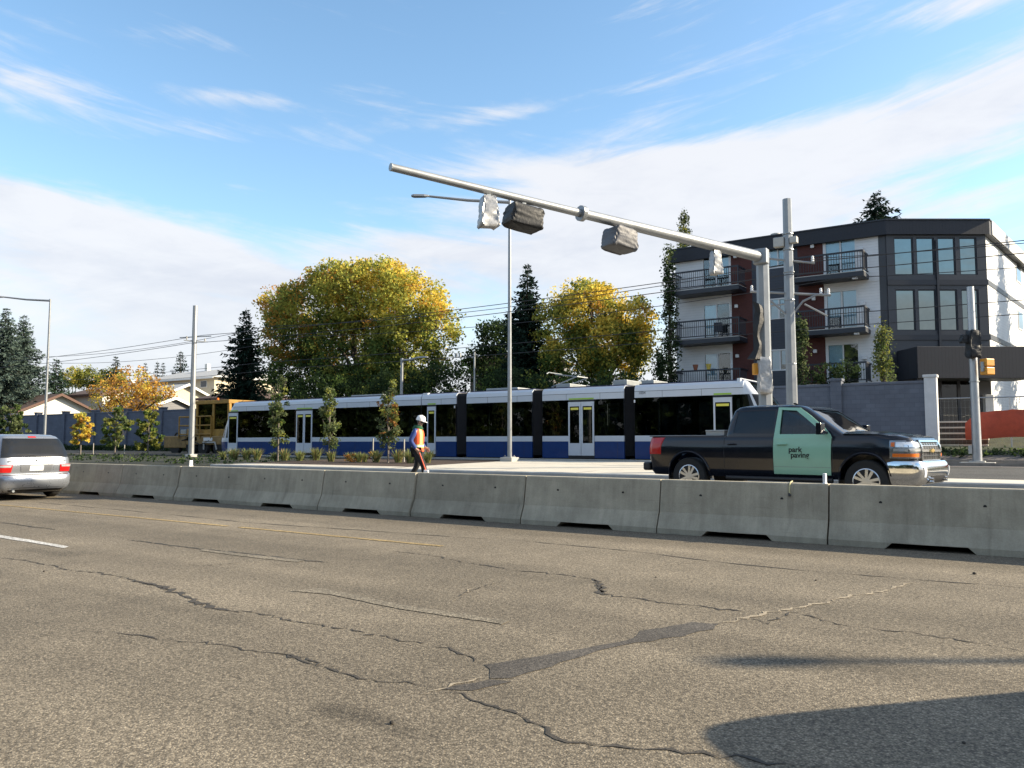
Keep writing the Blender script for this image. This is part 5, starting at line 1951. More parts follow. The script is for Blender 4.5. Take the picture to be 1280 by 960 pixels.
def hang(name, px_, ytop, ybot, wpx, m, label, depth, along, seed, vis=None, taper=.85, tilt=0, cr_=.06):
    """a covered signal head hung from the arm; size from its picture height at that distance"""
    t = arm_t(px_)
    a = Vector(mast.location) + arm0.lerp(arm1, t)
    dist = a.y * CY - a.x * SY
    top_ = onw(px_, ytop, a.y); bot = onw(px_, ybot, a.y)
    h = top_.z - bot.z
    w = wpx * dist / FPX
    root = empty(name, (a.x, a.y, bot.z), YAW + radians(along))
    tag(root, label, 'signal head', 'covered signal heads on the mast arm')
    b = MB(); wrapped_bag(b, (0, 0, 0), w, depth, h, seed, taper, crease=cr_)
    M = Matrix.Translation((0, 0, h / 2)) @ Matrix.Rotation(radians(tilt), 4, 'Y')
    b.v = [tuple(M @ Vector(v)) for v in b.v]
    b.build('cover', m, root, smooth=35)
    b = MB(); b.cyl((0, 0, h * .9), (0, 0, a.z - bot.z), .035, 8); b.box((0, 0, a.z - bot.z - .10), (.10, .08, .14)); b.build('hanger', M_STEELD, root)
    return root


hang('covered_signal', 611, 246, 284, 24, M_BAGS, 'traffic signal covered by an upright silver bag, leftmost on the arm', .40, 22, 3, taper=.70, cr_=.09)
hang('covered_signal', 655, 259, 286, 45, M_BAGB, 'traffic signal lying sideways in a wrinkled black bag on the arm', .62, 26, 5, taper=.94, tilt=9, cr_=.05)
hang('covered_signal', 775, 287, 313, 37, M_BAGG, 'traffic signal lying sideways in a smooth grey bag on the arm', .7, 28, 9, taper=.9, tilt=9, cr_=.045)
hang('covered_signal', 894, 314, 343, 14, M_BAGS, 'small signal in a silver bag, nearest the mast on the arm', .28, 20, 12, taper=.75, cr_=.09)

# bagged heads on the mast pole
def on_mast(y):
    return onw(957, y, 24.0).z
b = MB()
rt = empty('covered_pedestrian_signal', (MB_.x - .02, 23.72, on_mast(493)), YAW)
tag(rt, 'silver bagged pedestrian signal strapped low on the signal mast', 'signal head')
wrapped_bag(b, (.08, -.02, .55), .40, .30, 1.05, 21, .85); b.build('cover', M_BAGS, rt, smooth=50)
b = MB(); b.box((-.14, .1, .75), (.16, .2, .34)); b.build('signal_box', M_YSIG, rt, bevel=.02)
b = MB()
rt = empty('torn_cover', (MB_.x - .02, 23.74, on_mast(452)), YAW)
tag(rt, 'torn black fabric flapping on the signal mast above the silver bag', 'torn cover')
zt = on_mast(382) - on_mast(452)
pts = []
r5 = random.Random(4)
rings = []
for k in range(13):
    t = k / 12
    z = lerp(zt, .05, t)
    w = .30 * (1 - .55 * t) + (.30 * max(0, t - .75) * 4 * .8) + r5.uniform(-.05, .05)
    off = -.10 + .05 * sin(9 * t) + (-.18 * max(0, t - .7) * 3)
    rings.append([(off - w * .5, -.05, z + .1 * (1 - t)), (off, -.16 + r5.uniform(-.05, .05), z), (off + w * .5, -.05, z - .05), (off, .08, z)])
b.loft(rings)
b.build('fabric', M_BAGB, rt, smooth=60)

# ---- right hand signal post
SPY = 33.0
sp0 = onw(1222, 580, SPY)
post = empty('signal_post', (sp0.x, SPY, sp0.z))
tag(post, 'slim grey signal post on a concrete foot before the apartment entrance', 'signal post')
hp = onw(1219, 358, SPY).z - sp0.z
b = MB(); b.tube([(0, 0, 0), (0, 0, hp)], [.16, .12], 10); b.build('pole', M_STEEL, post, smooth=40)
b = MB(); b.bx(-.55, .55, -.35, .35, -.15, .06); b.bx(-.25, .25, -.22, .22, .06, .11); b.build('footing', M_KERB, post, bevel=.02)
b = MB(); zc = onw(1220, 477, SPY).z - sp0.z; b.lathe([(.165, -.02), (.17, 0), (.165, .02)], (0, 0, zc), 12); b.build('band', M_STEELD, post)
b = MB(); zc = onw(1216, 562, SPY).z - sp0.z; b.box((-.2, -.05, zc), (.12, .14, .3)); b.build('junction_box', M_LTGREY, post, bevel=.01)
zs_ = onw(1222, 448, SPY).z
rt = empty('covered_signal', (sp0.x + .02, SPY - .28, zs_), YAW)
tag(rt, 'three-lamp signal in a black bag on the slim signal post', 'signal head')
b = MB(); h_ = onw(1222, 414, SPY).z - zs_
wrapped_bag(b, (0.02, 0, h_ / 2), .40, .38, h_, 31, .85, crease=.09); wrapped_bag(b, (-.22, .05, h_ * .70), .34, .25, .3, 33, .8, crease=.09)
b.build('cover', M_BAGB, rt, smooth=50)
zs_ = onw(1232, 469, SPY).z
rt = empty('pedestrian_signal', (onw(1232, 460, SPY).x + .06, SPY - .12, zs_), YAW + radians(20))
tag(rt, 'yellow pedestrian signal box on the slim signal post below the black bag', 'signal head')
b = MB(); h_ = onw(1232, 449, SPY).z - zs_
b.bx(-.2, .2, -.14, .14, 0, h_ * .47); b.bx(-.2, .2, -.14, .14, h_ * .53, h_); b.build('housing', M_YSIG, rt, bevel=.03)
b = MB(); b.bx(-.26, -.2, -.05, .05, h_ * .2, h_ * .8); b.build('bracket', M_STEELD, rt)
# ------------------------------------------------------------------ noise wall
def block_mat(name, col, sx=.4, sz=.2):
    m, nt, b = new_mat(name)
    N, L = nt.nodes.new, nt.links.new
    tc = N('ShaderNodeTexCoord')
    mp = N('ShaderNodeMapping'); mp.inputs['Rotation'].default_value = (pi / 2, 0, 0)
    L(tc.outputs['Object'], mp.inputs[0])
    br = N('ShaderNodeTexBrick')
    br.inputs['Scale'].default_value = 1.0
    br.inputs['Brick Width'].default_value = sx
    br.inputs['Row Height'].default_value = sz
    br.inputs['Mortar Size'].default_value = .008
    br.inputs['Color1'].default_value = (*col, 1)
    br.inputs['Color2'].default_value = (*[c * .86 for c in col], 1)
    br.inputs['Mortar'].default_value = (*[c * .72 for c in col], 1)
    L(mp.outputs[0], br.inputs['Vector'])
    ns = N('ShaderNodeTexNoise'); ns.inputs['Scale'].default_value = 1.2; ns.inputs['Detail'].default_value = 6
    L(tc.outputs['Object'], ns.inputs['Vector'])
    mr = N('ShaderNodeMapRange'); mr.inputs['From Min'].default_value = .3; mr.inputs['From Max'].default_value = .7
    mr.inputs['To Min'].default_value = .85; mr.inputs['To Max'].default_value = 1.12
    L(ns.outputs['Fac'], mr.inputs['Value'])
    vm = N('ShaderNodeVectorMath'); vm.operation = 'SCALE'
    L(br.outputs['Color'], vm.inputs[0]); L(mr.outputs[0], vm.inputs['Scale'])
    L(vm.outputs[0], b.inputs['Base Color'])
    b.inputs['Roughness'].default_value = .85
    bp = N('ShaderNodeBump'); bp.inputs['Strength'].default_value = .35; bp.inputs['Distance'].default_value = .02
    L(br.outputs['Fac'], bp.inputs['Height']); bp.invert = True
    L(bp.outputs[0], b.inputs['Normal'])
    return m


def siding_mat(name, col, pitch=.15, vertical=False, depth=.5):
    m, nt, b = new_mat(name)
    N, L = nt.nodes.new, nt.links.new
    tc = N('ShaderNodeTexCoord')
    sp = N('ShaderNodeSeparateXYZ'); L(tc.outputs['Object'], sp.inputs[0])
    src = sp.outputs[2]
    if vertical:
        ad = N('ShaderNodeMath'); ad.operation = 'ADD'; L(sp.outputs[0], ad.inputs[0]); L(sp.outputs[1], ad.inputs[1]); src = ad.outputs[0]
    dv = N('ShaderNodeMath'); dv.operation = 'DIVIDE'; L(src, dv.inputs[0]); dv.inputs[1].default_value = pitch
    fr = N('ShaderNodeMath'); fr.operation = 'FRACT'; L(dv.outputs[0], fr.inputs[0])
    ns = N('ShaderNodeTexNoise'); ns.inputs['Scale'].default_value = .9; ns.inputs['Detail'].default_value = 5
    L(tc.outputs['Object'], ns.inputs['Vector'])
    mr = N('ShaderNodeMapRange'); mr.inputs['From Min'].default_value = .3; mr.inputs['From Max'].default_value = .7
    mr.inputs['To Min'].default_value = .9; mr.inputs['To Max'].default_value = 1.06
    L(ns.outputs['Fac'], mr.inputs['Value'])
    ln = N('ShaderNodeMapRange'); ln.inputs['From Min'].default_value = 0; ln.inputs['From Max'].default_value = .1
    ln.inputs['To Min'].default_value = .7; ln.inputs['To Max'].default_value = 1
    L(fr.outputs[0], ln.inputs['Value'])
    q = N('ShaderNodeMath'); q.operation = 'MULTIPLY'; L(mr.outputs[0], q.inputs[0]); L(ln.outputs[0], q.inputs[1])
    vm = N('ShaderNodeVectorMath'); vm.operation = 'SCALE'; vm.inputs[0].default_value = col
    L(q.outputs[0], vm.inputs['Scale']); L(vm.outputs[0], b.inputs['Base Color'])
    b.inputs['Roughness'].default_value = .6
    bp = N('ShaderNodeBump'); bp.inputs['Strength'].default_value = depth; bp.inputs['Distance'].default_value = .015; bp.invert = True
    L(fr.outputs[0], bp.inputs['Height']); L(bp.outputs[0], b.inputs['Normal'])
    return m


M_WALLB = block_mat('tree_shaded_block', (.105, .122, .165))  # same blocks as the right run, tree shade put into the colour
M_WALLR = block_mat('less_shaded_block', (.135, .15, .185))
M_CAP = concrete_mat('wall_cap', (.60, .60, .60), .12, .15, False)
WY = 39.0
WZT = 4.15
wall_end = wxa(1165, WY, 520)


def noise_wall(x0, x1, label, pil, M_WALLB=M_WALLB):
    root = empty('noise_wall', ((x0 + x1) / 2, WY, .6))
    tag(root, label, 'wall', 'block noise walls behind the tracks')
    o = root.location
    b = MB()
    b.bx(x0 - o.x, x1 - o.x, -.12, .12, -.2, WZT - .6 - .12); w = b.build('panel', M_WALLB, root)
    b = MB()
    b.bx(x0 - o.x, x1 - o.x, -.15, .15, WZT - .6 - .12, WZT - .6); b.build('coping', M_WALLB, root, bevel=.02)
    for x in pil:
        b = MB(); b.bx(x - o.x - .24, x - o.x + .24, -.26, .26, -.2, WZT - .6 + .12); b.bx(x - o.x - .28, x - o.x + .28, -.30, .30, WZT - .6 + .122, WZT - .6 + .24)
        b.build('pillar', M_CAP if abs(x - wall_end) < .1 else M_WALLB, root, bevel=.015)  # end pillar paler, its sunlit look put into the colour
    return root


noise_wall(-24, wall_end, 'grey-blue block wall right of the signal poles, below the apartment building', [wall_end, wxa(1046, WY, 480), wall_end - 8.2, wall_end - 12.4, wall_end - 16.5], M_WALLR)
noise_wall(-130, -24.5, 'long grey-blue block wall behind the young trees and the yellow machine', list(np.arange(-129, -24, 5.2)))

# ------------------------------------------------------------------ apartment building
M_SIDEW = siding_mat('white_siding', (.66, .67, .68), .16)
M_SIDED = siding_mat('dark_siding', (.035, .042, .058), .16)
M_MANS = siding_mat('dark_mansard', (.009, .012, .021), .25, True)
M_BRICKR = block_mat('dark_red_brick', (.085, .026, .022), .22, .075)
M_TRIM = pm('dark_trim', (.018, .022, .032), .5, var=.1)
M_BAYG = pm('bay_grey', (.042, .046, .055), .5, var=.1)
M_WFRAME = pm('white_frame', (.62, .63, .64), .5, var=.04)
M_WGLASS = pm('apartment_glass', (.02, .03, .04), .03, 0, var=.2, rvar=.02, spec=.9)
M_BLIND = pm('sky_tinted_blind', (.50, .68, .82), .6, var=.12, scale=1)  # bluish, sky reflection of the panes put into the blind colour
M_CURT = pm('curtain', (.52, .52, .48), .8, var=.15, scale=2)
BY = 47.0
aw = lambda x, y=400: wxa(x, BY, y)
X0, X1 = aw(845), aw(1110)
c1 = onw(1110, 400, BY)
camd = c1.y * CY - c1.x * SY
ur = (1240 - 640) / FPX
cx_, cyy = ur * camd, camd
c2_ = Vector((CY * cx_ - SY * cyy, SY * cx_ + CY * cyy, 0))
F = [4.65, 7.65, 10.68]
ROOF, PAR = 13.5, 12.72
BG = 2.6
apt = empty('apartment_building', (X0, BY, 0))
tag(apt, 'four storey apartment block with red brick strips, white siding, balconies and a glazed corner bay', 'apartment building')
AO = Vector((X0, BY, 0))


def lx(x):
    return x - X0


DEPTH = 24.0
# main volume behind the facade: footprint polygon
WING, XW = 6.0, lx(X1) - 1.0
BKX = wxa(1312, BY + DEPTH, 450) - X0
foot = [(0, .0), (lx(X1), .0), (c2_.x - X0, c2_.y - BY), (BKX, DEPTH), (XW, DEPTH), (XW, WING), (0, WING)]
ins = [(.15, .17), (lx(X1) - .06, .17), (c2_.x - X0 - .16, c2_.y - BY + .06), (BKX - .16, DEPTH - .1), (XW + .1, DEPTH - .1), (XW + .1, WING - .1), (.15, WING - .1)]
b = MB(); b.prism(ins, .5, ROOF - .25, 'z'); b.build('core', M_DARKINT, apt)
# roof band
b = MB()
ov = .35


def offs(poly, d):
    out = []
    n = len(poly)
    for i in range(n):
        a, c, e = Vector(poly[i - 1]), Vector(poly[i]), Vector(poly[(i + 1) % n])
        n1 = (c - a).normalized(); n2 = (e - c).normalized()
        n1 = Vector((n1.y, -n1.x)); n2 = Vector((n2.y, -n2.x))
        k = (n1 + n2).normalized()
        out.append(tuple(c + k * d / max(.3, k.dot(n1))))
    return out


band_o = offs(foot, .28)
b.prism(band_o, PAR, ROOF, 'z', 0)
b.prism(offs(foot, .33), ROOF, ROOF + .07, 'z', 1)
b.build('roof_band', [M_MANS, M_TRIM], apt)
# light flashing on the sunny side parapet
sx0 = c2_.x - X0
SDIR = Vector((BKX - sx0, DEPTH - (c2_.y - BY), 0)); SLEN = SDIR.length
MSIDE = Matrix.Translation((sx0, c2_.y - BY, 0)) @ Matrix.Rotation(atan2(SDIR.y, SDIR.x), 4, 'Z')
b = MB(); b.bx(.35, SLEN + .3, -.34, -.283, PAR + .06, ROOF + .06); b.build('parapet_flashing', M_CAP, apt).data.transform(MSIDE)
b = MB(); b.cyl((lx(aw(963)), 1.5, ROOF), (lx(aw(963)), 1.5, ROOF + .45), .18, 10); b.lathe([(.30, .45), (.30, .55), (.1, .62)], (lx(aw(963)), 1.5, ROOF), 10); b.build('roof_vent', M_LTGREY, apt, smooth=40)


def facade(x0, x1, z0, z1, m, holes=(), name='wall', y=0.0, th=.14):
    """flat wall strip with rectangular openings (sorted, not overlapping in x per row)"""
    b = MB()
    xs = sorted({x0, x1, *[h[0] for h in holes], *[h[1] for h in holes]})
    zs2 = sorted({z0, z1, *[h[2] for h in holes], *[h[3] for h in holes]})
    for xa_, xb_ in zip(xs, xs[1:]):
        run = None
        for za, zb in zip(zs2, zs2[1:]):
            mid = ((xa_ + xb_) / 2, (za + zb) / 2)
            hole = any(h[0] < mid[0] < h[1] and h[2] < mid[1] < h[3] for h in holes)
            if hole:
                if run: b.bx(xa_, xb_, y, y + th, run[0], run[1]); run = None
            else:
                run = (run[0] if run else za, zb)
        if run: b.bx(xa_, xb_, y, y + th, run[0], run[1])
    return b.build(name, m, apt, fix=True)


def window(x0, x1, z0, z1, name='window', y=0.0, split=(.5,), blind=None, fw=.07, fm=None, open_=False, gm=None):
    f = MB()
    ya, yb = y - .02, y + .09
    f.bx(x0, x1, ya, yb, z0, z0 + fw); f.bx(x0, x1, ya, yb, z1 - fw, z1)
    f.bx(x0, x0 + fw, ya, yb, z0 + fw, z1 - fw); f.bx(x1 - fw, x1, ya, yb, z0 + fw, z1 - fw)
    for s in split:
        xm = lerp(x0, x1, s); f.bx(xm - fw / 2, xm + fw / 2, ya + .02, yb, z0 + fw, z1 - fw)
    o = f.build(name, fm or M_WFRAME, apt)
    g = MB(); g.bx(x0 + fw, x1 - fw, y + .04, y + .05, z0 + fw, z1 - fw)
    g.build('pane', gm or M_AGL, o)
    c = MB()
    if blind:
        for a, e, zlow in blind:
            c.bx(lerp(x0, x1, a) + .08, lerp(x0, x1, e) - .04, y + .10, y + .115, lerp(z0, z1, zlow), z1 - fw)
        c.build('blind', M_BLIND, o)
    return o


M_AGL = glass_mat('window_glass', (.88, .92, .92), .015, 1.0, 1.7)
# columns of the facade, in local x
L0, L1 = 0.0, lx(aw(915))
R1 = lx(aw(941))
K1 = lx(aw(999))
R2 = lx(aw(1031))
D2 = lx(aw(1101))
E1 = lx(X1)
dl0, dl1 = lx(aw(879)), lx(aw(914))
dr0, dr1 = lx(aw(1033)), lx(aw(1073))
holesL = [(dl0, dl1 - .02, f, f + 2.25) for f in F]
facade(L0, L1, BG - 1, PAR, M_SIDEW, holesL)
facade(L1, R1, BG - 1, PAR, M_BRICKR, (), 'brick_wall', -.012)
wk0, wk1 = lx(aw(962)), lx(aw(986))
holesK = [(wk0, wk1, f + .95, f + 2.2) for f in F]
facade(R1, K1, BG - 1, PAR, M_SIDED, holesK, 'dark_wall')
facade(K1, R2, BG - 1, PAR, M_BRICKR, (), 'brick_wall', -.012)
holesR = [(dr0, dr1, f, f + 2.3) for f in F]
facade(R2, D2, BG - 1, PAR, M_SIDEW, holesR)
facade(D2, E1, BG - 1, PAR, M_BAYG, (), 'grey_wall', -.01)
for i, f in enumerate(F):
    window(dl0, dl1 - .02, f, f + 2.25, 'balcony_door', blind=[(.0, .55, .0)] if i != 2 else [(.5, 1, .4)])
    window(dr0, dr1, f, f + 2.3, 'balcony_door', blind=[(.5, 1, 0.0), (0, .48, .35)] if i else [(0, .5, .05)])
    window(wk0, wk1, f + .95, f + 2.2, 'window', blind=[(0, .5, .0), (.5, 1, .3)])
    # wall lamps
    for xx in (R1 - .95, R2 - .55):
        lm_ = MB(); lm_.bx(xx - .1, xx + .1, -.17, -.013, f + 1.85, f + 2.05); lm_.build('wall_lamp', M_WFRAME, apt, bevel=.03)
    for xx, zz in ((lx(aw(1076)), f - .40), (lx(aw(1079)), f + 1.35)):
        vn = MB(); vn.bx(xx - .13, xx + .13, -.15 if zz > f else -1.35, -.013 if zz > f else -1.12, zz - .02, zz + (.2 if zz > f else .09)); vn.build('vent_hood', M_WFRAME, apt, bevel=.02)
    # horizontal siding trims
    if i:
        b = MB(); b.bx(L0, L1, -.03, -.002, f - .42, f - .28); b.build('trim_board', M_WFRAME, apt); b = MB(); b.bx(R2, D2, -.03, -.002, f - .42, f - .28); b.build('trim_board', M_WFRAME, apt)


def balcony(x0, x1, f, out=1.45, ground=False):
    s = MB()
    s.bx(x0, x1, -out, -.005, f - .30, f - .05, 0)
    s.bx(x0 + .02, x1 - .02, -out + .02, -.02, f - .05, f - .01, 1)
    o = s.build('balcony', [M_TRIM, M_LTGREY], apt)
    rl_ = MB()
    for z, h in ((f + 1.02, .09), (f + .10, .05)):
        rl_.bx(x0, x1, -out - .02, -out + .05, z, z + h); rl_.bx(x0 - .0, x0 + .07, -out + .05, -.03, z, z + h); rl_.bx(x1 - .07, x1, -out + .05, -.03, z, z + h)
    for x in (x0, x1 - .07, (x0 + x1) / 2 - .035):
        rl_.bx(x, x + .07, -out - .021, -out + .051, f - .01, f + 1.02)
    x = x0 + .16
    while x < x1 - .1:
        rl_.bx(x - .011, x + .011, -out + .005, -out + .027, f + .1, f + 1.02); x += .135
    for xs_ in (x0 + .035, x1 - .035):
        y = -out + .15
        while y < -.1:
            rl_.bx(xs_ - .011, xs_ + .011, y - .011, y + .011, f + .1, f + 1.02); y += .135
    rl_.build('railing', M_TRIM, o)
    return o


for f in F:
    balcony(lx(aw(852)), lx(aw(934)), f)
    balcony(lx(aw(1001)), lx(aw(1088)), f)
# pots and a chair on the lower balconies
# corner bay: dark frame with two rows of four tall windows
bd = Vector((c2_.x - X0, c2_.y - BY, 0)) - Vector((E1, 0, 0))
BLEN = bd.length
bang = atan2(bd.y, bd.x)
MBAY = Matrix.Translation((E1, 0, 0)) @ Matrix.Rotation(bang, 4, 'Z')
bl = lambda px_: (px_ - 1110) / (1240 - 1110) * BLEN


def bay_rows():
    cols = [(1120, 1145), (1149, 1172.5), (1177, 1200), (1205.5, 1228)]
    rows_ = [(10.52, 12.58), (7.48, 9.72)]
    b = MB()
    xs = [0] + [q for c in cols for q in (bl(c[0]), bl(c[1]))] + [BLEN]
    zz_ = [5.2, rows_[1][0], rows_[1][1], rows_[0][0], rows_[0][1], PAR]
    for i in range(0, len(xs) - 1):
        hole_col = i % 2 == 1
        for k in range(5):
            if hole_col and k in (1, 3):
                continue
            b.bx(xs[i], xs[i + 1], -.10, .12, zz_[k], zz_[k + 1])
    o = b.build('corner_bay', M_BAYG, apt); o.data.transform(MBAY)
    b = MB()
    for z in (5.9, 7.1, 10.1):
        b.bx(-.02, BLEN + .02, -.16, -.102, z - .14, z + .14)
    b.bx(bl(1174.75) - .06, bl(1174.75) + .06, -.2, -.102, 5.4, PAR - .3)
    o2 = b.build('bay_trim', M_TRIM, apt); o2.data.transform(MBAY)
    for c in cols:
        for z0, z1 in rows_:
            f = MB()
            a, e = bl(c[0]), bl(c[1])
            fw = .05
            f.bx(a, e, -.06, .06, z0, z0 + fw); f.bx(a, e, -.06, .06, z1 - fw, z1); f.bx(a, a + fw, -.06, .06, z0 + fw, z1 - fw); f.bx(e - fw, e, -.06, .06, z0 + fw, z1 - fw)
            w = f.build('bay_window', M_TRIM, apt); w.data.transform(MBAY)
            g = MB(); g.bx(a + fw, e - fw, -.01, .0, z0 + fw, z1 - fw); p = g.build('pane', M_BAYGL, w); p.data.transform(MBAY)
    # ground floor entrance behind the canopy
    b = MB()
    b.bx(0, bl(1150), -.02, .12, BG - 1, 5.2); o = b.build('entrance_wall', M_BAYG, apt); o.data.transform(MBAY); b = MB(); b.bx(bl(1225), BLEN, -.02, .12, BG - 1, 5.2)
    o = b.build('entrance_wall', M_BAYG, apt); o.data.transform(MBAY)
    x = bl(1150)
    k = 0
    while x < bl(1225) - .2:
        f = MB(); e = min(x + 1.0, bl(1225))
        f.bx(x, e, -.04, .06, BG - .3, BG - .1); f.bx(x, e, -.04, .06, 5.0, 5.2); f.bx(x, x + .08, -.04, .06, BG - .1, 5.0); f.bx(e - .08, e, -.04, .06, BG - .1, 5.0)
        w = f.build('entrance_door', M_TRIM, apt); w.data.transform(MBAY)
        g = MB(); g.bx(x + .08, e - .08, 0, .012, BG - .1, 5.0); p = g.build('pane', M_DGL2, w); p.data.transform(MBAY)
        if k == 1:
            g = MB(); g.bx(x + .2, e - .1, .06, .08, BG, 4.6); p = g.build('curtain', M_CURT, w); p.data.transform(MBAY)
        x = e; k += 1
    # canopy
    cn = MB()
    cn.bx(bl(1118), BLEN + 1.1, -2.3, -.17, 4.72, 6.35)
    o = cn.build('canopy', M_MANS, apt, bevel=.02); o.data.transform(MBAY)
    for x in (BLEN + .85, bl(1122)):
        cp = MB(); cp.bx(x - .12, x + .12, -2.15, -1.91, BG - .8, 4.718); o = cp.build('canopy_post', M_TRIM, apt); o.data.transform(MBAY)
    mb_ = MB(); mb_.bx(BLEN - .5, BLEN - .05, -.3, -.03, BG + .2, BG + 1.4); o = mb_.build('mail_box', M_WFRAME, apt, bevel=.02); o.data.transform(MBAY)


M_DGL2 = glass_mat('entrance_glass', (.30, .30, .30))
M_BAYGL = pm('bay_reflective_glass', (.20, .235, .23), .02, 1.0, var=.06, rvar=.015)
bay_rows()
# sunlit side wall
b = MB()
ys0 = c2_.y - BY
b.bx(.08, SLEN, 0, .14, BG - 1.4, PAR); b.build('side_wall', M_SIDEW, apt).data.transform(MSIDE)
for z in (7.2, 10.2):
    b = MB(); b.bx(.1, SLEN, -.03, -.002, z - .14, z + .14); b.build('trim_board', M_TRIM, apt).data.transform(MSIDE)
for f in F:
    for y in (9, 15):
        w = MB(); w.bx(y, y + 1.6, -.04, .05, f + .9, f + 2.1); o = w.build('window', M_WFRAME, apt); o.data.transform(MSIDE)
        g = MB(); g.bx(y + .08, y + 1.52, -.046, -.041, f + .98, f + 2.02); g.build('pane', M_WGLASS, o).data.transform(MSIDE)
b = MB(); b.bx(-.002, .12, .14, WING, BG - 1.4, PAR); b.build('side_wall', M_SIDEW, apt)

# items on balconies are things of their own
M_POTT = pm('terracotta', (.25, .09, .05), .8)
M_POTY = pm('yellow_pot', (.55, .42, .08), .6)
for px_, m, lab in ((879, M_POTT, 'dark red flower pot on the lowest left balcony'), (895, M_POTY, 'yellow flower pot on the lowest left balcony')):
    q = MB(); q.lathe([(.10, 0), (.16, .28), (.17, .32), (.13, .32)], (0, 0, 0), 12)
    o = q.build('flower_pot', m, smooth=40, loc=(aw(px_), BY - 1.42, F[0] + 1.112)); tag(o, lab, 'pot')
ch = empty('balcony_chair', (aw(903), BY - .75, F[1] - .008), .4)
tag(ch, 'dark chair standing on the middle left balcony', 'chair')
q = MB(); q.bx(-.24, .24, -.24, .24, .42, .46); q.build('seat', M_TRIM, ch)
q = MB(); q.bx(-.24, .24, .2, .24, .5, 1.0); q.build('backrest', M_TRIM, ch)
for sx in (-1, 1):
    for sy in (-1, 1):
        q = MB(); q.cyl((sx * .2, sy * .2, 0), (sx * .2, sy * .2, .42), .02, 6); q.build('leg', M_TRIM, ch)

# steps, safety fence and netting by the entrance
M_STEPD = pm('shaded_riser', (.07, .06, .05), .9, var=.3)  # darker than the treads, shade on the risers put into the colour
st = empty('entrance_steps', (wxa(1205, 43.0), 43.0, 0))
tag(st, 'pale concrete steps beside the end of the block wall', 'steps')
q = MB()
x_a, x_b = wxa(1172, 43.0) - st.location.x, wxa(1238, 43.0) - st.location.x
for k in range(5):
    q.bx(x_a, x_b, -2.2 + k * .42, -2.2 + (k + 1) * .42 if k < 4 else 4.5, .6, 1.29 + k * .27)
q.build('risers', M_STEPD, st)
for k in range(5):
    q = MB(); q.bx(x_a - .02, x_b + .02, -2.26 + k * .42, -2.2 + (k + 1) * .42 if k < 4 else 4.5, 1.291 + k * .27, 1.36 + k * .27)
    q.build('tread', M_PAVE, st, bevel=.01)
M_NET = pm('orange_netting', (.46, .075, .035), .8, var=.25, scale=3, bump=.5, bscale=8)
NY = 40.6
fe = empty('construction_fence', (wxa(1240, NY), NY, 1.2))
tag(fe, 'temporary steel fence panels hung with drooping orange-red netting', 'fence')
fx0, fx1 = wxa(1172, NY) - fe.location.x, 20.0
zt_ = onw(1230, 497, NY).z - 1.2
q = MB()
q.tube([(fx0, 0, zt_), (fx1, 0, zt_)], .03, 6); q.build('top_rail', M_STEEL, fe, smooth=50)
x = fx0
k = 0
while x < fx1:
    q = MB(); q.tube([(x, 0, -.4), (x, 0, zt_)], .03, 6); q.bx(x - .3, x + .3, -.3, .3, -.42, -.32); q.build('post', M_STEEL, fe)
    x = x + (wxa(1264, NY) - wxa(1172, NY))
q = MB()
x = fx0
while x < 12:
    q.bx(x - .0015, x + .0015, -.0015, .0015, -.1, zt_); x += .16
for z in np.arange(0, zt_, .3):
    q.bx(fx0, 12, -.0015, .0015, z - .0015, z + .0015)
q.build('mesh_panel', M_STEELD, fe)
q = MB()
r6 = random.Random(8)
nx0 = wxa(1207, NY) - fe.location.x
rings = []
for i in range(60):
    x = nx0 + i * .2
    e = min(1, i / 2.5)
    ztop = onw(1230, 514, NY).z - 1.2 + .05 * sin(x * 2.1) + r6.uniform(-.03, .03)
    ztop = lerp(ztop - .45, ztop, e)
    yb_ = -.12 + .08 * sin(x * 3) + r6.uniform(-.03, .03)
    zb = onw(1230, 548, NY).z - 1.2 + .06 * sin(x * 1.7)
    rings.append([(x, yb_, zb), (x, yb_ - .10 + r6.uniform(-.05, .05), lerp(zb, ztop, .5)), (x, -.045, ztop), (x, -.02, ztop), (x, yb_ + .02, lerp(zb, ztop, .5)), (x, yb_ + .03, zb)])
q.loft(rings); q.build('netting', M_NET, fe, smooth=60)

# ------------------------------------------------------------------ houses beyond the wall
M_STUC = pm('cream_stucco', (.55, .48, .36), .9, var=.06)
M_STUCW = pm('white_stucco', (.68, .66, .60), .9, var=.06)
M_GREYS = siding_mat('grey_siding', (.16, .16, .17), .2)
M_SHBR = pm('brown_shingle', (.085, .055, .045), .9, var=.25, scale=8, bump=.4)
M_SHLT = pm('pale_shingle', (.40, .40, .39), .85, var=.12, scale=8, bump=.3)
M_FASC = pm('brown_fascia', (.10, .05, .035), .7, var=.1)
M_FASW = pm('white_fascia', (.72, .72, .70), .6, var=.04)
M_HWIN = pm('house_window', (.03, .035, .045), .06, var=.2)


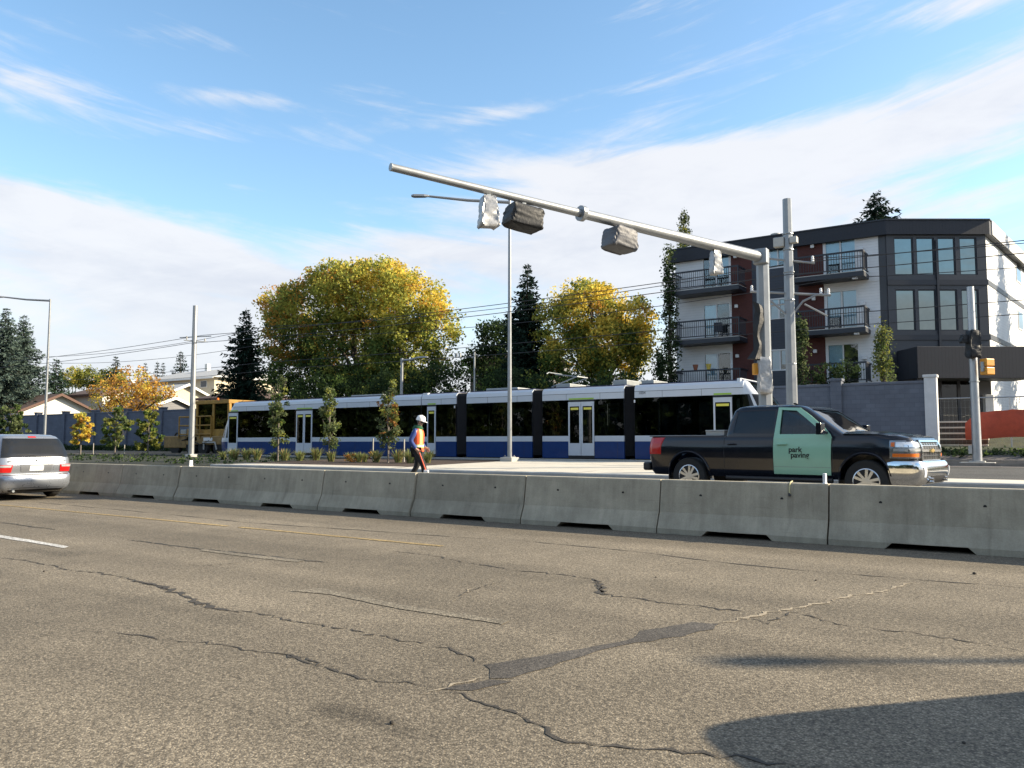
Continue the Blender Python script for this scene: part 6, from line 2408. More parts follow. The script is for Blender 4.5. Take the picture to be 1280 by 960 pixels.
def house(name, x0, x1, y0, y1, zg, eave, ridge, along, wall, roof, fascia, label, wins=(), ov=.5, chimney=None, hip=0.0, group='houses beyond the block wall'):
    """along: 'x' ridge runs left-right, 'y' ridge runs away (gable faces the road)"""
    root = empty(name, ((x0 + x1) / 2, (y0 + y1) / 2, 0))
    tag(root, label, 'house', group)
    w, d = (x1 - x0) / 2, (y1 - y0) / 2
    b = MB()
    if along == 'y':
        b.prism([(-w, zg), (w, zg), (w, eave), (0, ridge - .18), (-w, eave)], -d, d, 'y')
    else:
        b.bx(-w, w, -d, d, zg, eave)
        if hip <= 0:
            b.prism([(-d, eave), (d, eave), (0, ridge - .18)], -w, w, 'x')
    b.build('wall', wall, root)
    r = MB()
    t = .16
    if along == 'y':
        k = (ridge - eave) / w
        for s in (-1, 1):
            a = [(0, ridge), (s * (w + ov), eave - k * ov), (s * (w + ov), eave - k * ov - t), (0, ridge - t)]
            r.prism(a, -d - ov, d + ov, 'y')
    else:
        h = hip * (d + ov)
        e = eave - .12 if hip > 0 else eave - (ridge - eave) / d * ov
        P = [(-w - ov, -d - ov, e), (w + ov, -d - ov, e), (w + ov, d + ov, e), (-w - ov, d + ov, e), (-w - ov + h, 0, ridge), (w + ov - h, 0, ridge)]
        if hip > 0:
            r.add(P, [(0, 1, 5, 4), (2, 3, 4, 5), (1, 2, 5), (3, 0, 4), (3, 2, 1, 0)])
        else:
            for s in (-1, 1):
                r.prism([(0, ridge), (s * (d + ov), e), (s * (d + ov), e - t), (0, ridge - t)], -w - ov, w + ov, 'x')
    rf = r.build('roof', roof, root)
    fb = MB()
    if along == 'y':
        k = (ridge - eave) / w
        for s in (-1, 1):
            fb.prism([(0, ridge + .03), (s * (w + ov + .02), eave - k * ov + .03), (s * (w + ov + .02), eave - k * ov - .26), (0, ridge - .30)], -d - ov - .07, -d - ov - .003, 'y')
    else:
        fb.bx(-w - ov, w + ov, -d - ov - .06, -d - ov - .003, eave - .32, eave - .08)
    fb.build('fascia', fascia, root)
    if along == 'x' and hip <= 0:
        k = (ridge - eave) / d
        for s in (-1, 1):
            bg_ = MB(); bg_.prism([(0, ridge + .03), (s * (d + ov + .02), eave - k * ov + .03), (s * (d + ov + .02), eave - k * ov - .26), (0, ridge - .30)], w + ov + .003, w + ov + .07, 'x')
            bg_.build('barge_board', fascia, root)
    for (a, c, z0, z1) in wins:
        f = MB(); f.bx(a, c, -d - .05, -d - .003, z0, z1); o = f.build('window', M_FASW, root)
        g = MB(); g.bx(a + .07, c - .07, -d - .06, -d - .052, z0 + .07, z1 - .07); g.build('pane', M_HWIN, o)
    if chimney:
        cx, ch_ = chimney
        c = MB(); c.bx(cx - .3, cx + .3, -.3, .3, eave, ridge + ch_); c.build('chimney', M_FASW if ch_ < 1 else M_STUCW, rf)
    return root


def zpx(x, y, wy):
    return onw(x, y, wy).z


H1 = 46.0

def gable_box(pl_, pr_x, xg_px, xg_wy, y=510, depth=11):
    xg = wxa(xg_px, xg_wy, y)
    ya, yb = pxray(pl_, y), pxray(pr_x, y)
    return xg - depth, xg, xg * ya.y / ya.x, xg * yb.y / yb.x


def gz_px(px_, y, xg):
    d = pxray(px_, y)
    return CAM_H + d.z * xg / d.x


g1 = gable_box(27, 116, 72, 50)
house('bungalow', g1[0], g1[1], g1[2], g1[3], 2, gz_px(72, 512, g1[1]), gz_px(72, 492, g1[1]), 'x', M_STUCW, M_SHBR, M_FASC, 'low white house with a shallow brown gable roof behind the wall, left', [(1.0, 3.0, 3.6, 4.6)], .7)
H2 = 56.0
house('bungalow', wxa(78, H2, 500), wxa(128, H2, 500), H2, H2 + 9, 2.5, zpx(100, 493, H2), zpx(100, 481, H2), 'x', M_STUCW, M_SHBR, M_FASC, 'brown-roofed house half hidden by the orange tree', [(-3, -1, 4.5, 6)], .7, (4, .7))
H3 = 70.0
house('two_storey_house', wxa(176, H3, 475), wxa(268, H3, 475), H3, H3 + 12, 3, zpx(220, 474, H3), zpx(220, 459, H3), 'x', M_STUC, M_SHLT, M_FASW, 'cream two storey house with a long pale roof, tallest of the houses', [(-1, 4, 9.4, 10.2), (6, 7.5, 9.3, 10.3)], .7, (-1, 1.0), .25)
H4 = 60.0
g4 = gable_box(200, 262, 236, 62)
house('gabled_house', g4[0], g4[1], g4[2], g4[3], 2.6, gz_px(236, 495, g4[1]), gz_px(236, 480, g4[1]), 'x', M_STUC, M_SHLT, M_FASW, 'cream gabled house in front of the tallest house, behind the line pole', [(-1, 1, 4, 5.4)], .6)
H5 = 57.0
house('brown_roof_house', wxa(248, H5, 490), wxa(296, H5, 490), H5, H5 + 9, 2.6, zpx(265, 497, H5), zpx(265, 481, H5), 'x', M_STUC, M_SHBR, M_FASC, 'house with a brown hipped roof just left of the dark spruce', [(-3, -1.6, 5.2, 6.2), (1, 2.4, 5.2, 6.2)], .6, None, .8)
H6 = 50.0
g6 = gable_box(196, 237, 216, 52, 505, 7)
house('garage', g6[0], g6[1], g6[2], g6[3], 2.4, gz_px(216, 505, g6[1]), gz_px(216, 496, g6[1]), 'x', M_GREYS, M_SHBR, M_FASW, 'small grey gabled garage behind the yellow machine', [(-.6, .6, 4.2, 5.2)], .4)
H7 = 58.0
house('dark_roof_house', wxa(588, H7, 450), wxa(650, H7, 450), H7, H7 + 9, 3, zpx(615, 447, H7), zpx(615, 431, H7), 'x', M_GREYS, M_SHBR, M_FASC, 'dark roofed house showing between the big green tree and the spruce', [(-2, 0, 6, 7.5)], .6, None, .5)

# ------------------------------------------------------------------ yellow rail machine
M_YEL = pm('machine_yellow', (.32, .175, .028), .65, var=.4, scale=3)
M_YELD = pm('dusty_yellow', (.26, .165, .06), .75, var=.45, scale=3)
KY = 33.0
kx = lambda p_, y=540: wxa(p_, KY, y)
mc = empty('rail_work_machine', (kx(245), KY + 1.2, .62))
tag(mc, 'yellow rail work machine with cab and railed platform left of the tram', 'work machine')
q0 = lambda p_: kx(p_) - mc.location.x
zk = lambda p_, y: onw(p_, y, KY).z - .62
q = MB()
q.bx(q0(205), q0(232), -1.2, 1.2, zk(215, 560), zk(215, 545)); q.bx(q0(232), q0(285), -1.2, 1.2, zk(250, 556), zk(250, 545)); q.bx(q0(233), q0(247), -1.2, 1.2, zk(240, 552), zk(240, 536))
q.build('chassis', M_YELD, mc, bevel=.06)
q = MB()
cx0, cx1, ct, cb = q0(243), q0(285), zk(262, 505), zk(262, 545)
for x in (cx0, cx0 + (cx1 - cx0) * .5, cx1 - .2):
    for y in (-1.15, .95):
        q.bx(x, x + .2, y, y + .2, cb, ct)
q.bx(cx0, cx1, -1.2, 1.2, ct, ct + .25); q.bx(cx0 + .2, cx1 - .2, -1.12, 1.12, cb - .1, cb + .45)
cabm = q.build('cab', M_YEL, mc, bevel=.03)
q = MB(); q.bx(cx0 + .1, cx1 - .1, -1.07, -1.05, cb + .45, ct); q.build('window', M_DGLASS, cabm); q = MB(); q.bx(cx0 + .1, cx1 - .1, 1.0, 1.02, cb + .45, ct); q.build('window', M_DGLASS, cabm)
q = MB()
for z in (zk(235, 521), zk(235, 532), zk(235, 543)):
    q.tube([(q0(224), -1.22, z), (q0(264), -1.22, z)], .05, 6); q.tube([(q0(224), -1.22, z), (q0(224), 1.1, z)], .05, 6)
for p_ in (224, 237, 250, 264):
    q.tube([(q0(p_), -1.22, zk(p_, 521)), (q0(p_), -1.22, zk(p_, 548))], .05, 6)
q.build('railing', M_YEL, mc, smooth=50)
q = MB(); q.tube([(q0(255), -1.25, zk(255, 553)), (q0(270), -1.25, zk(270, 553)), (q0(272), -1.25, zk(272, 562))], .06, 6)
q.tube([(q0(256), -1.25, zk(256, 553)), (q0(256), -1.25, zk(256, 562))], .06, 6); q.build('step_frame', M_LTGREY, mc, smooth=50)
for p_ in (218, 238, 253, 272):
    q = MB(); q.lathe([(.1, -.15), (.52, -.15), (.55, -.05), (.55, .1), (.46, .12), (.1, .06)], (q0(p_), -1.0, .52), 20, 0, None, 'y'); q.build('wheel', M_RUBBER, mc, smooth=40); q = MB(); q.lathe([(.1, -.15), (.55, -.15), (.55, .15), (.1, .15)], (q0(p_), 1.0, .52), 20, 0, None, 'y')
    q.build('wheel', M_RUBBER, mc, smooth=40)
q = MB()
q.tube([(q0(207), -.6, zk(207, 548)), (q0(213), -.7, zk(213, 541)), (q0(224), -.7, zk(224, 543)), (q0(236), -.9, zk(236, 538))], .06, 6)
q.tube([(q0(210), -1.0, zk(210, 548)), (q0(222), -1.1, zk(222, 552)), (q0(234), -1.25, zk(234, 549))], .045, 6)
q.tube([(q0(240), -1.25, zk(240, 550)), (q0(252), -1.3, zk(252, 556)), (q0(262), -1.25, zk(262, 551))], .04, 6)
q.build('hose', M_RUBBER, mc, smooth=60)
q = MB(); q.bx(q0(226), q0(233), -1.23, -.7, zk(228, 545), zk(228, 537)); q.build('tool_locker', M_STEELD, mc, bevel=.03)
q = MB(); q.bx(q0(255), q0(266), -1.235, -1.201, zk(258, 551), zk(258, 547)); q.build('warning_plate', M_WHITE, mc)
q = MB(); q.lathe([(.08, 0), (.08, .2), (.03, .24)], (q0(252), 0, ct + .25), 10); q.build('beacon', M_AMBER, mc, smooth=40)
# ------------------------------------------------------------------ vegetation
M_BARK = pm('bark', (.075, .058, .045), .95, var=.35, scale=10, bump=.8, bscale=25)
M_BARKL = pm('young_bark', (.16, .14, .12), .9, var=.25, scale=12, bump=.4)
LG = leaf_mat('leaf_green', (.11, .16, .045))
LD = leaf_mat('leaf_dark_green', (.042, .066, .030))
LO = leaf_mat('leaf_olive', (.24, .25, .06))
LY = leaf_mat('leaf_yellow', (.74, .57, .11))
LYG = leaf_mat('leaf_yellow_green', (.42, .41, .085))
LOR = leaf_mat('leaf_orange', (.50, .27, .06))
LBR = leaf_mat('leaf_rust', (.26, .13, .045))
LSP = leaf_mat('spruce_needles', (.035, .060, .038), .15, .4)
LSPB = leaf_mat('blue_spruce_needles', (.075, .105, .088), .15, .4)
LSPD = leaf_mat('dark_spruce_needles', (.020, .036, .026), .12, .4)
LGY = leaf_mat('leaf_grey_green', (.15, .18, .085))
LGR = leaf_mat('grass_blade', (.20, .23, .09), .35)
LGT = leaf_mat('grass_tan', (.30, .22, .10), .35)
LEAFS = [LG, LD, LO, LY, LYG, LOR, LBR, LGY]
IX = {'G': 0, 'D': 1, 'O': 2, 'Y': 3, 'YG': 4, 'OR': 5, 'BR': 6, 'GY': 7}


def unit(n):
    v = rng.normal(size=(n, 3))
    return v / np.linalg.norm(v, axis=1)[:, None]


def leaf_quads(C, size, aspect=.62, up=0.0, jitter=.35):
    """kite shaped leaves at centres C"""
    n = len(C)
    nrm = unit(n)
    nrm[:, 2] += up
    nrm /= np.linalg.norm(nrm, axis=1)[:, None]
    t = unit(n)
    t -= nrm * np.sum(t * nrm, axis=1)[:, None]
    t /= np.linalg.norm(t, axis=1)[:, None] + 1e-9
    s = np.cross(nrm, t)
    L = size * (1 + rng.uniform(-jitter, jitter, n))[:, None]
    W = L * aspect
    V = np.stack([C - t * L * .5, C + s * W * .5 - t * L * .05, C + t * L * .5, C - s * W * .5 - t * L * .05], axis=1)
    return V


def cr_clumps(lobes, per_area, shell=(.62, 1.0), droop=0):
    """clump centres spread through ellipsoid lobes (cx,cy,cz,rx,ry,rz)"""
    P, Dn = [], []
    for (cx, cy, cz, rx, ry, rz) in lobes:
        area = 4 * pi * ((rx * ry) ** 1.6 / 3 + (rx * rz) ** 1.6 / 3 + (ry * rz) ** 1.6 / 3) ** (1 / 1.6)
        n = max(6, int(area * per_area))
        u = unit(n)
        r = rng.uniform(shell[0], shell[1], n) ** .8
        r = r + (rng.random(n) < .14) * rng.uniform(0, .22, n)
        P.append(np.array([cx, cy, cz]) + u * r[:, None] * np.array([rx, ry, rz]))
        Dn.append(r)
    P = np.concatenate(P)
    # drop those well inside another lobe
    keep = np.ones(len(P), bool)
    for (cx, cy, cz, rx, ry, rz) in lobes:
        q = ((P[:, 0] - cx) / rx) ** 2 + ((P[:, 1] - cy) / ry) ** 2 + ((P[:, 2] - cz) / rz) ** 2
        keep &= ~((q < .22) & (rng.random(len(P)) < .75))
    return P[keep]


def crown_mesh(clumps, leaves, crad, lsize, colour_fn, flat=.75, up=.3):
    b = MB()
    n = len(clumps)
    k = rng.poisson(leaves, n) + 3
    idx = np.repeat(np.arange(n), k)
    rad = crad * rng.uniform(.6, 1.25, n)
    off = unit(len(idx)) * (rng.random(len(idx)) ** .45)[:, None] * rad[idx][:, None]
    off[:, 2] *= flat
    C = clumps[idx] + off
    V = leaf_quads(C, lsize, up=up)
    col = colour_fn(clumps)
    mi = col[idx]
    # a few stray leaves of another colour
    sw = rng.random(len(mi)) < .12
    mi[sw] = rng.permutation(mi)[sw]
    b.quads_np(V, mi)
    return b


def limbs(b, base, lobes, r, fork, n_extra=0):
    """trunk with limbs reaching the lobes"""
    base = Vector(base)
    fk = base + Vector((0, 0, fork))
    b.tube([base - Vector((0, 0, .3)), base + Vector((0, 0, .15)), base.lerp(fk, .5) + Vector((.05 * r * 5, 0, 0)), fk], [r * 1.5, r * 1.1, r * .92, r * .82], 10)
    for lb in lobes:
        c = Vector(lb[:3])
        m = fk.lerp(c, .5) + Vector((random.uniform(-.2, .2), random.uniform(-.2, .2), -.15)) * (c - fk).length * .25
        e = c + Vector((0, 0, lb[5] * .35))
        b.tube([fk - Vector((0, 0, r)), m, c, e], [r * .55, r * .36, r * .2, r * .05], 7)
        for _ in range(4 + n_extra):
            q = Vector(unit(1)[0] * np.array(lb[3:6]) * .8) + c
            b.tube([m.lerp(c, random.uniform(.2, .9)), q.lerp(c, .4) + Vector((0, 0, -.1)), q], [r * .16, r * .1, r * .03], 5)


def tree(name, base, lobes, label, group, colour_fn, leaves=42, crad=.85, lsize=.24, per_area=1.1, r=.3, fork=2.5, bark=None, cat='tree', up=.3, shell=(.62, 1.0)):
    root = empty(name, base)
    tag(root, label, cat, group)
    t = MB()
    limbs(t, (0, 0, 0), lobes, r, fork)
    t.build('trunk', bark or M_BARK, root, smooth=60)
    cl = cr_clumps(lobes, per_area, shell)
    c = crown_mesh(cl, leaves, crad, lsize, colour_fn, up=up)
    c.build('crown', LEAFS, root, fix=False)
    return root


def pick(n, keys, w):
    w = np.array(w, float); w /= w.sum()
    return np.array([IX[k] for k in keys])[rng.choice(len(keys), n, p=w)]


def at(px_, y, wy):
    return onw(px_, y, wy)


def lobe_px(px_, y, wy, rxp, ryp, base, ry_m=None):
    """lobe centre/radii from its picture outline at distance wy"""
    p = onw(px_, y, wy)
    d = p.y * CY - p.x * SY
    rx, rz = rxp * d / FPX, ryp * d / FPX
    return (p.x - base[0], p.y - base[1], p.z - base[2], rx, ry_m or rx, rz)


# --- the large green and yellow ash tree
TY = 48.5
bT = at(452, 520, TY); bT = (bT.x, TY, 2.3)
lb = [lobe_px(400, 400, TY, 62, 56, bT), lobe_px(452, 372, TY, 66, 44, bT), lobe_px(510, 385, TY, 52, 46, bT), lobe_px(545, 408, TY, 30, 34, bT),
      lobe_px(365, 425, TY, 36, 44, bT), lobe_px(440, 440, TY, 62, 52, bT), lobe_px(505, 445, TY, 56, 46, bT), lobe_px(385, 470, TY, 48, 34, bT), lobe_px(470, 480, TY, 60, 30, bT),
      lobe_px(480, 350, TY, 36, 26, bT), lobe_px(425, 352, TY, 40, 24, bT), lobe_px(350, 382, TY, 24, 24, bT)]


def col_big(c):
    z = c[:, 2]; x = c[:, 0]
    hi = np.clip((z - 6.0) / 6, 0, 1)
    r = rng.random(len(c))
    nz_ = np.sin(c[:, 0] * 1.3 + 1) * np.sin(c[:, 2] * 1.1 + c[:, 1] * .8)
    s = hi * .72 + nz_ * .35 + rng.normal(0, .16, len(c)) + np.clip(x / 8, -.3, 1) * .30
    out = np.where(s > .85, IX['Y'], np.where(s > .55, IX['YG'], np.where(s > .22, IX['O'], np.where(s > -.15, IX['G'], IX['D']))))
    out = np.where((x < -3.5) & (z > 6) & (r < .30), IX['OR'], out)
    out = np.where((z > 8) & (r > .93), IX['OR'], out)
    return out


tree('ash_tree', bT, lb, 'big broad tree turning from green to yellow behind the tram', 'trees beyond the wall', col_big, 52, .9, .235, 1.35, .42, 3.6)
# --- the yellow tree beside the dark spruce
TY2 = 50.0
b2 = at(750, 510, TY2); b2 = (b2.x, TY2, 2.5)
lb2 = [lobe_px(740, 392, TY2, 46, 38, b2), lobe_px(705, 415, TY2, 36, 44, b2), lobe_px(782, 405, TY2, 34, 34, b2), lobe_px(760, 430, TY2, 50, 38, b2), lobe_px(715, 445, TY2, 40, 34, b2),
       lobe_px(795, 428, TY2, 24, 28, b2), lobe_px(735, 370, TY2, 28, 20, b2), lobe_px(770, 455, TY2, 40, 24, b2)]


def col_yel(c):
    s = np.sin(c[:, 0] * 1.7) * np.sin(c[:, 2] * 1.5 + c[:, 1]) * .5 + rng.normal(0, .25, len(c)) + (c[:, 2] - 6) * .06 + c[:, 0] * .04
    return np.where(s > .15, IX['Y'], np.where(s > -.02, IX['YG'], np.where(s > -.05, IX['OR'], np.where(s > -.4, IX['O'], IX['G']))))


tree('yellow_tree', b2, lb2, 'rounded tree with bright yellow and orange leaves right of the dark spruce', 'trees beyond the wall', col_yel, 48, .72, .215, 1.75, .26, 2.8)
# --- dark leafy tree left of the spruce, and low dark bushes behind the tram
b3 = at(617, 510, 52); b3 = (b3.x, 52, 2.6)
tree('dark_leafy_tree', b3, [lobe_px(618, 425, 52, 24, 26, b3), lobe_px(612, 455, 52, 30, 26, b3), lobe_px(640, 450, 52, 28, 40, b3), lobe_px(655, 475, 52, 30, 24, b3)],
     'dark green leafy tree left of the tall spruce', 'trees beyond the wall', lambda c: pick(len(c), ['D', 'G'], [.8, .2]), 40, .8, .25, 1.3, .2, 2)
for i, (px_, y, wy, rx, ry, lab) in enumerate(((500, 485, 43.5, 40, 26, 'dark bush behind the short platform lamp'), (555, 480, 44.5, 36, 30, 'dark bush behind the thin mast'),
                                               (410, 492, 43.0, 46, 24, 'dark bush under the big tree, left side'), (640, 486, 44, 40, 24, 'dark bush behind the tall plaza lamp pole'), (700, 486, 44, 40, 20, 'dark bush under the yellow tree'), (770, 484, 44, 36, 18, 'dark bush right below the yellow tree'))):
    bb_ = at(px_, 505, wy); bb_ = (bb_.x, wy, gz(wy))
    tree('bush', bb_, [lobe_px(px_, y, wy, rx, ry, bb_), lobe_px(px_ - rx * .5, y + 6, wy, rx * .6, ry * .8, bb_), lobe_px(px_ + rx * .5, y + 5, wy, rx * .6, ry * .85, bb_)],
         lab, 'bushes behind the tram', lambda c: pick(len(c), ['D', 'G', 'O'], [.75, .2, .05]), 30, .6, .2, 1.5, .08, .5, cat='bush')
# --- orange tree in front of the houses
b4 = at(165, 540, 45.0); b4 = (b4.x, 45.0, 2.3)
tree('orange_tree', b4, [lobe_px(165, 480, 45, 28, 22, b4), lobe_px(140, 492, 45, 24, 22, b4), lobe_px(190, 490, 45, 22, 16, b4), lobe_px(150, 508, 45, 26, 16, b4), lobe_px(180, 505, 45, 22, 14, b4), lobe_px(205, 494, 45, 10, 9, b4)],
     'thin orange autumn tree in front of the cream houses', 'trees beyond the wall', lambda c: pick(len(c), ['OR', 'Y', 'BR', 'YG'], [.55, .22, .15, .08]), 26, .9, .24, .85, .2, 2.0)
# --- young plaza trees along the kerb
def young(px_, ytop, ybase, wy, wpx, label, fn, group, leaves=26, lsize=.12, r=.045, stem=.22, name='young_tree', per=7.0):
    p = onw(px_, ybase, wy)
    base = (p.x, wy, gz(wy) + .02)
    top = onw(px_, ytop, wy)
    d = p.y * CY - p.x * SY
    h = top.z - base[2]
    w = wpx * d / FPX / 2
    z0 = h * stem
    lobes = []
    for k in range(6):
        t = k / 5
        lobes.append((random.uniform(-.12, .12) * w, random.uniform(-.12, .12) * w, lerp(z0 + .2, h * .93, t), w * (.75 + .35 * sin(pi * (t * .8 + .12))) * (1 - .55 * max(0, t - .6) * 2), w * .85 * (1 - .5 * max(0, t - .6) * 2), (h - z0) * .14))
    root = empty(name, base)
    tag(root, label, 'young tree', group)
    t = MB(); t.tube([(0, 0, -.1), (0.01, 0, h * .5), (0, 0, h * .93)], [r, r * .75, r * .2], 7)
    for k in range(14):
        z = random.uniform(z0, h * .8); q = random.uniform(0, 6.28)
        t.tube([(0, 0, z), (w * .4 * cos(q), w * .4 * sin(q), z + .25), (w * .75 * cos(q), w * .75 * sin(q), z + .6)], [r * .35, r * .2, r * .08], 4)
    t.build('trunk', M_BARKL, root, smooth=60)
    crown_mesh(cr_clumps(lobes, per, (.45, 1.0)), leaves, .20, lsize, fn, up=.2).build('crown', LEAFS, root, fix=False)
    return root


fgn = lambda c: pick(len(c), ['GY', 'D', 'G', 'O'], [.5, .25, .15, .1])
young(347, 470, 580, 25.2, 24, 'slender young tree left of the tram double door, leftmost of three on the plaza', fgn, 'slender young trees on the plaza')
young(411, 481, 580, 25.2, 24, 'slender young tree right of the tram double door, middle of three on the plaza', fgn, 'slender young trees on the plaza')
young(485, 477, 580, 25.2, 26, 'slender young tree close to the worker, rightmost of three on the plaza', lambda c: pick(len(c), ['GY', 'D', 'O', 'BR'], [.5, .2, .2, .1]), 'slender young trees on the plaza')
young(100, 517, 578, 29.2, 30, 'small bright yellow tree in front of the wall beside the minivan', lambda c: pick(len(c), ['Y', 'OR', 'YG'], [.55, .25, .2]), 'young trees before the left wall', 30, .20, .06, .28, per=2.2)
young(143, 512, 578, 29.2, 34, 'small green tree in front of the wall right of the yellow one', lambda c: pick(len(c), ['GY', 'O', 'G'], [.4, .35, .25]), 'young trees before the left wall', 30, .20, .06, .25, per=2.2)
young(184, 515, 585, 29.6, 34, 'small yellow-green tree in front of the wall left of the yellow machine', lambda c: np.where(c[:, 2] > 3.0, pick(len(c), ['Y', 'YG'], [.3, .7]), pick(len(c), ['O', 'G', 'D'], [.5, .3, .2])), 'young trees before the left wall', 30, .20, .06, .15, per=2.2)
young(10, 505, 578, 29.0, 46, 'round dark green young tree above the minivan roof at the left edge', lambda c: pick(len(c), ['GY', 'G', 'D'], [.4, .35, .25]), 'young trees before the left wall', 34, .20, .07, .18, per=2.0)
# tall columnar trees near the apartment
def column(px_, ytop, ybase, wy, wpx, label, fn, group=None, zb=None, name='columnar_tree', ls=.17):
    p = onw(px_, ybase, wy)
    base = (p.x, wy, zb if zb is not None else gz(wy))
    d = p.y * CY - p.x * SY
    h = onw(px_, ytop, wy).z - base[2]
    w = wpx * d / FPX / 2
    root = empty(name, base)
    tag(root, label, 'tree', group)
    t = MB(); t.tube([(0, 0, -.2), (0, 0, h * .5), (0, 0, h * .95)], [.14, .09, .02], 7)
    n = int(h * 15)
    cl = []
    for k in range(n):
        z = random.uniform(h * .04, h * .99)
        tt = z / h
        rr = w * (sin(pi * min(1, tt * .75 + .2)) ** .7) * random.uniform(.15, 1.1)
        q = random.uniform(0, 6.28)
        cl.append((rr * cos(q), rr * sin(q), z))
        if k % 3 == 0:
            t.tube([(0, 0, max(0, z - 1.2)), (rr * .5 * cos(q), rr * .5 * sin(q), z - .4), (rr * cos(q), rr * sin(q), z)], [.04, .025, .008], 4)
    t.build('trunk', M_BARK, root, smooth=60)
    crown_mesh(np.array(cl), 26, .36, ls, fn, flat=1.5, up=.0).build('crown', LEAFS, root, fix=False)
    return root


column(838, 310, 480, 45.5, 20, 'dark columnar poplar at the left corner of the apartment block', lambda c: pick(len(c), ['D', 'GY'], [.8, .2]), 'columnar poplars by the apartment')
column(858, 264, 470, 62.0, 24, 'tall poplar whose top shows above the left end of the apartment roof', lambda c: pick(len(c), ['GY', 'O', 'D'], [.4, .3, .3]), 'columnar poplars by the apartment')
column(826, 440, 490, 44.0, 18, 'short dark columnar shrub left of the apartment balconies', lambda c: pick(len(c), ['D', 'GY'], [.8, .2]), 'columnar poplars by the apartment')
column(1105, 408, 490, 43.6, 20, 'slim green columnar tree in front of the white apartment siding', lambda c: pick(len(c), ['GY', 'O', 'G'], [.5, .3, .2]), 'slim columns of leaves at the apartment', ls=.14)
column(1003, 400, 490, 43.2, 13, 'slim dark column of leaves just right of the tall line pole', lambda c: pick(len(c), ['D', 'GY'], [.6, .4]), 'slim columns of leaves at the apartment', ls=.14)
bb_ = at(1045, 470, 44.5); bb_ = (bb_.x, 44.5, gz(44.5))
tree('bush', bb_, [lobe_px(1045, 466, 44.5, 30, 12, bb_), lobe_px(1030, 470, 44.5, 20, 12, bb_)], 'dark purple-brown bush above the block wall in front of the lowest balcony', 'bushes behind the tram', lambda c: pick(len(c), ['D', 'D'], [.85, .15]), 30, .4, .15, 2.0, .06, .4, cat='bush')


# --- spruces
def spruce_mesh(h, R, seed, dens=1.0, droop=.35, twig=.55):
    rs = np.random.default_rng(seed)
    b, tk = MB(), MB()
    tk.tube([(0, 0, -.3), (0, 0, h * .5), (0, 0, h * .99)], [h * .018 + .05, h * .010 + .02, .012], 8)
    Vs, mi = [], []
    z = h * .06
    while z < h * .985:
        t = z / h
        Lm = R * (1 - t) ** .85 * (1.0 if t > .1 else .8)
        nb = max(4, int(7 + 5 * (1 - t)))
        a0 = rs.uniform(0, 6.28)
        for k in range(nb):
            a = a0 + 2 * pi * k / nb + rs.normal(0, .18)
            L = Lm * rs.uniform(.68, 1.12) + .10
            d = np.array([cos(a), sin(a), 0.])
            side = np.array([-sin(a), cos(a), 0.])
            dr = droop * rs.uniform(.5, 1.3)
            ns = max(2, int(L / (.20 / dens)))
            ss = (np.arange(ns) + rs.uniform(.2, .8, ns)) / ns
            zoff = rs.uniform(-.15, .15)
            c = d[None] * (ss * L)[:, None]
            c[:, 2] = z + zoff - dr * L * ss * (1.25 - .75 * ss) + .10 * L * ss ** 3
            if k % 2 == 0 and L > .6:
                tk.tube([(0, 0, z + zoff), tuple(c[ns // 2]), tuple(c[-1])], [.03, .018, .006], 4, caps=False)
            for sgn in (-1, 1, 0, 2):
                tl_ = twig * (.45 + .75 * (1 - ss * .6)) * rs.uniform(.6, 1.25, ns) * min(1.0, .35 + L / 2.2)
                if sgn == 0:
                    dv = d[None] * .75 + np.array([0, 0, -.75])[None] + rs.normal(0, .2, (ns, 3))
                elif sgn == 2:
                    dv = d[None] * .9 + np.array([0, 0, .25])[None] + rs.normal(0, .25, (ns, 3))
                else:
                    dv = d[None] * .65 + side[None] * sgn * .75 + np.array([0, 0, -.28])[None] + rs.normal(0, .2, (ns, 3))
                dv /= np.linalg.norm(dv, axis=1)[:, None]
                wv = np.cross(dv, unit(ns)); wv /= np.linalg.norm(wv, axis=1)[:, None] + 1e-9
                w = tl_ * .17
                e = c + dv * tl_[:, None]
                m_ = c + dv * (tl_ * .45)[:, None]
                Vs.append(np.stack([c, m_ + wv * w[:, None], e, m_ - wv * w[:, None]], axis=1))
        z += max(.16, (.42 - .2 * t)) / dens
    V = np.concatenate(Vs)
    b.quads_np(V, 0)
    return b, tk


def spruce(name, px_, ytop, wy, halfpx, label, mat_, seed, zb=None, group='spruce trees on the skyline', dens=1.0, droop=.35):
    top = onw(px_, ytop, wy)
    zb = gz(wy) if zb is None else zb
    d = top.y * CY - top.x * SY
    h = top.z - zb
    R = halfpx * d / FPX
    b, tk = spruce_mesh(h, R, seed, dens, droop)
    root = empty(name, (top.x, wy, zb))
    tag(root, label, 'spruce tree', group)
    tk.build('trunk', M_BARK, root, smooth=60)
    b.build('crown', mat_, root, fix=False)
    return root


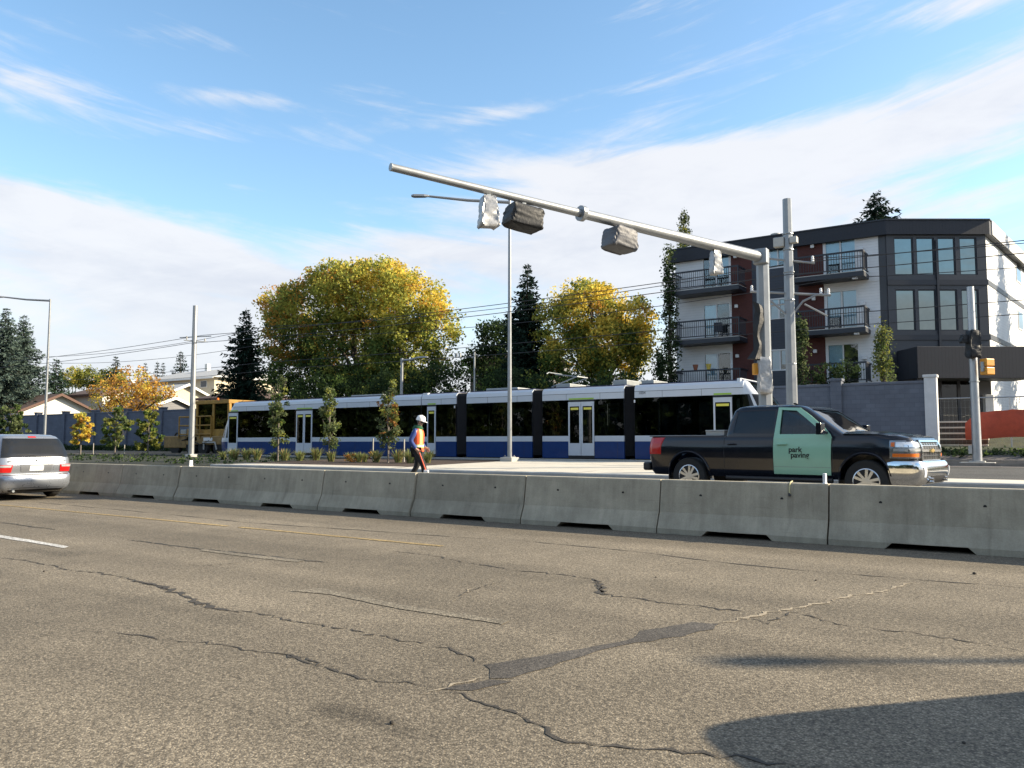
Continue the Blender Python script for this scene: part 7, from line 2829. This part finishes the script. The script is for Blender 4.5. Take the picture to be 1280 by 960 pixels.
spruce('spruce_tree', 659, 327, 49.5, 60, 'dark pointed spruce between the big tree and the yellow tree', LSPD, 1, dens=.9)
spruce('spruce_tree', 308, 383, 47.5, 54, 'dark spruce at the left side of the big green tree', LSPD, 2, dens=.8)
spruce('spruce_tree', 8, 383, 46, 62, 'tall grey-green spruce cut by the left edge of the photo', LSPB, 3, dens=.75, droop=.5)
spruce('spruce_tree', 30, 392, 49, 62, 'broad grey-green spruce just left of the leftmost street lamp', LSPB, 4, dens=.75, droop=.5)
spruce('spruce_tree', 71, 446, 55, 44, 'smaller dark spruce just right of the leftmost street lamp', LSP, 5, dens=.6)
spruce('spruce_tree', 145, 443, 78, 30, 'distant spruce top above the orange tree', LSPD, 6, dens=.5)
spruce('spruce_tree', 226, 437, 84, 34, 'distant spruce top above the pale house roof beside the line pole', LSPD, 7, dens=.5)
spruce('spruce_tree', 182, 452, 95, 18, 'tiny far spruce top left of the two others above the pale roof', LSPD, 8, dens=.4)
spruce('spruce_tree', 197, 450, 96, 18, 'tiny far spruce top in the middle above the pale roof', LSPD, 9, dens=.4)
spruce('spruce_tree', 204, 452, 97, 18, 'tiny far spruce top nearest the line pole above the pale roof', LSPD, 10, dens=.4)
spruce('spruce_tree', 1095, 236, 75, 150, 'spruce whose top rises behind the apartment roof', LSPD, 11, dens=.7)
# far leafy trees over the left roofs
for px_, y, rx, ry, wy, key, lab in ((90, 470, 12, 10, 74, ['YG', 'Y', 'O'], 'far yellow-green tree right of the small spruce'), (113, 472, 16, 11, 76, ['O', 'YG', 'D'], 'far olive tree between the yellow-green one and the orange tree'), (140, 472, 14, 12, 79, ['O', 'D', 'G'], 'far dark olive tree behind the orange tree')):
    bb_ = at(px_, 500, wy); bb_ = (bb_.x, wy, gz(wy))
    tree('far_tree', bb_, [lobe_px(px_, y, wy, rx, ry, bb_), lobe_px(px_ + rx * .5, y + 5, wy, rx * .7, ry * .8, bb_), lobe_px(px_ - rx * .5, y + 4, wy, rx * .7, ry * .8, bb_)], lab, 'far leafy trees over the roofs', lambda c, key=key: pick(len(c), key, [.5, .3, .2]), 26, 1.0, .34, .9, .2, 2)
# a distant tree belt that closes the skyline behind the houses
belt_pts = []
for x in np.arange(-330, 120, 2.6):
    hgt = 7 + 3 * sin(x * .11) + 2 * sin(x * .37 + 1) + random.uniform(-1, 1.5)
    for k in range(3):
        belt_pts.append((x + random.uniform(-1.5, 1.5), 150 + random.uniform(-6, 6), random.uniform(2, hgt)))
bw = crown_mesh(np.array(belt_pts) + np.array([0, 0, 3.6]), 40, 2.2, .8, lambda c: pick(len(c), ['D', 'G', 'O', 'YG'], [.5, .25, .15, .1]))
tag(bw.build('distant_trees', LEAFS, fix=False), 'dark belt of distant trees along the horizon behind the houses', 'trees', kind='stuff')

# --- a spruce right of the apartment (out of frame: it shades the sunlit side wall)
p = Vector((CY * 36.6 - SY * 39.5, SY * 36.6 + CY * 39.5, 0))
b_, tk_ = spruce_mesh(16.0, 3.6, 21, .8, .4)
root = empty('spruce_tree', (4.6, 58.5, 2.6)); tag(root, 'spruce right of the apartment block, outside the photo, shading its white wall', 'spruce tree', 'spruce trees on the skyline')
tk_.build('trunk', M_BARK, root, smooth=60); b_.build('crown', LSP, root, fix=False)
sp_src = root
# --- trees on the near side of the road behind the camera (seen mirrored in the windows)
rt_ = []
for x in np.arange(-190, 70, 1.15):
    hgt = 10.5 + 2.5 * sin(x * .21) + 1.6 * sin(x * .53 + 1)
    for k in range(9):
        rt_.append((x + random.uniform(-.8, .8), -26 + random.uniform(-2.5, 2.5), hgt * (k + random.uniform(.1, 1)) / 9))
rb_ = crown_mesh(np.array(rt_), 40, 1.6, 1.0, lambda c: pick(len(c), ['D', 'G', 'O'], [.86, .12, .02]))
tag(rb_.build('roadside_trees', LEAFS, fix=False), 'dark belt of roadside trees on the near side behind the camera, mirrored in the windows', 'trees', kind='stuff')
for i, (x, y, s) in enumerate(((-29, -20, .9), (13, -20, 1.0), (-2, -19, .8))):
    c = copy_tree(sp_src); c.location = (x, y, -.2); c.scale = (s, s, s); c.rotation_euler = (0, 0, i * 1.9)
    tag(c, 'spruce on the roadside behind the camera', 'spruce tree', 'spruces behind the camera')

# --- planting bed: grasses, stakes, ground cover
def tuft_mesh(n, h, spread, mats=1):
    b = MB()
    V, mi = [], []
    for k in range(n):
        a = random.uniform(0, 6.28); q = random.uniform(.1, 1) * spread
        r0 = random.uniform(0, .10)
        p0 = np.array([r0 * cos(a), r0 * sin(a), 0]); hh = h * random.uniform(.55, 1.1)
        p2 = np.array([q * cos(a), q * sin(a), hh]); p1 = p0 * .6 + p2 * .4 + np.array([0, 0, hh * .22])
        s = np.array([-sin(a), cos(a), 0]) * .011
        V.append([p0 - s, p0 + s, p1 + s, p1 - s]); V.append([p1 - s, p1 + s, p2 + s * .2, p2 - s * .2])
        m = 0 if random.random() < .85 else 1
        mi += [m, m]
    b.quads_np(np.array(V), np.array(mi))
    return b


tufts = [tuft_mesh(150, .42, .34).mesh('ornamental_grass', [LGR, LGT]) for _ in range(4)]
spots = [(279, 25.6), (292, 25.3), (308, 25.6), (321, 25.9), (343, 25.4), (356, 25.6), (375, 25.4), (395, 26.2), (414, 25.2), (437, 26.0), (449, 25.3), (456, 25.5), (470, 25.4), (498, 25.6), (513, 25.2), (534, 25.6)]
TUFT_AT = ['leftmost, below the tram front', 'second from the left end below the tram front', 'below the first tram door', 'right of the tufts under the tram front door', 'touching the trunk of the left slender tree',
           'just right of the left slender tree', 'below the tram double door', 'midway between double door and middle slender tree', 'at the foot of the middle slender tree', 'right of the middle slender tree',
           'left half of the pair between the middle and right slender trees', 'right half of the pair between the middle and right slender trees', 'left of the right slender tree', 'right of the right slender tree', 'left beside the worker', 'right behind the worker']
for i, (px_, wy) in enumerate(spots):
    o = bpy.data.objects.new('ornamental_grass', tufts[i % 4]); COL.objects.link(o)
    p = onw(px_, 578, wy)
    o.location = (p.x, wy, gz(wy) + .02)
    s = random.uniform(.85, 1.45)
    o.scale = (s * 1.15, s * 1.15, s); o.rotation_euler = (0, 0, random.uniform(0, 6))
    tag(o, 'pale green grass tuft in the bed, ' + TUFT_AT[i], 'grass tuft', 'grass tufts in the planting bed')
for px_, wy, lab in ((437, 25.0, 'small rust-brown shrub in the bed between two grass tufts'), (466, 25.9, 'low brown shrub in the bed left of the worker')):
    p = onw(px_, 580, wy); bb_ = (p.x, wy, gz(wy) + .02)
    tree('low_shrub', bb_, [(0, 0, .22, .28, .28, .2)], lab, 'low brown shrubs in the bed', lambda c: pick(len(c), ['BR', 'OR', 'O'], [.6, .2, .2]), 24, .1, .07, 14, .012, .05, cat='shrub')
M_STAKE = pm('pale_stake', (.4, .38, .34), .8)
for px_, ytop, wy, lab in ((116, 554, 29.0, 'thin pale stake beside the small yellow tree'), (155, 556, 29.1, 'thin pale stake right of the small green tree'), (466, 548, 26.5, 'thin pale stake in the bed left of the worker'), (505, 549, 26.4, 'thin pale stake right behind the rightmost slender tree')):
    p = onw(px_, 578, wy); b = MB(); b.tube([(0, 0, 0), (0, 0, onw(px_, ytop, wy).z - gz(wy))], .03, 6)
    tag(b.build('plant_stake', M_STAKE, smooth=60, loc=(p.x, wy, gz(wy))), lab, 'stake', 'plant stakes in the beds')
# dark ground cover before the left wall and rough grass below the entrance
gp_ = []
for _ in range(2600):
    gp_.append((random.uniform(-95, -45), random.uniform(37.6, 38.8), random.uniform(.62, 1.15)))
for _ in range(700):
    gp_.append((random.uniform(-75, KERB_X0 - .3), random.uniform(21, 29.8), random.uniform(.5, .64)))
for _ in range(900):
    gp_.append((random.uniform(-4, 22), random.uniform(38.2, 40.4), random.uniform(.85, 1.15)))
gc = crown_mesh(np.array(gp_), 7, .22, .13, lambda c: pick(len(c), ['D', 'G', 'D'], [.75, .15, .1]))
tag(gc.build('ground_cover', LEAFS, fix=False), 'dark low ground cover along the foot of the wall and below the entrance', 'ground cover', kind='stuff')
